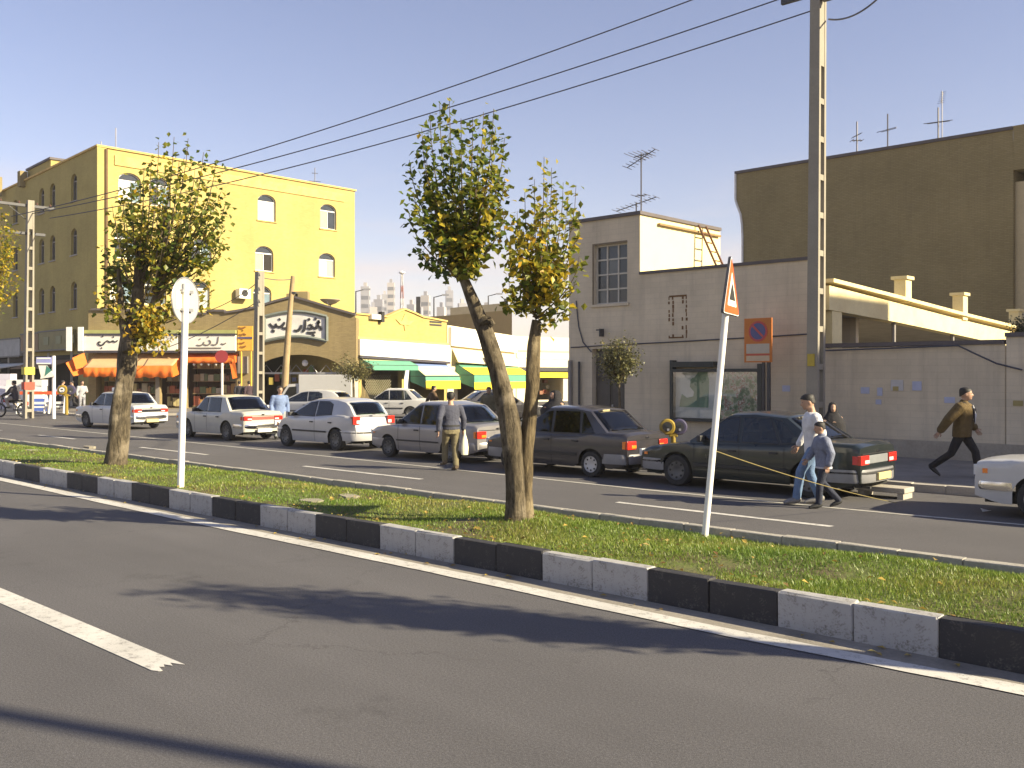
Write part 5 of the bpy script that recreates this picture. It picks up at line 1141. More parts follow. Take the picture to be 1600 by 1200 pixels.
# white box van
p = at_depth(506, 600, 47.5); van = empty('box_van', (p.x, p.y, 0), math.radians(178), 'small white box van with a tall cargo box before the arch', 'van', 'cars standing in the side street')
MB().box(-1.55,1.05,-.85,.85,.45,2.12).obj('cargo_box', WHITE_P, van, bevel=.03)
MB().prism([(1.08,.35),(2.1,.35),(2.12,.8),(1.95,1.0),(1.55,1.62),(1.08,1.66)], lambda x, z: (x,-.78,z), lambda x, z: (x,.78,z)).obj('cab', WHITE_P, van, bevel=.03)
for s in (1,-1): MB().prism([(1.16,1.0),(1.85,1.0),(1.52,1.52),(1.16,1.55)], lambda x, z: (x,s*.785,z), lambda x, z: (x,s*.79,z)).obj('side_window', AUTOGLASS, van)
MB().obox((1.97,-.66,1.03), (0,1.32,0), (-.36,0,.52), (.012,0,.01)).obj('windscreen', AUTOGLASS, van)
for x in (1.5,-1.0):
    for s in (1,-1):
        wh = empty('wheel', (x, s*.72, .29), 0, parent=van); MB().lathe([(.16,-.09),(.27,-.09),(.29,-.06),(.29,.06),(.27,.09),(.16,.09),(.16,-.09)], 20, (0,0,0), 'y', False).obj('tyre', TYRE, wh, smooth=True); MB().lathe([(.01,-.08),(.17,-.08),(.17,.08),(.01,.08)], 16, (0,0,0), 'y').obj('rim', HUBD, wh)
MB().box(-1.5,2.0,-.6,.6,.25,.44).obj('chassis', BLACK, van)
for s in (1,-1): MB().box(-1.58,-1.552,s*.6-.1,s*.6+.1,.55,.75).obj('tail_light', RED, van)
# motorcycle on the left pavement
def motorcycle(loc, rz, label):
    m = empty('motorcycle', loc, rz, label, 'motorcycle')
    for x in (.62,-.62):
        wh = empty('wheel', (x,0,.30), 0, parent=m)
        MB().rings([[((.30-.0)*math.cos(a)+.045*math.cos(b)*math.cos(a), .045*math.sin(b), .30*math.sin(a)+.045*math.cos(b)*math.sin(a)) for b in [k*math.pi/3 for k in range(6)]] for a in [j*math.pi/10 for j in range(21)]], False).obj('tyre', TYRE, wh, smooth=True)
        MB().lathe([(.03,-.04),(.05,-.04),(.05,.04),(.03,.04)], 10, (0,0,0), 'y').obj('hub', STEEL, wh)
        sp_ = MB(); [sp_.tube([(0,0,0),(.28*math.cos(a),0,.28*math.sin(a))], .006, 4) for a in [k*math.pi/5 for k in range(10)]]; sp_.obj('spokes', STEEL, wh)
    fr = MB(); fr.tube([(-.62,.06,.3),(-.1,.06,.35),(.3,.05,.75),(.45,0,.85)], .02, 6); fr.tube([(-.55,0,.65),(.2,0,.68),(.45,0,.85)], .025, 6); fr.tube([(.62,.07,.3),(.45,.05,.9),(.40,.0,1.0)], .022, 6); fr.tube([(.62,-.07,.3),(.45,-.05,.9)], .022, 6); fr.tube([(-.62,.0,.3),(-.5,0,.62)], .02, 6); fr.obj('frame', DARKMETAL, m)
    MB().box(-.15,.2,-.12,.12,.28,.55).obj('engine', STEEL, m, bevel=.03)
    MB().rings([[(x, w*math.cos(a), .76+h*math.sin(a)) for a in [k*math.pi/4 for k in range(8)]] for x, w, h in ((.02,.08,.05),(.1,.13,.10),(.3,.12,.11),(.42,.06,.06))]).obj('fuel_tank', M('tank_red', (0.35,0.03,0.03), .25, .1, 4, coat=.6), m, smooth=True)
    MB().box(-.72,.05,-.12,.12,.70,.80).obj('seat', BLACK, m, bevel=.03)
    hb = MB(); hb.tube([(.36,-.34,1.02),(.42,-.1,1.0),(.42,.1,1.0),(.36,.34,1.02)], .015, 6); hb.obj('handlebar', STEEL, m)
    MB().lathe([(.01,.0),(.09,.02),(.09,.1),(.01,.12)], 12, (.46,0,.9), 'x').obj('headlight', CLEAR, m, smooth=True)
    MB().box(-.86,-.70,-.06,.06,.55,.72).obj('tail_light', RED, m)
    MB().tube([(.0,-.14,.3),(-.8,-.16,.33)], .04, 8).obj('exhaust', STEEL, m)
    return m
MOTO = ground(18, 651, .12)
motorcycle(MOTO, math.radians(170), 'motorcycle with its rider at the left edge of the picture')
# ------------------------------------------------------------------ people (local frame: facing +x, left +y, feet at z = 0, built for 1.75 m)
SKIN = M('skin', (0.40,0.245,0.165), .55, .1, 8); HAIR = M('black_hair', (0.012,0.010,0.009), .6, .3, 12, .3, 60); EYE = M('eye_dark', (0.02,0.015,0.012), .3)
def bake(o):
    dg = bpy.context.evaluated_depsgraph_get(); me = bpy.data.meshes.new_from_object(o.evaluated_get(dg)); o.modifiers.clear(); old = o.data; o.data = me; return o
def remeshed(mb, name, mat, parent, vox, smooth=3, extra=None):
    me = mb.mesh(name); o = link_mesh(name, me, None, parent)
    md = o.modifiers.new('r', 'REMESH'); md.mode = 'VOXEL'; md.voxel_size = vox
    sm = o.modifiers.new('s', 'SMOOTH'); sm.iterations = smooth; sm.factor = .5
    bpy.context.view_layer.update(); bake(o)
    if extra:
        bm = bmesh.new(); bm.from_mesh(o.data); ex = extra.mesh('x'); bm.from_mesh(ex); bm.to_mesh(o.data); bm.free()
    o.data.materials.clear(); o.data.materials.append(mat)
    o.data.polygons.foreach_set('use_smooth', [True]*len(o.data.polygons)); return o
def ell(c, rx, ry, n=14): return [(c[0]+rx*math.cos(2*math.pi*k/n), c[1]+ry*math.sin(2*math.pi*k/n), c[2]) for k in range(n)]
def limb(mb, pts, rad, n=10):
    P = [Vector(p) for p in pts]; q, r = [], []
    for i in range(len(P)-1):
        for f in (0, .33, .66): q.append(P[i].lerp(P[i+1], f)); r.append(rad[i] + (rad[i+1]-rad[i])*f)
    q.append(P[-1]); r.append(rad[-1])
    d0 = (q[0]-q[1]).normalized(); d1 = (q[-1]-q[-2]).normalized()
    q = [q[0]+d0*r[0]*.7] + q + [q[-1]+d1*r[-1]*.7]; r = [r[0]*.55] + r + [r[-1]*.55]
    mb.tube(q, r, n)
def person(label, loc, rz, height, pose, top, bottom, shoes=None, vox=.014, hair=HAIR, tuck=False, coat=0.0, name='person', group=None, inner=None, beard=False, vest=None):
    root = empty(name, loc, rz, label, 'person', group); root.scale = (height/1.75*1.08, height/1.75*1.12, height/1.75)
    ln = pose.get('lean', 0.0); hp = Vector(pose.get('hip', (0,0,.93)))
    def T(x, y, z): return Vector((hp.x + x + ln*(z-hp.z), hp.y + y, z - .93 + hp.z))
    tor = [(.0,.93,.105,.165),(.0,1.02,.105,.155),(.005,1.12,.100,.145),(.012,1.25,.115,.165),(.008,1.36,.112,.18),(.0,1.43,.09,.165),(-.005,1.475,.06,.09)]
    def torso(mb, g, zlo=.0, n=16):
        lev = [t for t in tor if t[1] >= zlo]; mb.rings([[T(a+ (b+g)*math.cos(2*math.pi*k/n), (c+g)*math.sin(2*math.pi*k/n), z) for k in range(n)] for a, z, b, c in lev])
    sh = [T(-.005, s*.185, 1.415) for s in (1,-1)]
    el = [Vector(p) for p in pose['elbow']]; wr = [Vector(p) for p in pose['wrist']]
    kn = [Vector(p) for p in pose['knee']]; an = [Vector(p) for p in pose['ankle']]; toe = [Vector(p) for p in pose.get('toe', [(a.x+.17, a.y+.02*s, a.z-.06) for a, s in zip(an, (1,-1))])]
    hips = [Vector((hp.x, hp.y + s*.09, hp.z-.02)) for s in (1,-1)]
    neck0, neck1 = T(-.01,0,1.45), T(.015,0,1.56)
    hd = T(.03, 0, 1.645) + Vector(pose.get('head', (0,0,0))); hy = pose.get('head_yaw', 0.0); hpit = pose.get('head_pitch', 0.0)
    R = Matrix.Rotation(hy, 3, 'Z') @ Matrix.Rotation(hpit, 3, 'Y')
    H = lambda x, y, z: hd + R @ Vector((x, y, z))
    body = MB(); torso(body, -.012)
    for i in range(2):
        limb(body, [sh[i], el[i], wr[i]], [.05,.04,.028]); limb(body, [hips[i], kn[i], an[i]], [.085,.055,.04]); limb(body, [an[i]+Vector((-.01,0,-.03)), an[i].lerp(toe[i], .7)+Vector((0,0,-.01))], [.030,.024])
    limb(body, [neck0, neck1], [.058,.054])
    prof = [(-.118,.035,.03,.01),(-.10,.065,.045,.015),(-.06,.088,.060,.010),(-.02,.096,.070,.004),(.03,.100,.076,-.004),(.07,.097,.074,-.008),(.10,.078,.060,-.012),(.118,.04,.032,-.014)]
    body.rings([[H(dx + rx*math.cos(2*math.pi*k/16), ry*math.sin(2*math.pi*k/16), z) for k in range(16)] for z, rx, ry, dx in prof])
    limb(body, [H(.088,0,.012), H(.112,0,-.022)], [.012,.018], 6)      # nose
    for s in (1,-1): body.rings([[H(-.005+.02*math.cos(a), s*(.074+.008*j), -.01+.032*math.sin(a)) for a in [k*math.pi/4 for k in range(8)]] for j in (0,1)])
    limb(body, [H(.07,0,-.085), H(.082,0,-.10)], [.022,.018], 6)       # chin
    fing = MB()
    for i in range(2):
        s = 1 if i == 0 else -1
        d = (wr[i]-el[i]).normalized(); side = Vector((1,0,0)) - d*d.x; side.normalize(); palm = d.cross(side)
        base = wr[i] + d*.02; body.rings([[base + d*f + side*(w*math.cos(a)) + palm*(.016*math.sin(a)) for a in [k*math.pi/4 for k in range(8)]] for f, w in ((-.02,.026),(.02,.036),(.06,.042),(.085,.040))])
        for q, (o_, ln_) in enumerate(((.030,.068),(.010,.078),(-.010,.072),(-.030,.056))):
            a = base + d*.075 + side*o_; inn = palm*(.5 if i == 0 else -.5)*(-1)
            b = a + (d*.9 + inn*.35).normalized()*ln_*.5; c = b + (d*.6 + inn*.8).normalized()*ln_*.5
            fing.tube([a, b, c], [.0095,.009,.0075], 6)
        a = base + d*.02 + side*.034; b = a + (d*.7 + side*.6).normalized()*.04; c = b + (d*.95 + side*.1).normalized()*.03; fing.tube([a, b, c], [.012,.011,.009], 6)
    for s in (1,-1): fing.lathe([(.002,-.004),(.010,-.002),(.010,.002),(.002,.004)], 8, (0,0,0)) if False else None
    bd = remeshed(body, 'body', SKIN, root, min(vox, .013), 3, fing)
    for s in (1,-1):
        e = H(.082, s*.032, .012); MB().lathe([(.002,-.007),(.009,-.004),(.010,0),(.009,.004),(.002,.007)], 8, tuple(e)).obj('eye', EYE, bd, smooth=True)
    ml = MB(); ml.tube([H(.088,-.022,-.060), H(.094,0,-.058), H(.088,.022,-.060)], .005, 5); ml.obj('mouth', M('lips', (0.30,0.13,0.10), .5), bd)
    hr = MB()
    hr.rings([[H(dx + rx*math.cos(2*math.pi*k/16), ry*math.sin(2*math.pi*k/16), max(z, (.07*math.cos(2*math.pi*k/16) if math.cos(2*math.pi*k/16) > 0 else .055*math.cos(2*math.pi*k/16)) + .002))  for k in range(16)] for z, rx, ry, dx in ((-.075,.080,.068,-.022),(-.035,.092,.077,-.018),(.04,.104,.083,-.009),(.085,.099,.079,-.012),(.115,.078,.062,-.015),(.130,.035,.03,-.016))])
    ho = hr.obj('hair', hair, root, smooth=True)
    if beard: limb_mb = MB(); limb(limb_mb, [H(.06,.05,-.06), H(.09,0,-.10), H(.06,-.05,-.06)], [.02,.028,.02], 6); limb_mb.obj('beard', HAIR, root, smooth=True)
    # clothing
    tm = MB(); torso(tm, .014 + coat, 0.0); g = .012 + coat*.7
    hem = .93 - (0.0 if tuck else .10)
    tm.rings([ [T((.118+coat)*math.cos(2*math.pi*k/16), (.178+coat)*math.sin(2*math.pi*k/16), z) for k in range(16)] for z in ((hem, 1.0) if not tuck else (.95, 1.05))])
    for i in range(2): limb(tm, [sh[i], el[i], el[i].lerp(wr[i], .97)], [.066+g, .052+g, .040+g*.8])
    if coat: limb(tm, [neck0+Vector((-.01,0,-.01)), neck1+Vector((-.012,0,-.05))], [.075,.072])
    remeshed(tm, 'jacket' if coat else 'shirt', top, root, vox, 2)
    bmz = MB(); bmz.rings([ [(hp.x+(.112)*math.cos(2*math.pi*k/14), hp.y+.170*math.sin(2*math.pi*k/14), hp.z+z) for k in range(14)] for z in (.08, .0, -.10)])
    for i in range(2): limb(bmz, [hips[i], kn[i], an[i]+Vector((0,0,.0))], [.098,.070,.062])
    remeshed(bmz, 'trousers', bottom, root, vox, 2)
    for i in range(2):
        so = MB(); a, t = an[i], toe[i]; d = (t-a); d = Vector((d.x, d.y, 0)); d = d.normalized() if d.length > .01 else Vector((1,0,0)); up = (t-a).normalized(); sd = Vector((-d.y, d.x, 0))
        ax = (t-a); nz = Vector((0,0,1)) if abs(ax.normalized().z) < .8 else Vector((-1,0,0))
        so.rings([[c + sd*(w*math.cos(k*math.pi/5)) + nz*(h*math.sin(k*math.pi/5)) for k in range(10)] for c, w, h in ((a - ax*.38 + Vector((0,0,-.045)), .035,.035),(a-ax*.25+Vector((0,0,-.035)), .050,.055),(a+ax*.2+Vector((0,0,-.025)), .052,.055),(a+ax*.7+Vector((0,0,-.005)), .054,.042),(t+ax*.14, .040,.026))])
        so.obj('shoe', shoes or BLACK, root, smooth=True)
    if inner:                                           # pale shirt front showing in the open jacket
        im = MB(); pts = [(.135,.035,1.44),(.145,-.035,1.44),(.155+coat,-.045,1.25),(.15+coat,0,1.08),(.155+coat,.045,1.25)]
        im.add([T(p[0]-.004+ (coat*.55), p[1], p[2]) for p in pts], [(0,1,2),(0,2,4),(4,2,3)]); o = im.obj('shirt_front', inner, root); o.modifiers.new('t','SOLIDIFY').thickness = .01
        cl = MB(); [cl.tube([T(-.06,s*.06,1.49), T(.06,s*.075,1.46), T(.14+coat,s*.05,1.36), T(.155+coat,s*.02,1.12)], [.022,.026,.024,.012], 6) for s in (1,-1)]; cl.obj('collar', M('collar_dark', (0.02,0.02,0.03), .8), root, smooth=True)
    if vest: 
        be = MB(); be.rings([[T((.125+coat)*math.cos(2*math.pi*k/16), (.184+coat)*math.sin(2*math.pi*k/16), z) for k in range(16)] for z in vest[1]]); be.obj(vest[2], vest[0], root, smooth=True)
    return root
def cloth(name, c, var=.15): return M(name, c, .9, var + .12, 9, 1.0, 16)
# poses
STAND = dict(elbow=[(-.03,.25,1.14),(-.03,-.25,1.14)], wrist=[(.03,.25,.90),(.03,-.25,.90)], knee=[(.02,.10,.50),(.02,-.10,.50)], ankle=[(-.02,.11,.09),(-.02,-.11,.09)])
WALK = dict(lean=.04, elbow=[(-.14,.25,1.15),(.12,-.25,1.14)], wrist=[(-.20,.25,.92),(.26,-.23,.96)], knee=[(.20,.09,.53),(-.03,-.09,.49)], ankle=[(.28,.09,.11),(-.36,-.09,.17)], toe=[(.45,.10,.07),(-.22,-.10,.06)], hip=(0,0,.91))
def pose(base, **k): d = dict(base); d.update(k); return d
GREYBLUE = cloth('grey_blue_shirt', (0.058,0.062,0.090)); KHAKI = cloth('khaki_trousers', (0.16,0.135,0.075)); JEANS = cloth('blue_jeans', (0.12,0.19,0.32), .25); BLACKC = cloth('black_cloth', (0.014,0.013,0.016)); PALE = cloth('pale_shirt', (0.62,0.62,0.64)); BROWN = cloth('brown_jacket', (0.105,0.068,0.022), .25); NAVY = cloth('navy_trousers', (0.022,0.026,0.045)); JACKETB = cloth('grey_blue_jacket', (0.17,0.19,0.26), .3); BLUES = cloth('blue_shirt', (0.16,0.22,0.38)); GREYC = cloth('grey_coat', (0.34,0.34,0.36))
def face_px(dx, dy): return math.atan2(dy, dx)
# man walking away with a white bag
p = ground(705, 735); MAN = pose(WALK, lean=.05, head=(.0,-.01,0), head_yaw=-.3, elbow=[(-.08,.27,1.15),(.02,-.27,1.14)], wrist=[(-.05,.28,.90),(.08,-.28,.90)], knee=[(.16,.08,.53),(.0,-.08,.50)], ankle=[(.16,.08,.20),(-.06,-.08,.10)], toe=[(.32,.09,.12),(.12,-.09,.03)])
person('man in grey-blue shirt and khaki trousers walking away with a white bag', p, math.radians(112), 1.73, MAN, GREYBLUE, KHAKI, M('brown_shoe', (0.10,0.07,0.04), .5), tuck=True, vest=(BLACK, (1.0,1.035), 'belt'))
q = p + Vector((.30, -.05, 0)); bag = MB()
bag.rings([[(w*math.cos(a), t*math.sin(a), z) for a in [k*math.pi/6 for k in range(12)]] for z, w, t in ((.34,.05,.03),(.35,.075,.045),(.50,.085,.05),(.66,.065,.035),(.80,.022,.02),(.90,.014,.012))])
bag.obj('shopping_bag', M('white_plastic', (0.78,0.74,0.52), .5, .1, 6), loc=(q.x, q.y, 0), rz=.3, smooth=True, label='pale plastic shopping bag hanging from the walking man\'s right hand', cat='bag')
# tall youth and small boy walking left past the dark saloon
p = ground(1270, 788); person('tall youth in a white shirt and light blue jeans walking left', p, math.radians(178), 1.80, pose(WALK, lean=.03, head=(.02,0,-.01), head_pitch=.25, elbow=[(-.06,.26,1.14),(.02,-.26,1.13)], wrist=[(-.04,.27,.90),(.14,-.25,.92)], knee=[(.20,.09,.53),(.02,-.09,.50)], ankle=[(.26,.09,.11),(-.12,-.09,.10)], toe=[(.42,.10,.05),(.06,-.1,.03)]), PALE, JEANS, M('grey_shoe', (0.2,0.19,0.18), .6))
p = ground(1283, 792) + Vector((0,-.12,0)); person('small boy in a grey-blue jacket and dark trousers walking left', p, math.radians(180), 1.36, pose(WALK, lean=.06, head_pitch=.15, elbow=[(-.05,.27,1.12),(.10,-.27,1.14)], wrist=[(.0,.27,.90),(.22,-.23,.98)], knee=[(.10,.09,.50),(.0,-.09,.52)], ankle=[(.12,.09,.10),(-.32,-.09,.14)], toe=[(.28,.10,.03),(-.18,-.10,.04)]), JACKETB, NAVY, BLACK, coat=.022, vest=(M('pale_hem', (0.42,0.42,0.45), .8), (.83,.865), 'hem_band'))
# man in brown jacket on the pavement, long stride to the right
p = Vector((*ground(1503, 757)[:2], .13)); STR = pose(WALK, lean=.05, hip=(0,0,.88), elbow=[(.02,.26,1.12),(-.16,-.27,1.12)], wrist=[(.16,.24,.94),(-.30,-.27,.90)], knee=[(.20,.09,.50),(-.16,-.09,.46)], ankle=[(.26,.09,.10),(-.48,-.09,.20)], toe=[(.43,.10,.05),(-.36,-.10,.06)], head_yaw=.15)
person('man in a brown jacket striding right along the pavement wall', p, math.radians(-36), 1.76, STR, BROWN, BLACKC, BLACK, coat=.04, inner=PALE)
# women in black chadors
def chador(loc, rz, h, label):
    root = empty('person', loc, rz, label, 'person'); root.scale = (h/1.6,)*3
    b = MB(); limb(b, [(0,.08,.85),(0,.09,.45),(0,.09,.10)], [.09,.06,.045]); limb(b, [(0,-.08,.85),(0,-.09,.45),(0,-.09,.10)], [.09,.06,.045])
    b.rings([ell((0,0,z), rx, ry) for z, rx, ry in ((.8,.11,.16),(1.0,.10,.14),(1.2,.11,.16),(1.32,.07,.12))]); limb(b, [(0,0,1.3),(.01,0,1.42)], [.05,.05])
    b.rings([ell((.02,0,z), rx, ry) for z, rx, ry in ((1.37,.05,.04),(1.42,.085,.06),(1.48,.095,.07),(1.55,.085,.065),(1.59,.04,.035))])
    limb(b, [(.108,0,1.485),(.122,0,1.455)], [.010,.014], 6); limb(b, [(.0,.17,1.27),(.10,.20,1.05),(.20,.06,1.15)], [.05,.045,.03]); limb(b, [(.0,-.17,1.27),(.10,-.20,1.05),(.20,-.06,1.15)], [.05,.045,.03])
    fg = MB(); [fg.tube([(.20,s*(.05-.012*k),1.16),(.24,s*(.03-.012*k),1.18),(.235,s*(.0),1.20-.01*k)], .008, 5) for k in range(4) for s in (1,-1)]
    bo = remeshed(b, 'body', SKIN, root, .014, 3, fg)
    n = 28; rr = random.Random(int(h*100)); rings = []
    for z, rx, ry, dx in ((.02,.27,.30,.02),(.25,.25,.28,.02),(.6,.22,.26,.02),(.9,.21,.26,.03),(1.1,.22,.27,.05),(1.24,.19,.235,.03),(1.33,.125,.155,.0),(1.42,.115,.105,.0),(1.52,.115,.095,.0),(1.59,.085,.075,.0),(1.62,.03,.03,0)):
        ring = []
        for k in range(n):
            a = 2*math.pi*k/n; fold = 1 + .07*math.sin(a*9 + z*2)*max(0, 1.2-z)
            x = dx + rx*math.cos(a)*fold; y = ry*math.sin(a)*fold
            if 1.36 < z < 1.57 and math.cos(a) > .55: x = min(x, .075)
            ring.append((x, y, z))
        rings.append(ring)
    c = MB().rings(rings, False); c.obj('chador', BLACKC, root, smooth=True, sharp=80)
    return root
p = at_depth(1301, 630, 18.9); chador((p.x, p.y, .13), math.radians(-100), 1.42, 'woman in a black chador behind the dark saloon by the pole')
p = at_depth(868, 620, 24.2); chador((p.x, p.y, .13), math.radians(215), 1.56, 'woman in a black chador behind the dark grey car roof').scale = (1.4, 1.4, .98)
# further people
p = at_depth(437, 640, 31.5); person('man in a blue shirt standing behind the white hatchback', (p.x, p.y, 0), math.radians(-60), 1.72, STAND, BLUES, cloth('pale_trousers', (0.26,0.28,0.30)), vox=.022)
PED = 'pedestrians by the corner shops'
p = ground(128, 643, .12); person('person in pale grey clothes standing outside the corner shop', p, math.radians(-40), 1.66, pose(STAND, elbow=[(.02,.26,1.14),(.02,-.26,1.14)], wrist=[(.2,.16,1.12),(.06,-.26,.9)]), GREYC, cloth('grey_trousers', (0.30,0.30,0.33)), vox=.022, group=PED)
p = ground(97, 640, .12); person('person in a lilac top behind the sign post at the corner', p, math.radians(60), 1.68, WALK, cloth('lilac_top', (0.42,0.36,0.55)), NAVY, vox=.022, group=PED)
p = ground(114, 641, .12); person('person in dark clothes just behind the yellow parking meter', p, math.radians(200), 1.66, WALK, cloth('olive_top', (0.10,0.09,0.04)), BLACKC, vox=.022, group=PED)
RIDE = pose(STAND, hip=(0,0,.93), lean=.12, elbow=[(.24,.24,1.16),(.24,-.24,1.16)], wrist=[(.50,.26,1.02),(.50,-.26,1.02)], knee=[(.36,.20,.86),(.36,-.20,.86)], ankle=[(.20,.22,.50),(.20,-.22,.50)], toe=[(.36,.23,.45),(.36,-.23,.45)])
person('rider in a dark jacket sitting on the motorcycle at left edge', MOTO + Vector((math.cos(math.radians(170))*(-.25), math.sin(math.radians(170))*(-.25), .0)), math.radians(170), 1.70, RIDE, cloth('dark_jacket', (0.05,0.045,0.055)), cloth('stone_trousers', (0.30,0.26,0.22)), vox=.022, coat=.03)
for k, (px, py, d, rz, c, lab) in enumerate(((676,628,40,20,(0.10,0.06,0.03),'person in a brown coat under the blue striped awning'),(764,618,34,250,(0.14,0.12,0.07),'person in an olive coat between the two leaning trunks'))):
    q = at_depth(px, py, d); person(lab, (q.x, q.y, 0), math.radians(rz), 1.66, STAND if k else WALK, cloth('coat%d' % k, c), BLACKC, vox=.022, coat=.02, group='people in the side street')
for k, (px, d) in enumerate(((374,54.5),(389,54.5))):
    q = at_depth(px, 610, d); person(('dark-clothed person at the shop window, left of a pair', 'dark-clothed person under the amber sign, right of a pair')[k], (q.x, q.y, .12), math.radians(95+30*k), 1.62, STAND, cloth('dark_coat%d' % k, (0.03+.02*k,0.03,0.04)), BLACKC, vox=.022, group=PED)
# ------------------------------------------------------------------ trees
def bark_mat(name, c0, c1, c2):
    m, n, l, p = nodes_of(name); tc = n.new('ShaderNodeTexCoord').outputs['Object']
    mp = n.new('ShaderNodeMapping'); mp.inputs['Scale'].default_value = (10, 10, 2.6); l.new(tc, mp.inputs['Vector'])
    a = noise(n, l, 1.6, 8, .7, mp.outputs[0]).outputs['Fac']; b = noise(n, l, 2.2, 5, .6, tc).outputs['Fac']
    base = mixc(n, l, ramp(n, l, a, .35, .65), c0, c1); base = mixc(n, l, ramp(n, l, b, .52, .66), base, c2)
    l.new(base, p.inputs['Base Color']); p.inputs['Roughness'].default_value = .9; p.inputs['Specular IOR Level'].default_value = .2
    bp = n.new('ShaderNodeBump'); bp.inputs['Strength'].default_value = 1.0; bp.inputs['Distance'].default_value = .07; l.new(a, bp.inputs['Height']); l.new(bp.outputs['Normal'], p.inputs['Normal']); return m
BARK = bark_mat('bark', (0.035,0.028,0.019), (0.175,0.142,0.095), (0.25,0.21,0.15)); TWIG = M('twig', (0.10,0.075,0.045), .9, .3, 6)
from mathutils import noise as mnoise
def trunk(mb, pts, rad, n=14, sub=6, rough=.13, seed=0):
    P = [Vector(p) for p in pts]; q = []; r = []
    for i in range(len(P)-1):
        p0, p1, p2, p3 = P[max(0,i-1)], P[i], P[i+1], P[min(len(P)-1,i+2)]
        for k in range(sub):
            t = k/sub; q.append(.5*((2*p1)+(p2-p0)*t+(2*p0-5*p1+4*p2-p3)*t*t+(3*p1-p0-3*p2+p3)*t**3)); r.append(rad[i]+(rad[i+1]-rad[i])*t)
    q.append(P[-1]); r.append(rad[-1]); rings = []
    for i, p in enumerate(q):
        d = (q[min(i+1,len(q)-1)]-q[max(i-1,0)]).normalized(); a = d.cross(Vector((0,1,0))).normalized(); b = d.cross(a).normalized(); ring = []
        for k in range(n):
            t = 2*math.pi*k/n; v = a*math.cos(t)+b*math.sin(t); f = 1 + rough*(mnoise.noise(Vector((math.cos(t)*1.6+seed, math.sin(t)*1.6, p.z*1.3)))*1.4 + .5*mnoise.noise(Vector((math.cos(t)*4+seed, math.sin(t)*4, p.z*4))) + .35*mnoise.noise(Vector((math.cos(t)*7+seed, math.sin(t)*7, p.z*1.5))))
            ring.append(p + v*r[i]*f)
        rings.append(ring)
    return mb.rings(rings)
class Crown:
    def __init__(s, seed): s.r = random.Random(seed); s.V = []; s.F = []; s.T = []; s.tw = MB()
    def leaf(s, p, size, tone, down=.5):
        r = s.r; az = r.uniform(0, 6.283); pit = -down + r.gauss(0, .5)
        d = Vector((math.cos(az)*math.cos(pit), math.sin(az)*math.cos(pit), math.sin(pit))); sd = d.cross(Vector((0,0,1)))
        sd = sd.normalized() if sd.length > .01 else Vector((1,0,0)); nn = sd.cross(d); roll = r.uniform(-.9,.9); sd2 = sd*math.cos(roll)+nn*math.sin(roll); up = d.cross(sd2)*-1
        L_, w = size*r.uniform(.75,1.2), size*r.uniform(.36,.48); i = len(s.V); fold = .22*w
        s.V += [p, p+d*L_*.45+sd2*w+up*fold, p+d*L_, p+d*L_*.45-sd2*w+up*fold]; s.F += [(i,i+1,i+2),(i,i+2,i+3)]; t = min(1,max(0,tone)); s.T += [t, t]
    def shoot(s, p0, p1, leaves, size, tone, bow=.15, r0=.012, start=.15, off=.05, down=.45):
        r = s.r; p0, p1 = Vector(p0), Vector(p1); mid = p0.lerp(p1, .5); out = Vector((p1.x-p0.x, p1.y-p0.y, 0))*bow*2; mid += out - Vector((0,0,.02)); pts = []
        for k in range(7): t = k/6; pts.append(p0*(1-t)**2+mid*2*t*(1-t)+p1*t*t)
        s.tw.tube(pts, [r0*(1-.75*k/6) for k in range(7)], 5)
        for k in range(leaves):
            t = start + (1-start)*((k+r.random())/leaves); p = p0*(1-t)**2+mid*2*t*(1-t)+p1*t*t
            q = p + Vector((r.gauss(0,off), r.gauss(0,off), r.gauss(0,off*.8))); s.leaf(q, size*(1.1-.25*t), tone + r.gauss(0,.17), down)
    def build(s, parent, mat):
        me = bpy.data.meshes.new('crown'); me.from_pydata([tuple(p) for p in s.V], [], s.F); a = me.attributes.new('tone', 'FLOAT', 'FACE'); a.data.foreach_set('value', s.T)
        c = link_mesh('crown', me, mat, parent); s.tw.obj('branches', TWIG, parent, smooth=True, fix=False); return c
LEAFG = leaf_mat('leaf_green_gold', [(0,(0.040,0.070,0.014)),(.3,(0.10,0.145,0.022)),(.55,(0.25,0.25,0.034)),(.75,(0.55,0.42,0.04)),(1,(0.62,0.38,0.04))], .5)
def tree_root(base, label): return empty('street_tree', base, 0, label, 'tree', 'trees along the median')
# forked tree in the middle
YC = 11.8; bz = ground(812, 826, SOIL_Z+.05); tc_ = tree_root(bz, 'forked street tree with two leaning stems in the middle of the median')
def lc(px, py, dy=0): p = at_depth(px, py, YC+dy); return p - bz
tk = MB(); trunk(tk, [lc(806,832), lc(806,780), lc(803,720), lc(797,660), lc(783,600), lc(762,530), lc(740,475), lc(722,430)], [.135,.122,.120,.125,.112,.097,.082,.055], 22, 8, .17, 2); tk.obj('trunk', BARK, tc_, smooth=True, sharp=70)
tk = MB(); trunk(tk, [lc(822,832,.08), lc(821,770,.08), lc(822,700,.1), lc(829,640,.12), lc(833,590,.12), lc(834,540,.12), lc(838,500,.12)], [.11,.095,.085,.085,.09,.08,.055], 20, 8, .24, 9); tk.obj('stem', bark_mat('bark_dark', (0.055,0.042,0.026), (0.20,0.155,0.09), (0.26,0.21,0.13)), tc_, smooth=True, sharp=70)
kn = MB(); trunk(kn, [lc(750,505,-.05), lc(762,500,-.1), lc(772,508,-.12)], [.06,.05,.02], 8, 3, .2, 4); kn.obj('branch_stub', BARK, tc_, smooth=True)
cr = Crown(5); f0 = lc(722,432)
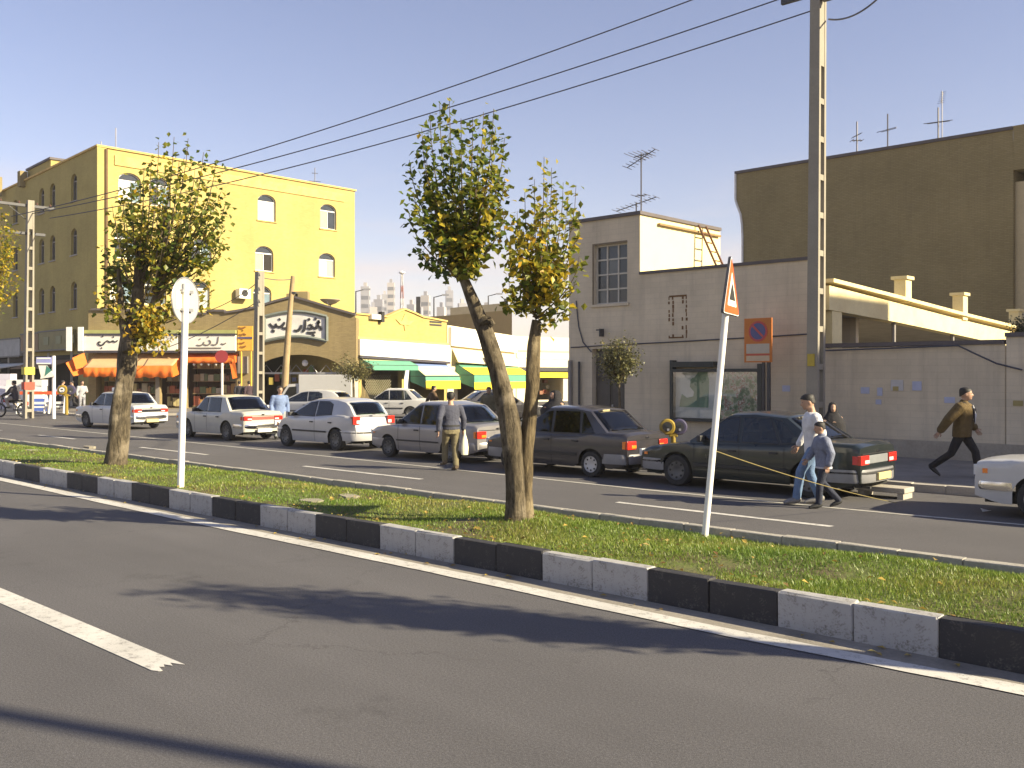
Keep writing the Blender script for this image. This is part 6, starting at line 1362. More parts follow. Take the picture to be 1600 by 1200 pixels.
ends1 = [(640,250),(655,200),(648,300),(672,180),(690,160),(705,152),(722,185),(740,185),(760,175),(770,170),(778,200),(787,215),(785,280),(770,260),(745,230),(700,210),(665,235),(680,260),(640,330),(790,330),(720,240),(660,390),(755,300),(730,290)]
for k, (px, py) in enumerate(ends1):
    dy = cr.r.uniform(-.5,.5); px += cr.r.gauss(0,3); st = lc(722+cr.r.uniform(-12,8), 440-cr.r.uniform(0,30), dy*.15); tone = .38 + (.18 if px > 735 and 230 < py < 320 else 0) - (.08 if px < 690 else 0)
    cr.shoot(st, lc(px, py, dy), 88 if py < 330 else 58, .105, tone, .22, .014, .10, .055)
for k in range(34):
    px, py = cr.r.uniform(655,785), cr.r.uniform(280,430); dy = cr.r.uniform(-.45,.45); cx = 722+(px-722)*min(1,(440-py)/170+.15); cr.shoot(lc(722,425-cr.r.random()*60,0), lc(cx, py, dy), 28, .105, .42+.2*cr.r.random(), .15, .009, .3, .07)
f1 = lc(838,505,.12)
ends2 = [(850,245),(862,262),(835,280),(820,300),(880,285),(900,290),(905,330),(808,330),(812,380),(905,400),(885,330),(870,300),(845,320),(898,440),(890,480),(795,440),(790,470),(855,290)]
for k, (px, py) in enumerate(ends2):
    dy = .12 + cr.r.uniform(-.4,.4); cr.shoot(lc(838+cr.r.uniform(-6,6), 505-cr.r.uniform(0,30), .12), lc(px, py, dy), 54 if py < 350 else 36, .105, .52, .25, .012, .12, .06)
for k in range(26):
    px, py = cr.r.uniform(782,905), cr.r.uniform(330,520); dy = cr.r.uniform(-.4,.5); cr.shoot(lc(838,500-cr.r.random()*90,.12), lc(px, py, dy), 24, .105, .56+.15*cr.r.random(), .1, .008, .35, .07, .7)
cr.build(tc_, LEAFG)
# thick pollarded tree on the left
YL = 19.6; bz2 = ground(180, 731, SOIL_Z+.05); tl_ = tree_root(bz2, 'thick pollarded street tree in front of the yellow corner building')
def ll(px, py, dy=0): p = at_depth(px, py, YL+dy); return p - bz2
tk = MB(); trunk(tk, [ll(180,738), ll(184,690), ll(189,640), ll(195,590), ll(201,555), ll(205,530), ll(212,500), ll(216,450), ll(220,380)], [.25,.21,.195,.185,.195,.215,.15,.11,.07], 24, 8, .17, 6); tk.obj('trunk', BARK, tl_, smooth=True, sharp=70)
tk = MB(); trunk(tk, [ll(205,535,.05), ll(228,505,.1), ll(245,470,.1), ll(256,400,.12), ll(262,340,.12)], [.16,.12,.10,.08,.05], 10, 5, .15, 3); tk.obj('branch', BARK, tl_, smooth=True, sharp=70)
tk = MB(); trunk(tk, [ll(200,535,-.05), ll(192,500,-.1), ll(188,460,-.1), ll(185,420,-.1)], [.13,.08,.06,.03], 8, 5, .15, 8); tk.obj('branch', BARK, tl_, smooth=True, sharp=70)
kb = MB(); trunk(kb, [ll(196,546,-.2), ll(206,540,-.3), ll(216,534,-.25)], [.10,.13,.08], 10, 4, .25, 12); kb.obj('bark_knot', BARK, tl_, smooth=True)
cl = Crown(9)
ends = [(248,222),(272,214),(294,216),(318,238),(338,250),(345,300),(352,320),(340,370),(350,350),(165,382),(180,335),(192,300),(205,285),(225,262),(236,250),(258,262),(280,250),(305,262),(330,300),(300,300),(325,345),(330,410),(348,376),(175,420),(168,445),(262,290),(215,320),(285,330)]
for px, py in ends:
    dy = cl.r.uniform(-.9,.9); sx = 212+(px-212)*.3; st = ll(sx + cl.r.uniform(-6,6), 470-cl.r.uniform(0,70), dy*.2); cl.shoot(st, ll(px, py, dy), 76 if py < 330 else 48, .14, .40 + (.16 if 235 < px < 275 and py > 240 else 0), .2, .022, .12, .085)
for k in range(50):
    px, py = cl.r.uniform(170,345), cl.r.uniform(300,470); dy = cl.r.uniform(-.9,.9); cl.shoot(ll(212+(px-212)*.4, min(505, py+cl.r.uniform(40,120)), dy*.3), ll(px, py, dy), 19, .14, .50+.2*cl.r.random(), .12, .012, .2, .10)
for k in range(34):
    px, py = cl.r.uniform(205,265), cl.r.uniform(470,550); dy = cl.r.uniform(-.7,.4); cl.shoot(ll(222, min(520, py+20), -.05), ll(px, py, dy), 22, .12, .58+.25*cl.r.random(), .1, .010, .1, .09, .8)
for k in range(14):
    px, py = cl.r.uniform(155,200), cl.r.uniform(430,500); cl.shoot(ll(195, 500, -.05), ll(px, py, cl.r.uniform(-.5,.4)), 10, .12, .55, .1, .008, .3, .09, .8)
cl.build(tl_, LEAFG)
# neighbours in the same row, out of frame or at its edge
def row_tree(base, seed, H, z0, rad, label, tone=.45, n=50, tr=.2):
    root = tree_root(base, label); r = random.Random(seed); tk = MB(); hz = z0 + .25
    trunk(tk, [(0,0,-.1),(.03,.02,hz*.4),(-.05,.03,hz*.75),(0,0,hz),(.06,0,hz+(H-hz)*.35)], [tr*1.15,tr,tr*.9,tr*.85,.07], 14, 6, .14, seed); tk.obj('trunk', BARK, root, smooth=True, sharp=70)
    c = Crown(seed)
    for k in range(n):
        a = c.r.uniform(0,6.28); e = c.r.random()**.5; z = H - (H-z0)*.45*e*c.r.random() - (.0 if k % 3 else c.r.random()*(H-z0)*.5); c.shoot((0,0,hz-.1+c.r.random()*.6), (rad*e*math.cos(a), rad*e*math.sin(a), z), 85, .105, tone, .2, .016, .12, .08)
    c.build(root, LEAFG); return root
row_tree((8.05, 4.95, SOIL_Z), 31, 6.2, 2.95, .52, 'street tree beyond the right edge whose shadow crosses the near lane', .45, 46)
row_tree((-13.55, 24.3, SOIL_Z), 33, 6.0, 2.75, 1.1, 'street tree at the left frame edge with orange-tinged leaves', .62, 44)
row_tree((16.5, -3.2, SOIL_Z), 35, 6.2, 2.8, 1.0, 'street tree far beyond the right edge of the picture', .45, 30)
# small trees on the far pavements
def bush(name, label, base, trunk_h, c, rx, rz_, n, size, tone, seed, mat=LEAFG, group=None, tr=.05):
    root = empty(name, base, 0, label, 'tree', group); k = Crown(seed); c = Vector(c)
    tk = MB(); trunk(tk, [(0,0,-.02),(.02,0,trunk_h*.6),(c.x*.5,c.y*.5,trunk_h),(c.x,c.y,c.z)], [tr,tr*.8,tr*.7,tr*.3], 8, 4, .1, seed); tk.obj('trunk', BARK, root, smooth=True)
    for i in range(n):
        a = k.r.uniform(0,6.28); e = k.r.random()**.45; u = k.r.uniform(-1,1); rr_ = math.sqrt(max(0,1-u*u))*e
        k.shoot((c.x*.6, c.y*.6, trunk_h+k.r.random()*.3), c + Vector((rx*rr_*math.cos(a), rx*rr_*math.sin(a), rz_*u*e)), 26, size, tone, .1, .007, .35, size*1.1, .5)
    k.build(root, mat); return root
LEAFD = leaf_mat('leaf_dull_green', [(0,(0.04,0.05,0.02)),(.5,(0.13,0.13,0.05)),(1,(0.30,0.25,0.09))], .3)
p = at_depth(967, 640, 26.2); bush('street_tree', 'small round pavement tree in front of the dark doorway', (p.x, p.y, .12), 1.75, (0,0,2.55), .66, .72, 90, .085, .5, 41, LEAFD, 'small trees on the far pavement')
p = at_depth(552, 640, 44); bush('street_tree', 'small sparse pavement tree beside the arched arcade', (p.x, p.y, 0), 1.9, (0,0,2.5), 1.0, .85, 60, .10, .62, 43, LEAFD, 'small trees on the far pavement', .07)
p = at_depth(1596, 500, 22.5); bush('climbing_shrub', 'tuft of green shrub on the wall top at the right edge', (p.x+.2, p.y+.35, 2.6), .3, (0,0,.65), .32, .3, 26, .07, .25, 45, LEAFD)

# ------------------------------------------------------------------ poles and wires
def ladder_pole(label, base, H, wu, wv, top_k, rung, solid_from, name='concrete_pole', lean=(0,0), group='concrete power poles', mat=None):
    mat = mat or CONC_POLE
    root = empty(name, base, ROAD_ANG, label, 'pole', group); fl = wv*.24
    def pt(z, x, y): k = 1-(1-top_k)*z/H; return (x*k + lean[0]*z/H, y*k + lean[1]*z/H, z)
    for s in (-1, 1):
        y0, y1 = (s*(wv/2-fl), s*wv/2); mb = MB(); a = [(-wu/2,y0),(wu/2,y0),(wu/2,y1),(-wu/2,y1)]
        mb.add([pt(-.05,*q) for q in a]+[pt(H,*q) for q in a], [(0,1,2,3),(4,5,6,7),(0,1,5,4),(1,2,6,5),(2,3,7,6),(3,0,4,7)]); mb.obj('flange', mat, root)
    z = .25
    while z < H - .2:
        h = .14 if z < solid_from else rung; q = wv/2-fl+.004; a = [(-wu/2+.012,-q),(wu/2-.012,-q),(wu/2-.012,q),(-wu/2+.012,q)]
        h = min(h, H-z); MB().add([pt(z,*c) for c in a]+[pt(z+h,*c) for c in a], [(0,1,2,3),(4,5,6,7),(0,1,5,4),(1,2,6,5),(2,3,7,6),(3,0,4,7)]).obj('rung', mat, root); z += rung
    return root, pt
bR = uv(*(lambda q: (to_uv(q)[0], to_uv(q)[1]))(at_depth(1274, 600, 23.7)), .12)
PH = 13.4
rp, rpt = ladder_pole('tall concrete power pole with ladder openings at the stone building corner', bR, PH, .30, .43, .82, .93, 9.1, lean=(.12,-.06))
MB().box(-.17,-.145,-.09,.09,2.2,2.45).obj('number_label', M('label_yellow', (0.45,0.33,0.03), .6), rp); MB().box(-.09,.09,-.25,-.215,2.2,2.5).obj('number_label', M('label_yellow', (0.45,0.33,0.03), .6), rp)
arm = MB(); arm.box(-.9,1.1,-.05,.05,11.35,11.47); arm.box(-.9,1.1,-.05,.05,12.3,12.42); arm.obj('crossarm', DARKMETAL, rp)
ins = []
for x in (.55, .95):
    MB().lathe([(.02,0),(.06,.02),(.04,.06),(.07,.09),(.03,.14),(.01,.15)], 10, (x,-.02,11.47)).obj('insulator', M('brown_ceramic', (0.10,0.05,0.03), .3), rp, smooth=True)
lamp = MB(); lamp.box(.25,.55,-.25,-.05,11.1,11.35); lamp.obj('transformer_fuse', DARKMETAL, rp)
bL = ground(44, 652, .12)
lp, lpt = ladder_pole('slim concrete power pole with crossarm at the far left corner', bL, 10.15, .34, .40, .72, .95, 8.0, lean=(.12,.05))
for z, w in ((9.85, 1.55), (8.55, 1.0)): MB().box(-.08,.08,-w*.9,w*.75,z,z+.12).obj('crossarm', DARKMETAL, lp)
for y in (-1.2,-.4,.4,1.0): MB().lathe([(.02,0),(.05,.03),(.05,.10),(.01,.14)], 8, (0,y,9.97)).obj('insulator', M('brown_ceramic', (0.10,0.05,0.03), .3), lp, smooth=True)
bt = MB(); bt.tube([(.0,0,9.2),(.0,-.9,9.86)], .02, 5); bt.tube([(.0,0,9.2),(.0,.7,9.86)], .02, 5); bt.obj('brace', DARKMETAL, lp)
for z0, c in ((1.3,(0.5,0.06,0.03)),(2.0,(0.55,0.47,0.05))): MB().box(-.20,.20,-.23,.23,z0,z0+.35).obj('painted_band', M('band%d' % int(z0*10), c, .6), lp)
p = at_depth(404, 640, 47); bC = Vector((p.x, p.y, 0)); cp_, cpt = ladder_pole('weathered concrete pole left of the arched arcade sign', bC, 7.15, .36, .44, .8, .95, 5.0, lean=(.10,0))
hooks = MB()
for k, z in enumerate((6.9, 6.2, 5.6)): hooks.tube([(.15,0,z),(.5,-.3,z+.15),(.9,-.6,z-.15),(1.3,-.8,z-.25)], .02, 5)
hooks.obj('service_wires', WIRE, cp_, kind='stuff'); cab = MB(); cab.tube([(-.24,-.05,.1),(-.2,-.02,6.8)], .05, 6); cab.obj('cable_duct', DARKMETAL, cp_)
p = at_depth(443, 640, 48.5); wp = empty('wooden_pole', (p.x, p.y, 0), 0, 'leaning bare wooden pole in front of the arcade sign', 'pole')
trunkp = MB(); trunk(trunkp, [(0,0,-.05),(.12,0,2.5),(.30,0,5),(.48,0,7.1)], [.19,.17,.14,.11], 12, 4, .05, 3); trunkp.obj('shaft', WOOD, wp, smooth=True)
MB().box(.40,.62,-.12,.12,6.2,6.3).obj('iron_band', DARKMETAL, wp)
# overhead lines
def wire(a, b, sag, name='power_line', r=.016, label=None, group='overhead lines', n=24):
    a, b = Vector(a), Vector(b); pts = [a.lerp(b, k/n) - Vector((0,0,sag*4*(k/n)*(1-k/n))) for k in range(n+1)]
    mb = MB(); mb.tube([p - a for p in pts], [r*(.7+.05*p.y/3) if True else r for p in pts], 5); return mb.obj(name, WIRE, loc=a, smooth=True, label=label, cat='wire', group=group)
# ends read on the photograph: left end at the slim pole, right end at the tall pole
for k, ((lx, ly), (rx, ry), lab) in enumerate((((78,341),(1283,12),'lowest of the three long power lines crossing the sky'), ((48,334),(1283,-24),'middle one of the three long power lines crossing the sky'), ((18,338),(1283,-77),'highest of the three long power lines crossing the sky'))):
    wire(at_depth(lx, ly, bL.y), at_depth(rx, ry, 23.7), .55, label=lab)
wire(at_depth(1295, 30, 23.6), at_depth(1420,-60, 19), .35, 'slack_cable', .02, 'slack cable loop hanging right of the tall pole', None)
wire(at_depth(320, 487, 56.8), at_depth(404, 440, 47), .2, 'service_cable', .014, 'thin cable from the arcade roof to the weathered pole', None)
wire(at_depth(255, 545, 56), at_depth(404, 470, 47), .2, 'service_cable', .014, 'thin cable rising from the fascia sign to the weathered pole', None)
wire(at_depth(458, 436, 48.5), at_depth(404, 432, 47), .1, 'service_cable', .014, 'short cable between the weathered and the wooden pole', None)
wire(at_depth(510, 470, 57), at_depth(560, 560, 58), .1, 'service_cable', .014, 'cable falling down the right side of the arcade front', None)
# ------------------------------------------------------------------ signs and street furniture
def post(root, H, r=.032, mat=WHITEPAINT, lean=(0,0)): return MB().tube([(0,0,-.1),(lean[0],lean[1],H)], r, 12).obj('post', mat, root, smooth=True)
# round sign seen from behind
p = ground(282, 761, SOIL_Z+.05); rs_ = empty('round_sign', p, 0, 'round traffic sign seen from behind on a white post, left half', 'sign')
sc_ = p.y/F_PX; Hs = at_depth(290, 432, p.y).z - p.z
post(rs_, Hs-.12, .055, lean=(.09,0))
zc = at_depth(287, 469, p.y).z - p.z; n_ = Vector((-.966,.26,0)).normalized(); t_ = Vector((-n_.y, n_.x, 0)); R0 = .375
c0 = Vector((.08,.06,zc)) + n_*.02
def disc(mb, c, n, t, r, th, seg=32, ry=None):
    up = Vector((0,0,1)); ry = ry or r; a = [c + t*(r*math.cos(2*math.pi*k/seg)) + up*(ry*math.sin(2*math.pi*k/seg)) for k in range(seg)]; b = [q + n*th for q in a]; return mb.rings([a, b])
SIGNBACK = M('sign_back', (0.36,0.36,0.37), .5, .08, 4, dirt=(0.38,0.37,0.36), dirt_amt=.4)
pl = disc(MB(), c0, n_, t_, R0, .012).obj('plate', SIGNBACK, rs_); rm = MB(); ring = [c0 + t_*(R0*math.cos(2*math.pi*k/32)) + Vector((0,0,R0*math.sin(2*math.pi*k/32))) for k in range(33)]; rm.tube(ring, .012, 6, False); rm.obj('rim', STEEL, pl, smooth=True)
disc(MB(), c0+n_*.014, n_, t_, R0*.97, .003).obj('face', M('sign_blue', (0.03,0.10,0.40), .4), pl)
cl_ = MB(); cl_.obox(c0 - n_*.05 - t_*.15 + Vector((0,0,.12)), t_*.3, n_*.045, (0,0,.05)); cl_.obox(c0 - n_*.05 - t_*.15 + Vector((0,0,-.18)), t_*.3, n_*.045, (0,0,.05)); cl_.obj('clamp', STEEL, pl)
MB().obox(c0 - n_*.006 + t_*.10 + Vector((0,0,-.16)), t_*.16, n_*.005, (0,0,.30)).obj('sticker', M('sticker_cream', (0.72,0.68,0.52), .6), pl)
# triangular warning sign
p = ground(1101, 829, .27); ws_ = empty('warning_sign', p, 0, 'red-bordered triangular warning sign on a leaning white post', 'sign')
zt = at_depth(1143, 398, p.y).z - p.z; zb = at_depth(1137, 492, p.y).z - p.z; dx = lambda px: (px-1101)/F_PX*p.y
post(ws_, at_depth(1134, 490, p.y).z - p.z + .02, .040, lean=(dx(1134),0)); 
n_ = Vector((.905,-.425,0)).normalized(); t_ = Vector((-n_.y, n_.x, 0)); cx_ = Vector((dx(1138.5),0,0)); h = zt-zb; w = .84
def tri(k, off, th, drop=0): 
    c = cx_ + Vector((0,0,zb+h/3)); P = [Vector((0,0,h*2/3)), t_*(w/2)-Vector((0,0,h/3)), -t_*(w/2)-Vector((0,0,h/3))]; pts = []
    for i in range(3):
        a, b, d = P[i], P[(i-1) % 3], P[(i+1) % 3]; f = .06
        pts += [a.lerp(b, f), a.lerp(a.lerp((b+d)/2, .5), .06), a.lerp(d, f)]
    q = [c + x*k + n_*off for x in pts]; return MB().rings([q, [x + n_*th for x in q]])
plate = tri(1.0, .0, .03).obj('plate', M('sign_dark_edge', (0.05,0.05,0.06), .5), ws_)
tri(.985, .031, .003).obj('white_edge', WHITEPAINT, plate); tri(.94, .035, .003).obj('red_border', M('sign_red', (0.72,0.10,0.02), .45), plate); tri(.58, .039, .003).obj('white_field', M('sign_cream', (0.78,0.76,0.66), .5), plate)
c = cx_ + Vector((0,0,zb+.20)) + n_*.043; bmp = [c + t_*a + Vector((0,0,b)) for a, b in ((-.15,-.03),(.15,-.03),(.10,.05),(.04,.13),(0,.17),(-.04,.13),(-.10,.05))]; MB().rings([bmp, [x+n_*.003 for x in bmp]]).obj('pictogram', BLACK, plate)
# no-parking board on the pavement
on = lambda px, py, v: uv(on_v(px, py, v)[0], v, on_v(px, py, v)[1])
V8 = 22.4; a, b = on(1165,498,V8), on(1207,566,V8); base = Vector((on(1190,600,V8).x, on(1190,600,V8).y, .13)); nps = empty('no_parking_sign', base, ROAD_ANG, 'orange no-parking board on twin posts before the stone wall', 'sign')
xa, xb = on_v(1164,500,V8)[0]-to_uv(base)[0], on_v(1207,500,V8)[0]-to_uv(base)[0]; z1, z0 = a.z-.13, b.z-.13
ORB = M('board_orange', (0.50,0.15,0.015), .5, .12, 4)
bd = MB().box(xa,xb,-.04,0,z0,z1).obj('board', ORB, nps, bevel=.004)
pc = MB(); pc.box(xa+.62*(xb-xa),xa+.70*(xb-xa),.002,.06,-.02,z1-.05); pc.obj('post', DARKMETAL, nps); pc = MB(); pc.box(xa+.80*(xb-xa),xa+.90*(xb-xa),.002,.06,-.02,z0+.2); pc.obj('post', DARKMETAL, nps)
cx, cz_ = (xa+xb)/2+.01, z1-.30*(z1-z0); rr = .34*(xb-xa)
MB().lathe([(.002,-.052),(rr,-.052),(rr,-.041),(.002,-.041)], 28, (cx,0,cz_), 'y').obj('red_ring', M('ring_red', (0.45,0.06,0.05), .5), bd)
MB().lathe([(.002,-.058),(rr*.8,-.058),(rr*.8,-.053),(.002,-.053)], 28, (cx,0,cz_), 'y').obj('blue_disc', M('sign_blue_dull', (0.08,0.08,0.20), .5), bd)
MB().obox((cx-rr*.62,-.064,cz_+rr*.5), (rr*.14,0,rr*.14), (0,.005,0), (rr*1.1,0,-rr*1.1)).obj('slash', M('ring_red', (0.45,0.06,0.05)), bd)
hz = z1-z0; MB().box(xa+.08*(xb-xa),xb-.08*(xb-xa),-.046,-.041,z0+.20*hz,z0+.42*hz).obj('text_panel', M('board_pale', (0.44,0.38,0.30), .5, .1, 8), bd); MB().box(xa+.08*(xb-xa),xb-.08*(xb-xa),-.046,-.041,z0+.03*hz,z0+.15*hz).obj('text_panel', M('board_pale2', (0.50,0.38,0.25), .5, .15, 8), bd)
MB().box(xa+.08*(xb-xa),xb-.08*(xb-xa),-.047,-.041,z0+.16*hz,z0+.185*hz).obj('red_rule', M('ring_red', (0.45,0.06,0.05)), bd)
# no-entry sign
p = at_depth(347, 640, 44); ne = empty('no_entry_sign', (p.x, p.y, 0), 0, 'round red no-entry sign on a white post before the shop window', 'sign'); zc = at_depth(346, 557, 44).z
post(ne, zc-.2, .055); pl = disc(MB(), Vector((0,-.06,zc)), Vector((.25,-.97,0)).normalized(), Vector((.97,.25,0)).normalized(), .29, .02).obj('disc', M('no_entry_red', (0.20,0.02,0.025), .5), ne)
MB().obox((-.20,-.12,zc-.05), (.40,.10,0), (-.003,.012,0), (0,0,.10)).obj('white_bar', M('bar_pale', (0.5,0.42,0.4), .5), pl)
# street-name plate and arrow sign at the far corner
p = ground(84, 651, .12); sgn = empty('direction_sign', p, 0, 'white post with a blue street plate and a white arrow board', 'sign'); k = p.y/F_PX
Zp = lambda py: at_depth(84, py, p.y).z - p.z
post(sgn, Zp(556), .085); bp_ = MB().box((58-84)*k,(83-84)*k-.05,-.10,-.05,Zp(569),Zp(558)).obj('street_plate', M('plate_blue', (0.28,0.30,0.60), .5, .1, 6), sgn)
MB().box((59-84)*k,(82-84)*k-.05,-.108,-.102,Zp(561),Zp(559)).obj('white_edge', WHITEPAINT, bp_); MB().box((59-84)*k,(82-84)*k-.05,-.108,-.102,Zp(569),Zp(567)).obj('white_edge', WHITEPAINT, bp_)
ab = MB().prism([((62-84)*k,Zp(571)),((75-84)*k,Zp(571)),((89-84)*k,Zp(588)),((65-84)*k,Zp(592)),((66-84)*k,Zp(588))], lambda x, z: (x,-.14,z), lambda x, z: (x,-.10,z)).obj('arrow_board', WHITEPAINT, sgn)
MB().prism([((75-84)*k,Zp(571)),((83-84)*k,Zp(579)),((72-84)*k,Zp(588))], lambda x, z: (x,-.15,z), lambda x, z: (x,-.142,z)).obj('green_field', M('arrow_green', (0.05,0.20,0.17), .5), ab)
# parking meters with twin heads
def meter(loc, rz, label, tilt=0.0):
    m = empty('parking_meter', loc, rz, label, 'parking meter', 'yellow twin-head parking meters'); Yl = M('meter_yellow', (0.26,0.18,0.02), .5, .15, 5, dirt=(0.2,0.13,0.03), dirt_amt=.4)
    MB().tube([(0,0,0),(0,0,.85)], [.075,.065], 12).obj('post', Yl, m, smooth=True)
    for s in (-1, 1):
        hd = MB(); hd.lathe([(.02,-.10),(.19,-.09),(.225,-.04),(.225,.04),(.19,.09),(.02,.10)], 22, (s*.16,s*.03,1.10), 'y'); ho = hd.obj('head', Yl if s < 0 else M('meter_dark', (0.05,0.045,0.09), .5), m, smooth=True)
        MB().lathe([(.005,-.118),(.135,-.114),(.135,-.096),(.005,-.096)], 18, (s*.16,s*.03,1.11), 'y').obj('dial', BLACK if s < 0 else DARKMETAL, ho); MB().box(s*.16-.05,s*.16+.05,s*.03-.126,s*.03-.117,1.10,1.16).obj('window', GLASS_D, ho)
        MB().box(s*.16-.012,s*.16+.05,s*.03-.126,s*.03-.117,1.0,1.06).obj('coin_slot', STEEL, ho)
    MB().box(-.12,.12,-.05,.05,.82,.96).obj('bracket', Yl, m, bevel=.02); return m
p = at_depth(1052, 600, 20.6); meter((p.x, p.y, .13), -.15, 'yellow twin-head parking meter between the two dark cars').scale = (.78,)*3
p = ground(104, 648, .12); mm = meter(p, .2, 'yellow twin-head parking meter near the far left corner'); mm.scale = (1.12,)*3
MB().lathe([(.005,-.122),(.115,-.12),(.115,-.117),(.005,-.117)], 16, (-.16,-.03,1.11), 'y').obj('dial_face', M('dial_pale', (0.55,0.55,0.58), .4), mm)
# railings, crates and bin at the left corner stalls
def barrier(loc, rz, L_, label):
    b = empty('barrier', loc, rz, label, 'barrier', 'white street barriers'); 
    for x in (-L_/2, L_/2):
        leg = MB(); leg.tube([(x,-.22,0),(x,0,1.0)], .06, 8); leg.tube([(x,.22,0),(x,0,1.0)], .06, 8); leg.obj('leg', WHITEPAINT, b)
    MB().box(-L_/2-.1,L_/2+.1,-.07,.07,.98,1.14).obj('top_rail', M('barrier_orange', (0.62,0.10,0.03), .6, .15, 4), b); MB().box(-L_/2,L_/2,-.05,.05,.48,.60).obj('rail', WHITEPAINT, b); MB().box(-L_/2,L_/2,-.045,.045,.30,.38).obj('rail', WHITEPAINT, b)
p = ground(83, 646, .12); barrier(p + Vector((0,.3,0)), 0, 1.0, 'white barrier with orange top rail beside the sign post'); p = ground(45, 647, .12); barrier(p + Vector((0,.6,0)), .05, 1.6, 'wider white barrier with orange rail behind the slim pole')
def crate_stack(px, depth, rows, label, c):
    q = at_depth(px, 600, depth)
    for k in range(rows):
        w, h = .55, .34; cr_ = empty('crate', (q.x + .03*math.sin(k*2), q.y, .12 + k*(h+.002)), .1*math.sin(k), label % ('bottom','second','third','fourth','fifth','sixth')[k], 'crate', 'produce crates at the corner')
        m_ = M('crate_%s' % (c,), {'white': (0.78,0.77,0.74), 'blue': (0.08,0.14,0.45), 'lilac': (0.68,0.64,0.72)}[c], .6, .08, 5)
        MB().box(-w,w,-.3,.3,0,.03).obj('base', m_, cr_); [MB().box(*bx, .03, h).obj('side', m_, cr_) for bx in ((-w,w,-.3,-.27),(-w,w,.27,.3),(-w,-w+.03,-.268,.268),(w-.03,w,-.268,.268))]
        MB().box(-w+.05,w-.05,-.25,.25,.03,h-.04).obj('contents', M('crate_fill', (0.72,0.70,0.66), .9), cr_)
crate_stack(28, 55.5, 5, '%s white crate of the stack left of the slim pole', 'white'); crate_stack(55, 55.0, 5, '%s white crate of the stack right of the slim pole', 'white'); crate_stack(8, 56.5, 6, '%s lilac crate of the stack at the left frame edge', 'lilac'); crate_stack(66, 52.8, 2, '%s blue crate in front of the barriers', 'blue')
# concrete slab step at the kerb, rope from the post
p = ground(1388, 778); st_ = MB(); st_.box(-.42,.42,-.22,.22,.0,.09); o = st_.obj('concrete_step', CONC, loc=(p.x, p.y+.15, .10), rz=ROAD_ANG, bevel=.015, label='small concrete step bridging the gutter behind the dark saloon', cat='step')
lg = MB().box(.29,.39,-.2,.2,-.10,-.002).obj('support', CONC, o); MB().box(-.39,-.29,-.2,.2,-.10,-.002).obj('support', CONC, o)
a = at_depth(1119, 705, 11.65); b = ground(1402, 786, .03); n = 16
MB().tube([(a.lerp(b, k/n) - Vector((0,0,.10*4*(k/n)*(1-k/n)*.5))) - a for k in range(n+1)], .006, 6).obj('rope', M('rope_tan', (0.20,0.16,0.06), .9, .2, 20), loc=a, smooth=True, label='thin tan rope stretched from the sign post down to the kerb', cat='rope')
# paper scrap near the right wheel
p = ground(1540, 800); MB().add([(-.07,-.05,.008),(.06,-.05,.03),(.08,.05,.012),(-.05,.06,.05)], [(0,1,2),(0,2,3)]).obj('paper_scrap', WHITEPAINT, loc=p, label='crumpled white paper scrap on the asphalt by the right-hand car', cat='litter').modifiers.new('t','SOLIDIFY').thickness = .004

# ------------------------------------------------------------------ roofs: ladder, aerials
lad = empty('ladder', uv(uL + xC, VW), ROAD_ANG, 'rusty wooden ladder leaning on the sunlit cream roof wall', 'ladder')
zr_ = lo - .45; LW = M('ladder_brown', (0.12,0.05,0.02), .8, .2, 4)
tp_, bt_ = Vector((.10, 3.25, hi+.02)), Vector((1.05, 3.5, zr_))
for dy in (-.22, .22): MB().tube([bt_+Vector((0,dy,0)), tp_+Vector((0,dy,0))], .035, 6).obj('rail', LW, lad)
for k in range(7): c = bt_.lerp(tp_, (k+.7)/7.6); MB().tube([c+Vector((0,-.22,0)), c+Vector((0,.22,0))], .022, 6).obj('rung', LW, lad)
AER = M('aerial_metal', (0.16,0.15,0.15), .4, .1, 5, metal=.6)
def aerial(label, base, H, yagi, rz=0.0, r=.022, group='roof aerials'):
    a = empty('roof_aerial', base, rz, label, 'aerial', group); MB().tube([(0,0,0),(0,0,H)], r, 6).obj('mast', AER, a)
    for (z, L_, n, w, tilt) in yagi:
        y = MB(); y.tube([(-L_/2,0,z-tilt),(L_/2,0,z+tilt)], r*.7, 5)
        for k in range(n): f = k/(max(1,n-1))-.5; ww = w*(1-.25*f); y.tube([(f*L_,-ww/2,z+2*tilt*f),(f*L_,ww/2,z+2*tilt*f)], r*.45, 4)
        y.obj('yagi_array', AER, a)
    return a
p5 = uv(uL+xC-.35, VW+.55, hi-.32); Hm = at_depth(998, 240, p5.y).z - p5.z
aerial('tall aerial with fan of rods above the cream roof wall', p5, Hm, [(Hm-.15,.95,9,.55,.22),(Hm-.05,.5,5,1.1,.03),(1.0,.4,3,.5,0)], -.6)
p5b = uv(uL+xC-1.0, VW+1.2, hi-.32); aerial('low wide aerial beside the tall one on the stone building', p5b, .95, [(.9,1.35,10,.6,.16)], -.55)
for k, (px, pt, pb, spec, lab) in enumerate(((1339,190,242,[(1.25,.5,4,.5,0),(1.5,.4,3,.35,.1)],'left one of three aerials on the brown brick block'),(1387,178,236,[(1.5,.15,2,1.0,0)],'cross-shaped middle aerial on the brown brick block'),(1466,168,224,[(1.45,.12,2,1.1,0)],'right-hand tallest aerial on the brown brick block'))):
    u_6, _ = on_v(px, pb, V6+.6); q = uv(u_6, V6+.6, h6-.42); aerial(lab, q, CAM_H+(HORIZON-pt)/F_PX*q.y - q.z, spec, .5*k, .035)
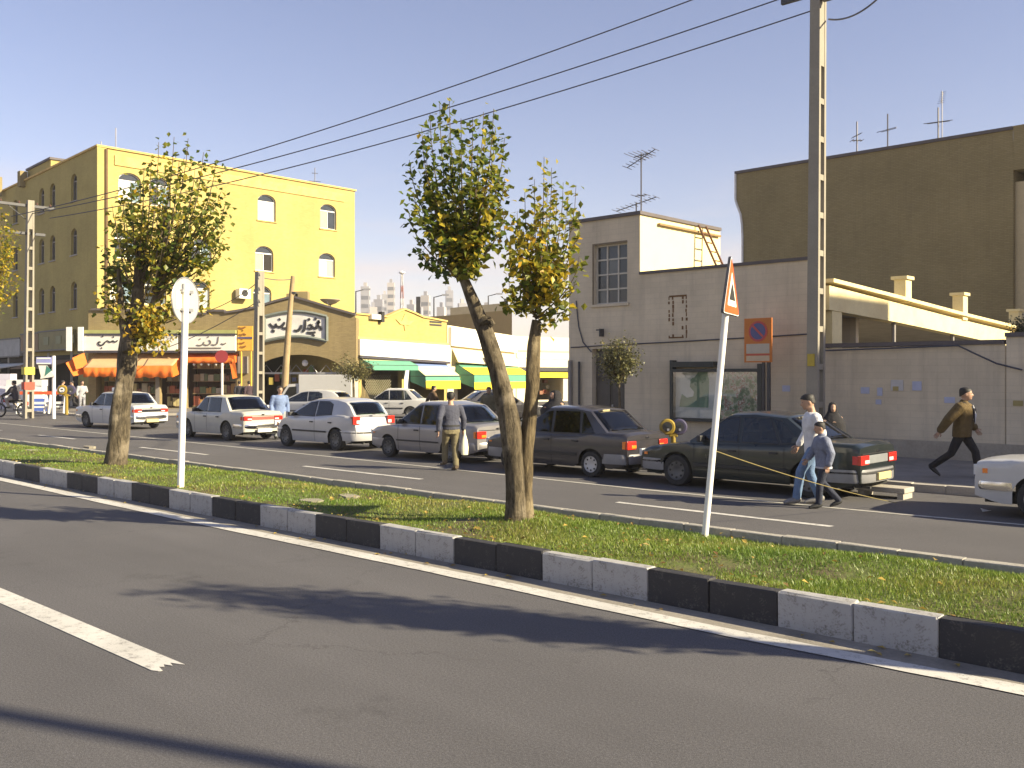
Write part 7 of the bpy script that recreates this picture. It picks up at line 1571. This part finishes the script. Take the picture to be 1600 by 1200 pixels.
q = uv(on_v(1472,224,V6+.6)[0], V6+.6, h6-.42); aerial('thin bent aerial leaning beside the tallest roof aerial', q, CAM_H+(HORIZON-142)/F_PX*q.y-q.z, [(2.55,.30,6,.28,.28)], .8, .022)
for px, pt, pb, sp_, lab in ((181,200,236,[],'bare rod aerial on the yellow building parapet'),(492,262,292,[(1.0,.8,4,.5,0),(1.6,.4,3,.4,0)],'small aerial near the right end of the yellow roof'),(158,221,236,[(.6,1.4,6,.5,0)],'low aerial at the yellow building corner')):
    v_, z_ = on_u(px, pb, U0-1.0); q = uv(U0-1.0, v_, HB-.55); aerial(lab, q, max(.9, CAM_H+(HORIZON-pt)/F_PX*q.y-q.z), sp_, .3, .03)

# ------------------------------------------------------------------ distance: lamp posts, mast, towers
def far_lamp(px, py, Y, label):
    q = at_depth(px, 600, Y); H = at_depth(px, py, Y).z; l_ = empty('street_lamp', (q.x, q.y, 0), 0, label, 'street lamp', 'far street lamps'); MB().tube([(0,0,0),(0,0,H)], [.14,.08], 8).obj('post', DARKMETAL, l_); MB().tube([(0,0,H-.05),(1.2,0,H+.25)], .06, 6).obj('arm', DARKMETAL, l_); MB().box(1.0,1.9,-.15,.15,H+.15,H+.35).obj('lantern', STEEL, l_)
for px, py, Y, lab in ((678,464,120,'far lamp post just right of the small pediment'),(763,462,130,'far lamp post between the forked stems'),(556,455,125,'far lamp post at the edge of the yellow building')): far_lamp(px, py, Y, lab)
q = at_depth(628, 600, 150); mst = empty('radio_mast', (q.x, q.y, 0), .4, 'slender banded lattice mast rising over the pediment shop', 'mast'); Hm = at_depth(628, 426, 150).z
for k in range(9):
    z0_, z1_ = Hm*k/9, Hm*(k+1)/9; w0, w1 = .5-.4*k/9, .5-.4*(k+1)/9; b_ = MB()
    for sx, sy in ((1,1),(1,-1),(-1,-1),(-1,1)): b_.tube([(sx*w0,sy*w0,z0_),(sx*w1,sy*w1,z1_)], .05, 4)
    for (a1, b1_), (a2, b2_) in (((1,1),(1,-1)),((1,-1),(-1,-1)),((-1,-1),(-1,1)),((-1,1),(1,1))): b_.tube([(a1*w0,b1_*w0,z0_),(a2*w1,b2_*w1,z1_)], .035, 4)
    b_.obj('section', M('mast_red', (0.4,0.18,0.14), .6) if k % 2 else M('mast_white', (0.6,0.58,0.55), .6), mst)
MB().lathe([(.02,-.3),(.5,-.1),(.5,.1),(.02,.3)], 10, (0,0,Hm)).obj('beacon', WHITEPAINT, mst)
TW = [M('tower_a', (0.30,0.30,0.32), .8), M('tower_b', (0.40,0.37,0.35), .8), M('tower_c', (0.25,0.25,0.28), .8)]; TWG = M('tower_window', (0.10,0.11,0.13), .4)
PX = [(571,448,13,700),(611,442,11,760),(592,468,14,640),(601,460,8,820),(665,462,13,680),(702,454,11,720),(643,476,12,600),(583,480,12,560),(655,480,10,640),(722,474,12,660),(690,480,12,600),(740,470,9,800),(760,480,14,620)]
ORD = ('first','second','third','fourth','fifth','sixth','seventh','eighth','ninth','tenth','eleventh','twelfth','thirteenth'); order = sorted(range(len(PX)), key=lambda i: PX[i][0])
for k, (px, py, w, Y) in enumerate(PX):
    q = at_depth(px, 600, Y); H = at_depth(px, py, Y).z; W_ = w/F_PX*Y; t = empty('tower_block', (q.x, q.y, 0), .25*math.sin(k*3), '%s hazy tower block on the skyline counted from the left' % ORD[order.index(k)], 'tower', 'hazy towers on the skyline')
    MB().box(-W_/2,W_/2,-W_/2,W_/2,0,H).obj('body', TW[k % 3], t)
    nf = int((H-3)/6.0); wd = MB()
    for f in range(nf): z = 3+f*6.0; wd.box(-W_/2+.6,W_/2-.6,-W_/2-.15,-W_/2-.02,z,z+2.6); wd.box(W_/2+.02,W_/2+.15,-W_/2+.6,W_/2-.6,z,z+2.6)
    wd.obj('windows', TWG, t, kind='stuff'); MB().box(-W_*.2,W_*.2,-W_*.2,W_*.2,H,H+3).obj('lift_house', TW[(k+1) % 3], t)
# neighbours out of the frame that shade the right-hand pavement and the yard beam
nb = empty('neighbour_building', uv(8.5, 24.6), ROAD_ANG, 'stepped brown brick building beyond the right edge of the picture', 'building')
MB().box(0,20,0,6.4,0,9.4).obj('front_block', BROWNBRICK, nb); MB().box(0,20,6.42,11.2,0,15.25).obj('rear_block', BROWNBRICK, nb); MB().box(-.05,20,-.05,6.41,9.402,9.55).obj('coping', COPING, nb)
for k in range(4):
    for j in range(2): window(nb, (0,0,0), (1,0,0), (0,-1,0), 1.5+k*4.2, 3.3+k*4.2, 3.9+j*2.9, 5.4+j*2.9, 0, -.03, (GLASS_D,GLASS_B), FRAME_W)
# lamp post on the median out of frame
lmp = empty('street_lamp', (13.4,-.64,SOIL_Z-.1), 0, 'tall steel lamp post on the median beyond the right edge', 'street lamp'); MB().tube([(0,0,0),(0,0,9.6)], [.13,.09], 12).obj('post', STEEL, lmp, smooth=True); MB().tube([(0,0,9.55),(-.5,-.6,9.9),(-1.1,-1.3,10.0)], .05, 8).obj('arm', STEEL, lmp); MB().box(-1.5,-1.0,-1.5,-1.2,9.92,10.06).obj('lantern', STEEL, lmp)

# ------------------------------------------------------------------ air
hz_m = bpy.data.materials.new('haze_air'); hz_m.use_nodes = True; hn = hz_m.node_tree.nodes; hn.clear()
ho = hn.new('ShaderNodeOutputMaterial'); hv = hn.new('ShaderNodeVolumePrincipled'); hv.inputs['Color'].default_value = (0.95,0.92,0.93,1); hv.inputs['Density'].default_value = 0.00042
hz_m.node_tree.links.new(hv.outputs['Volume'], ho.inputs['Volume'])
MB().box(-1450,1450,-1450,1450,-1.2,85).obj('haze', hz_m, kind='stuff')
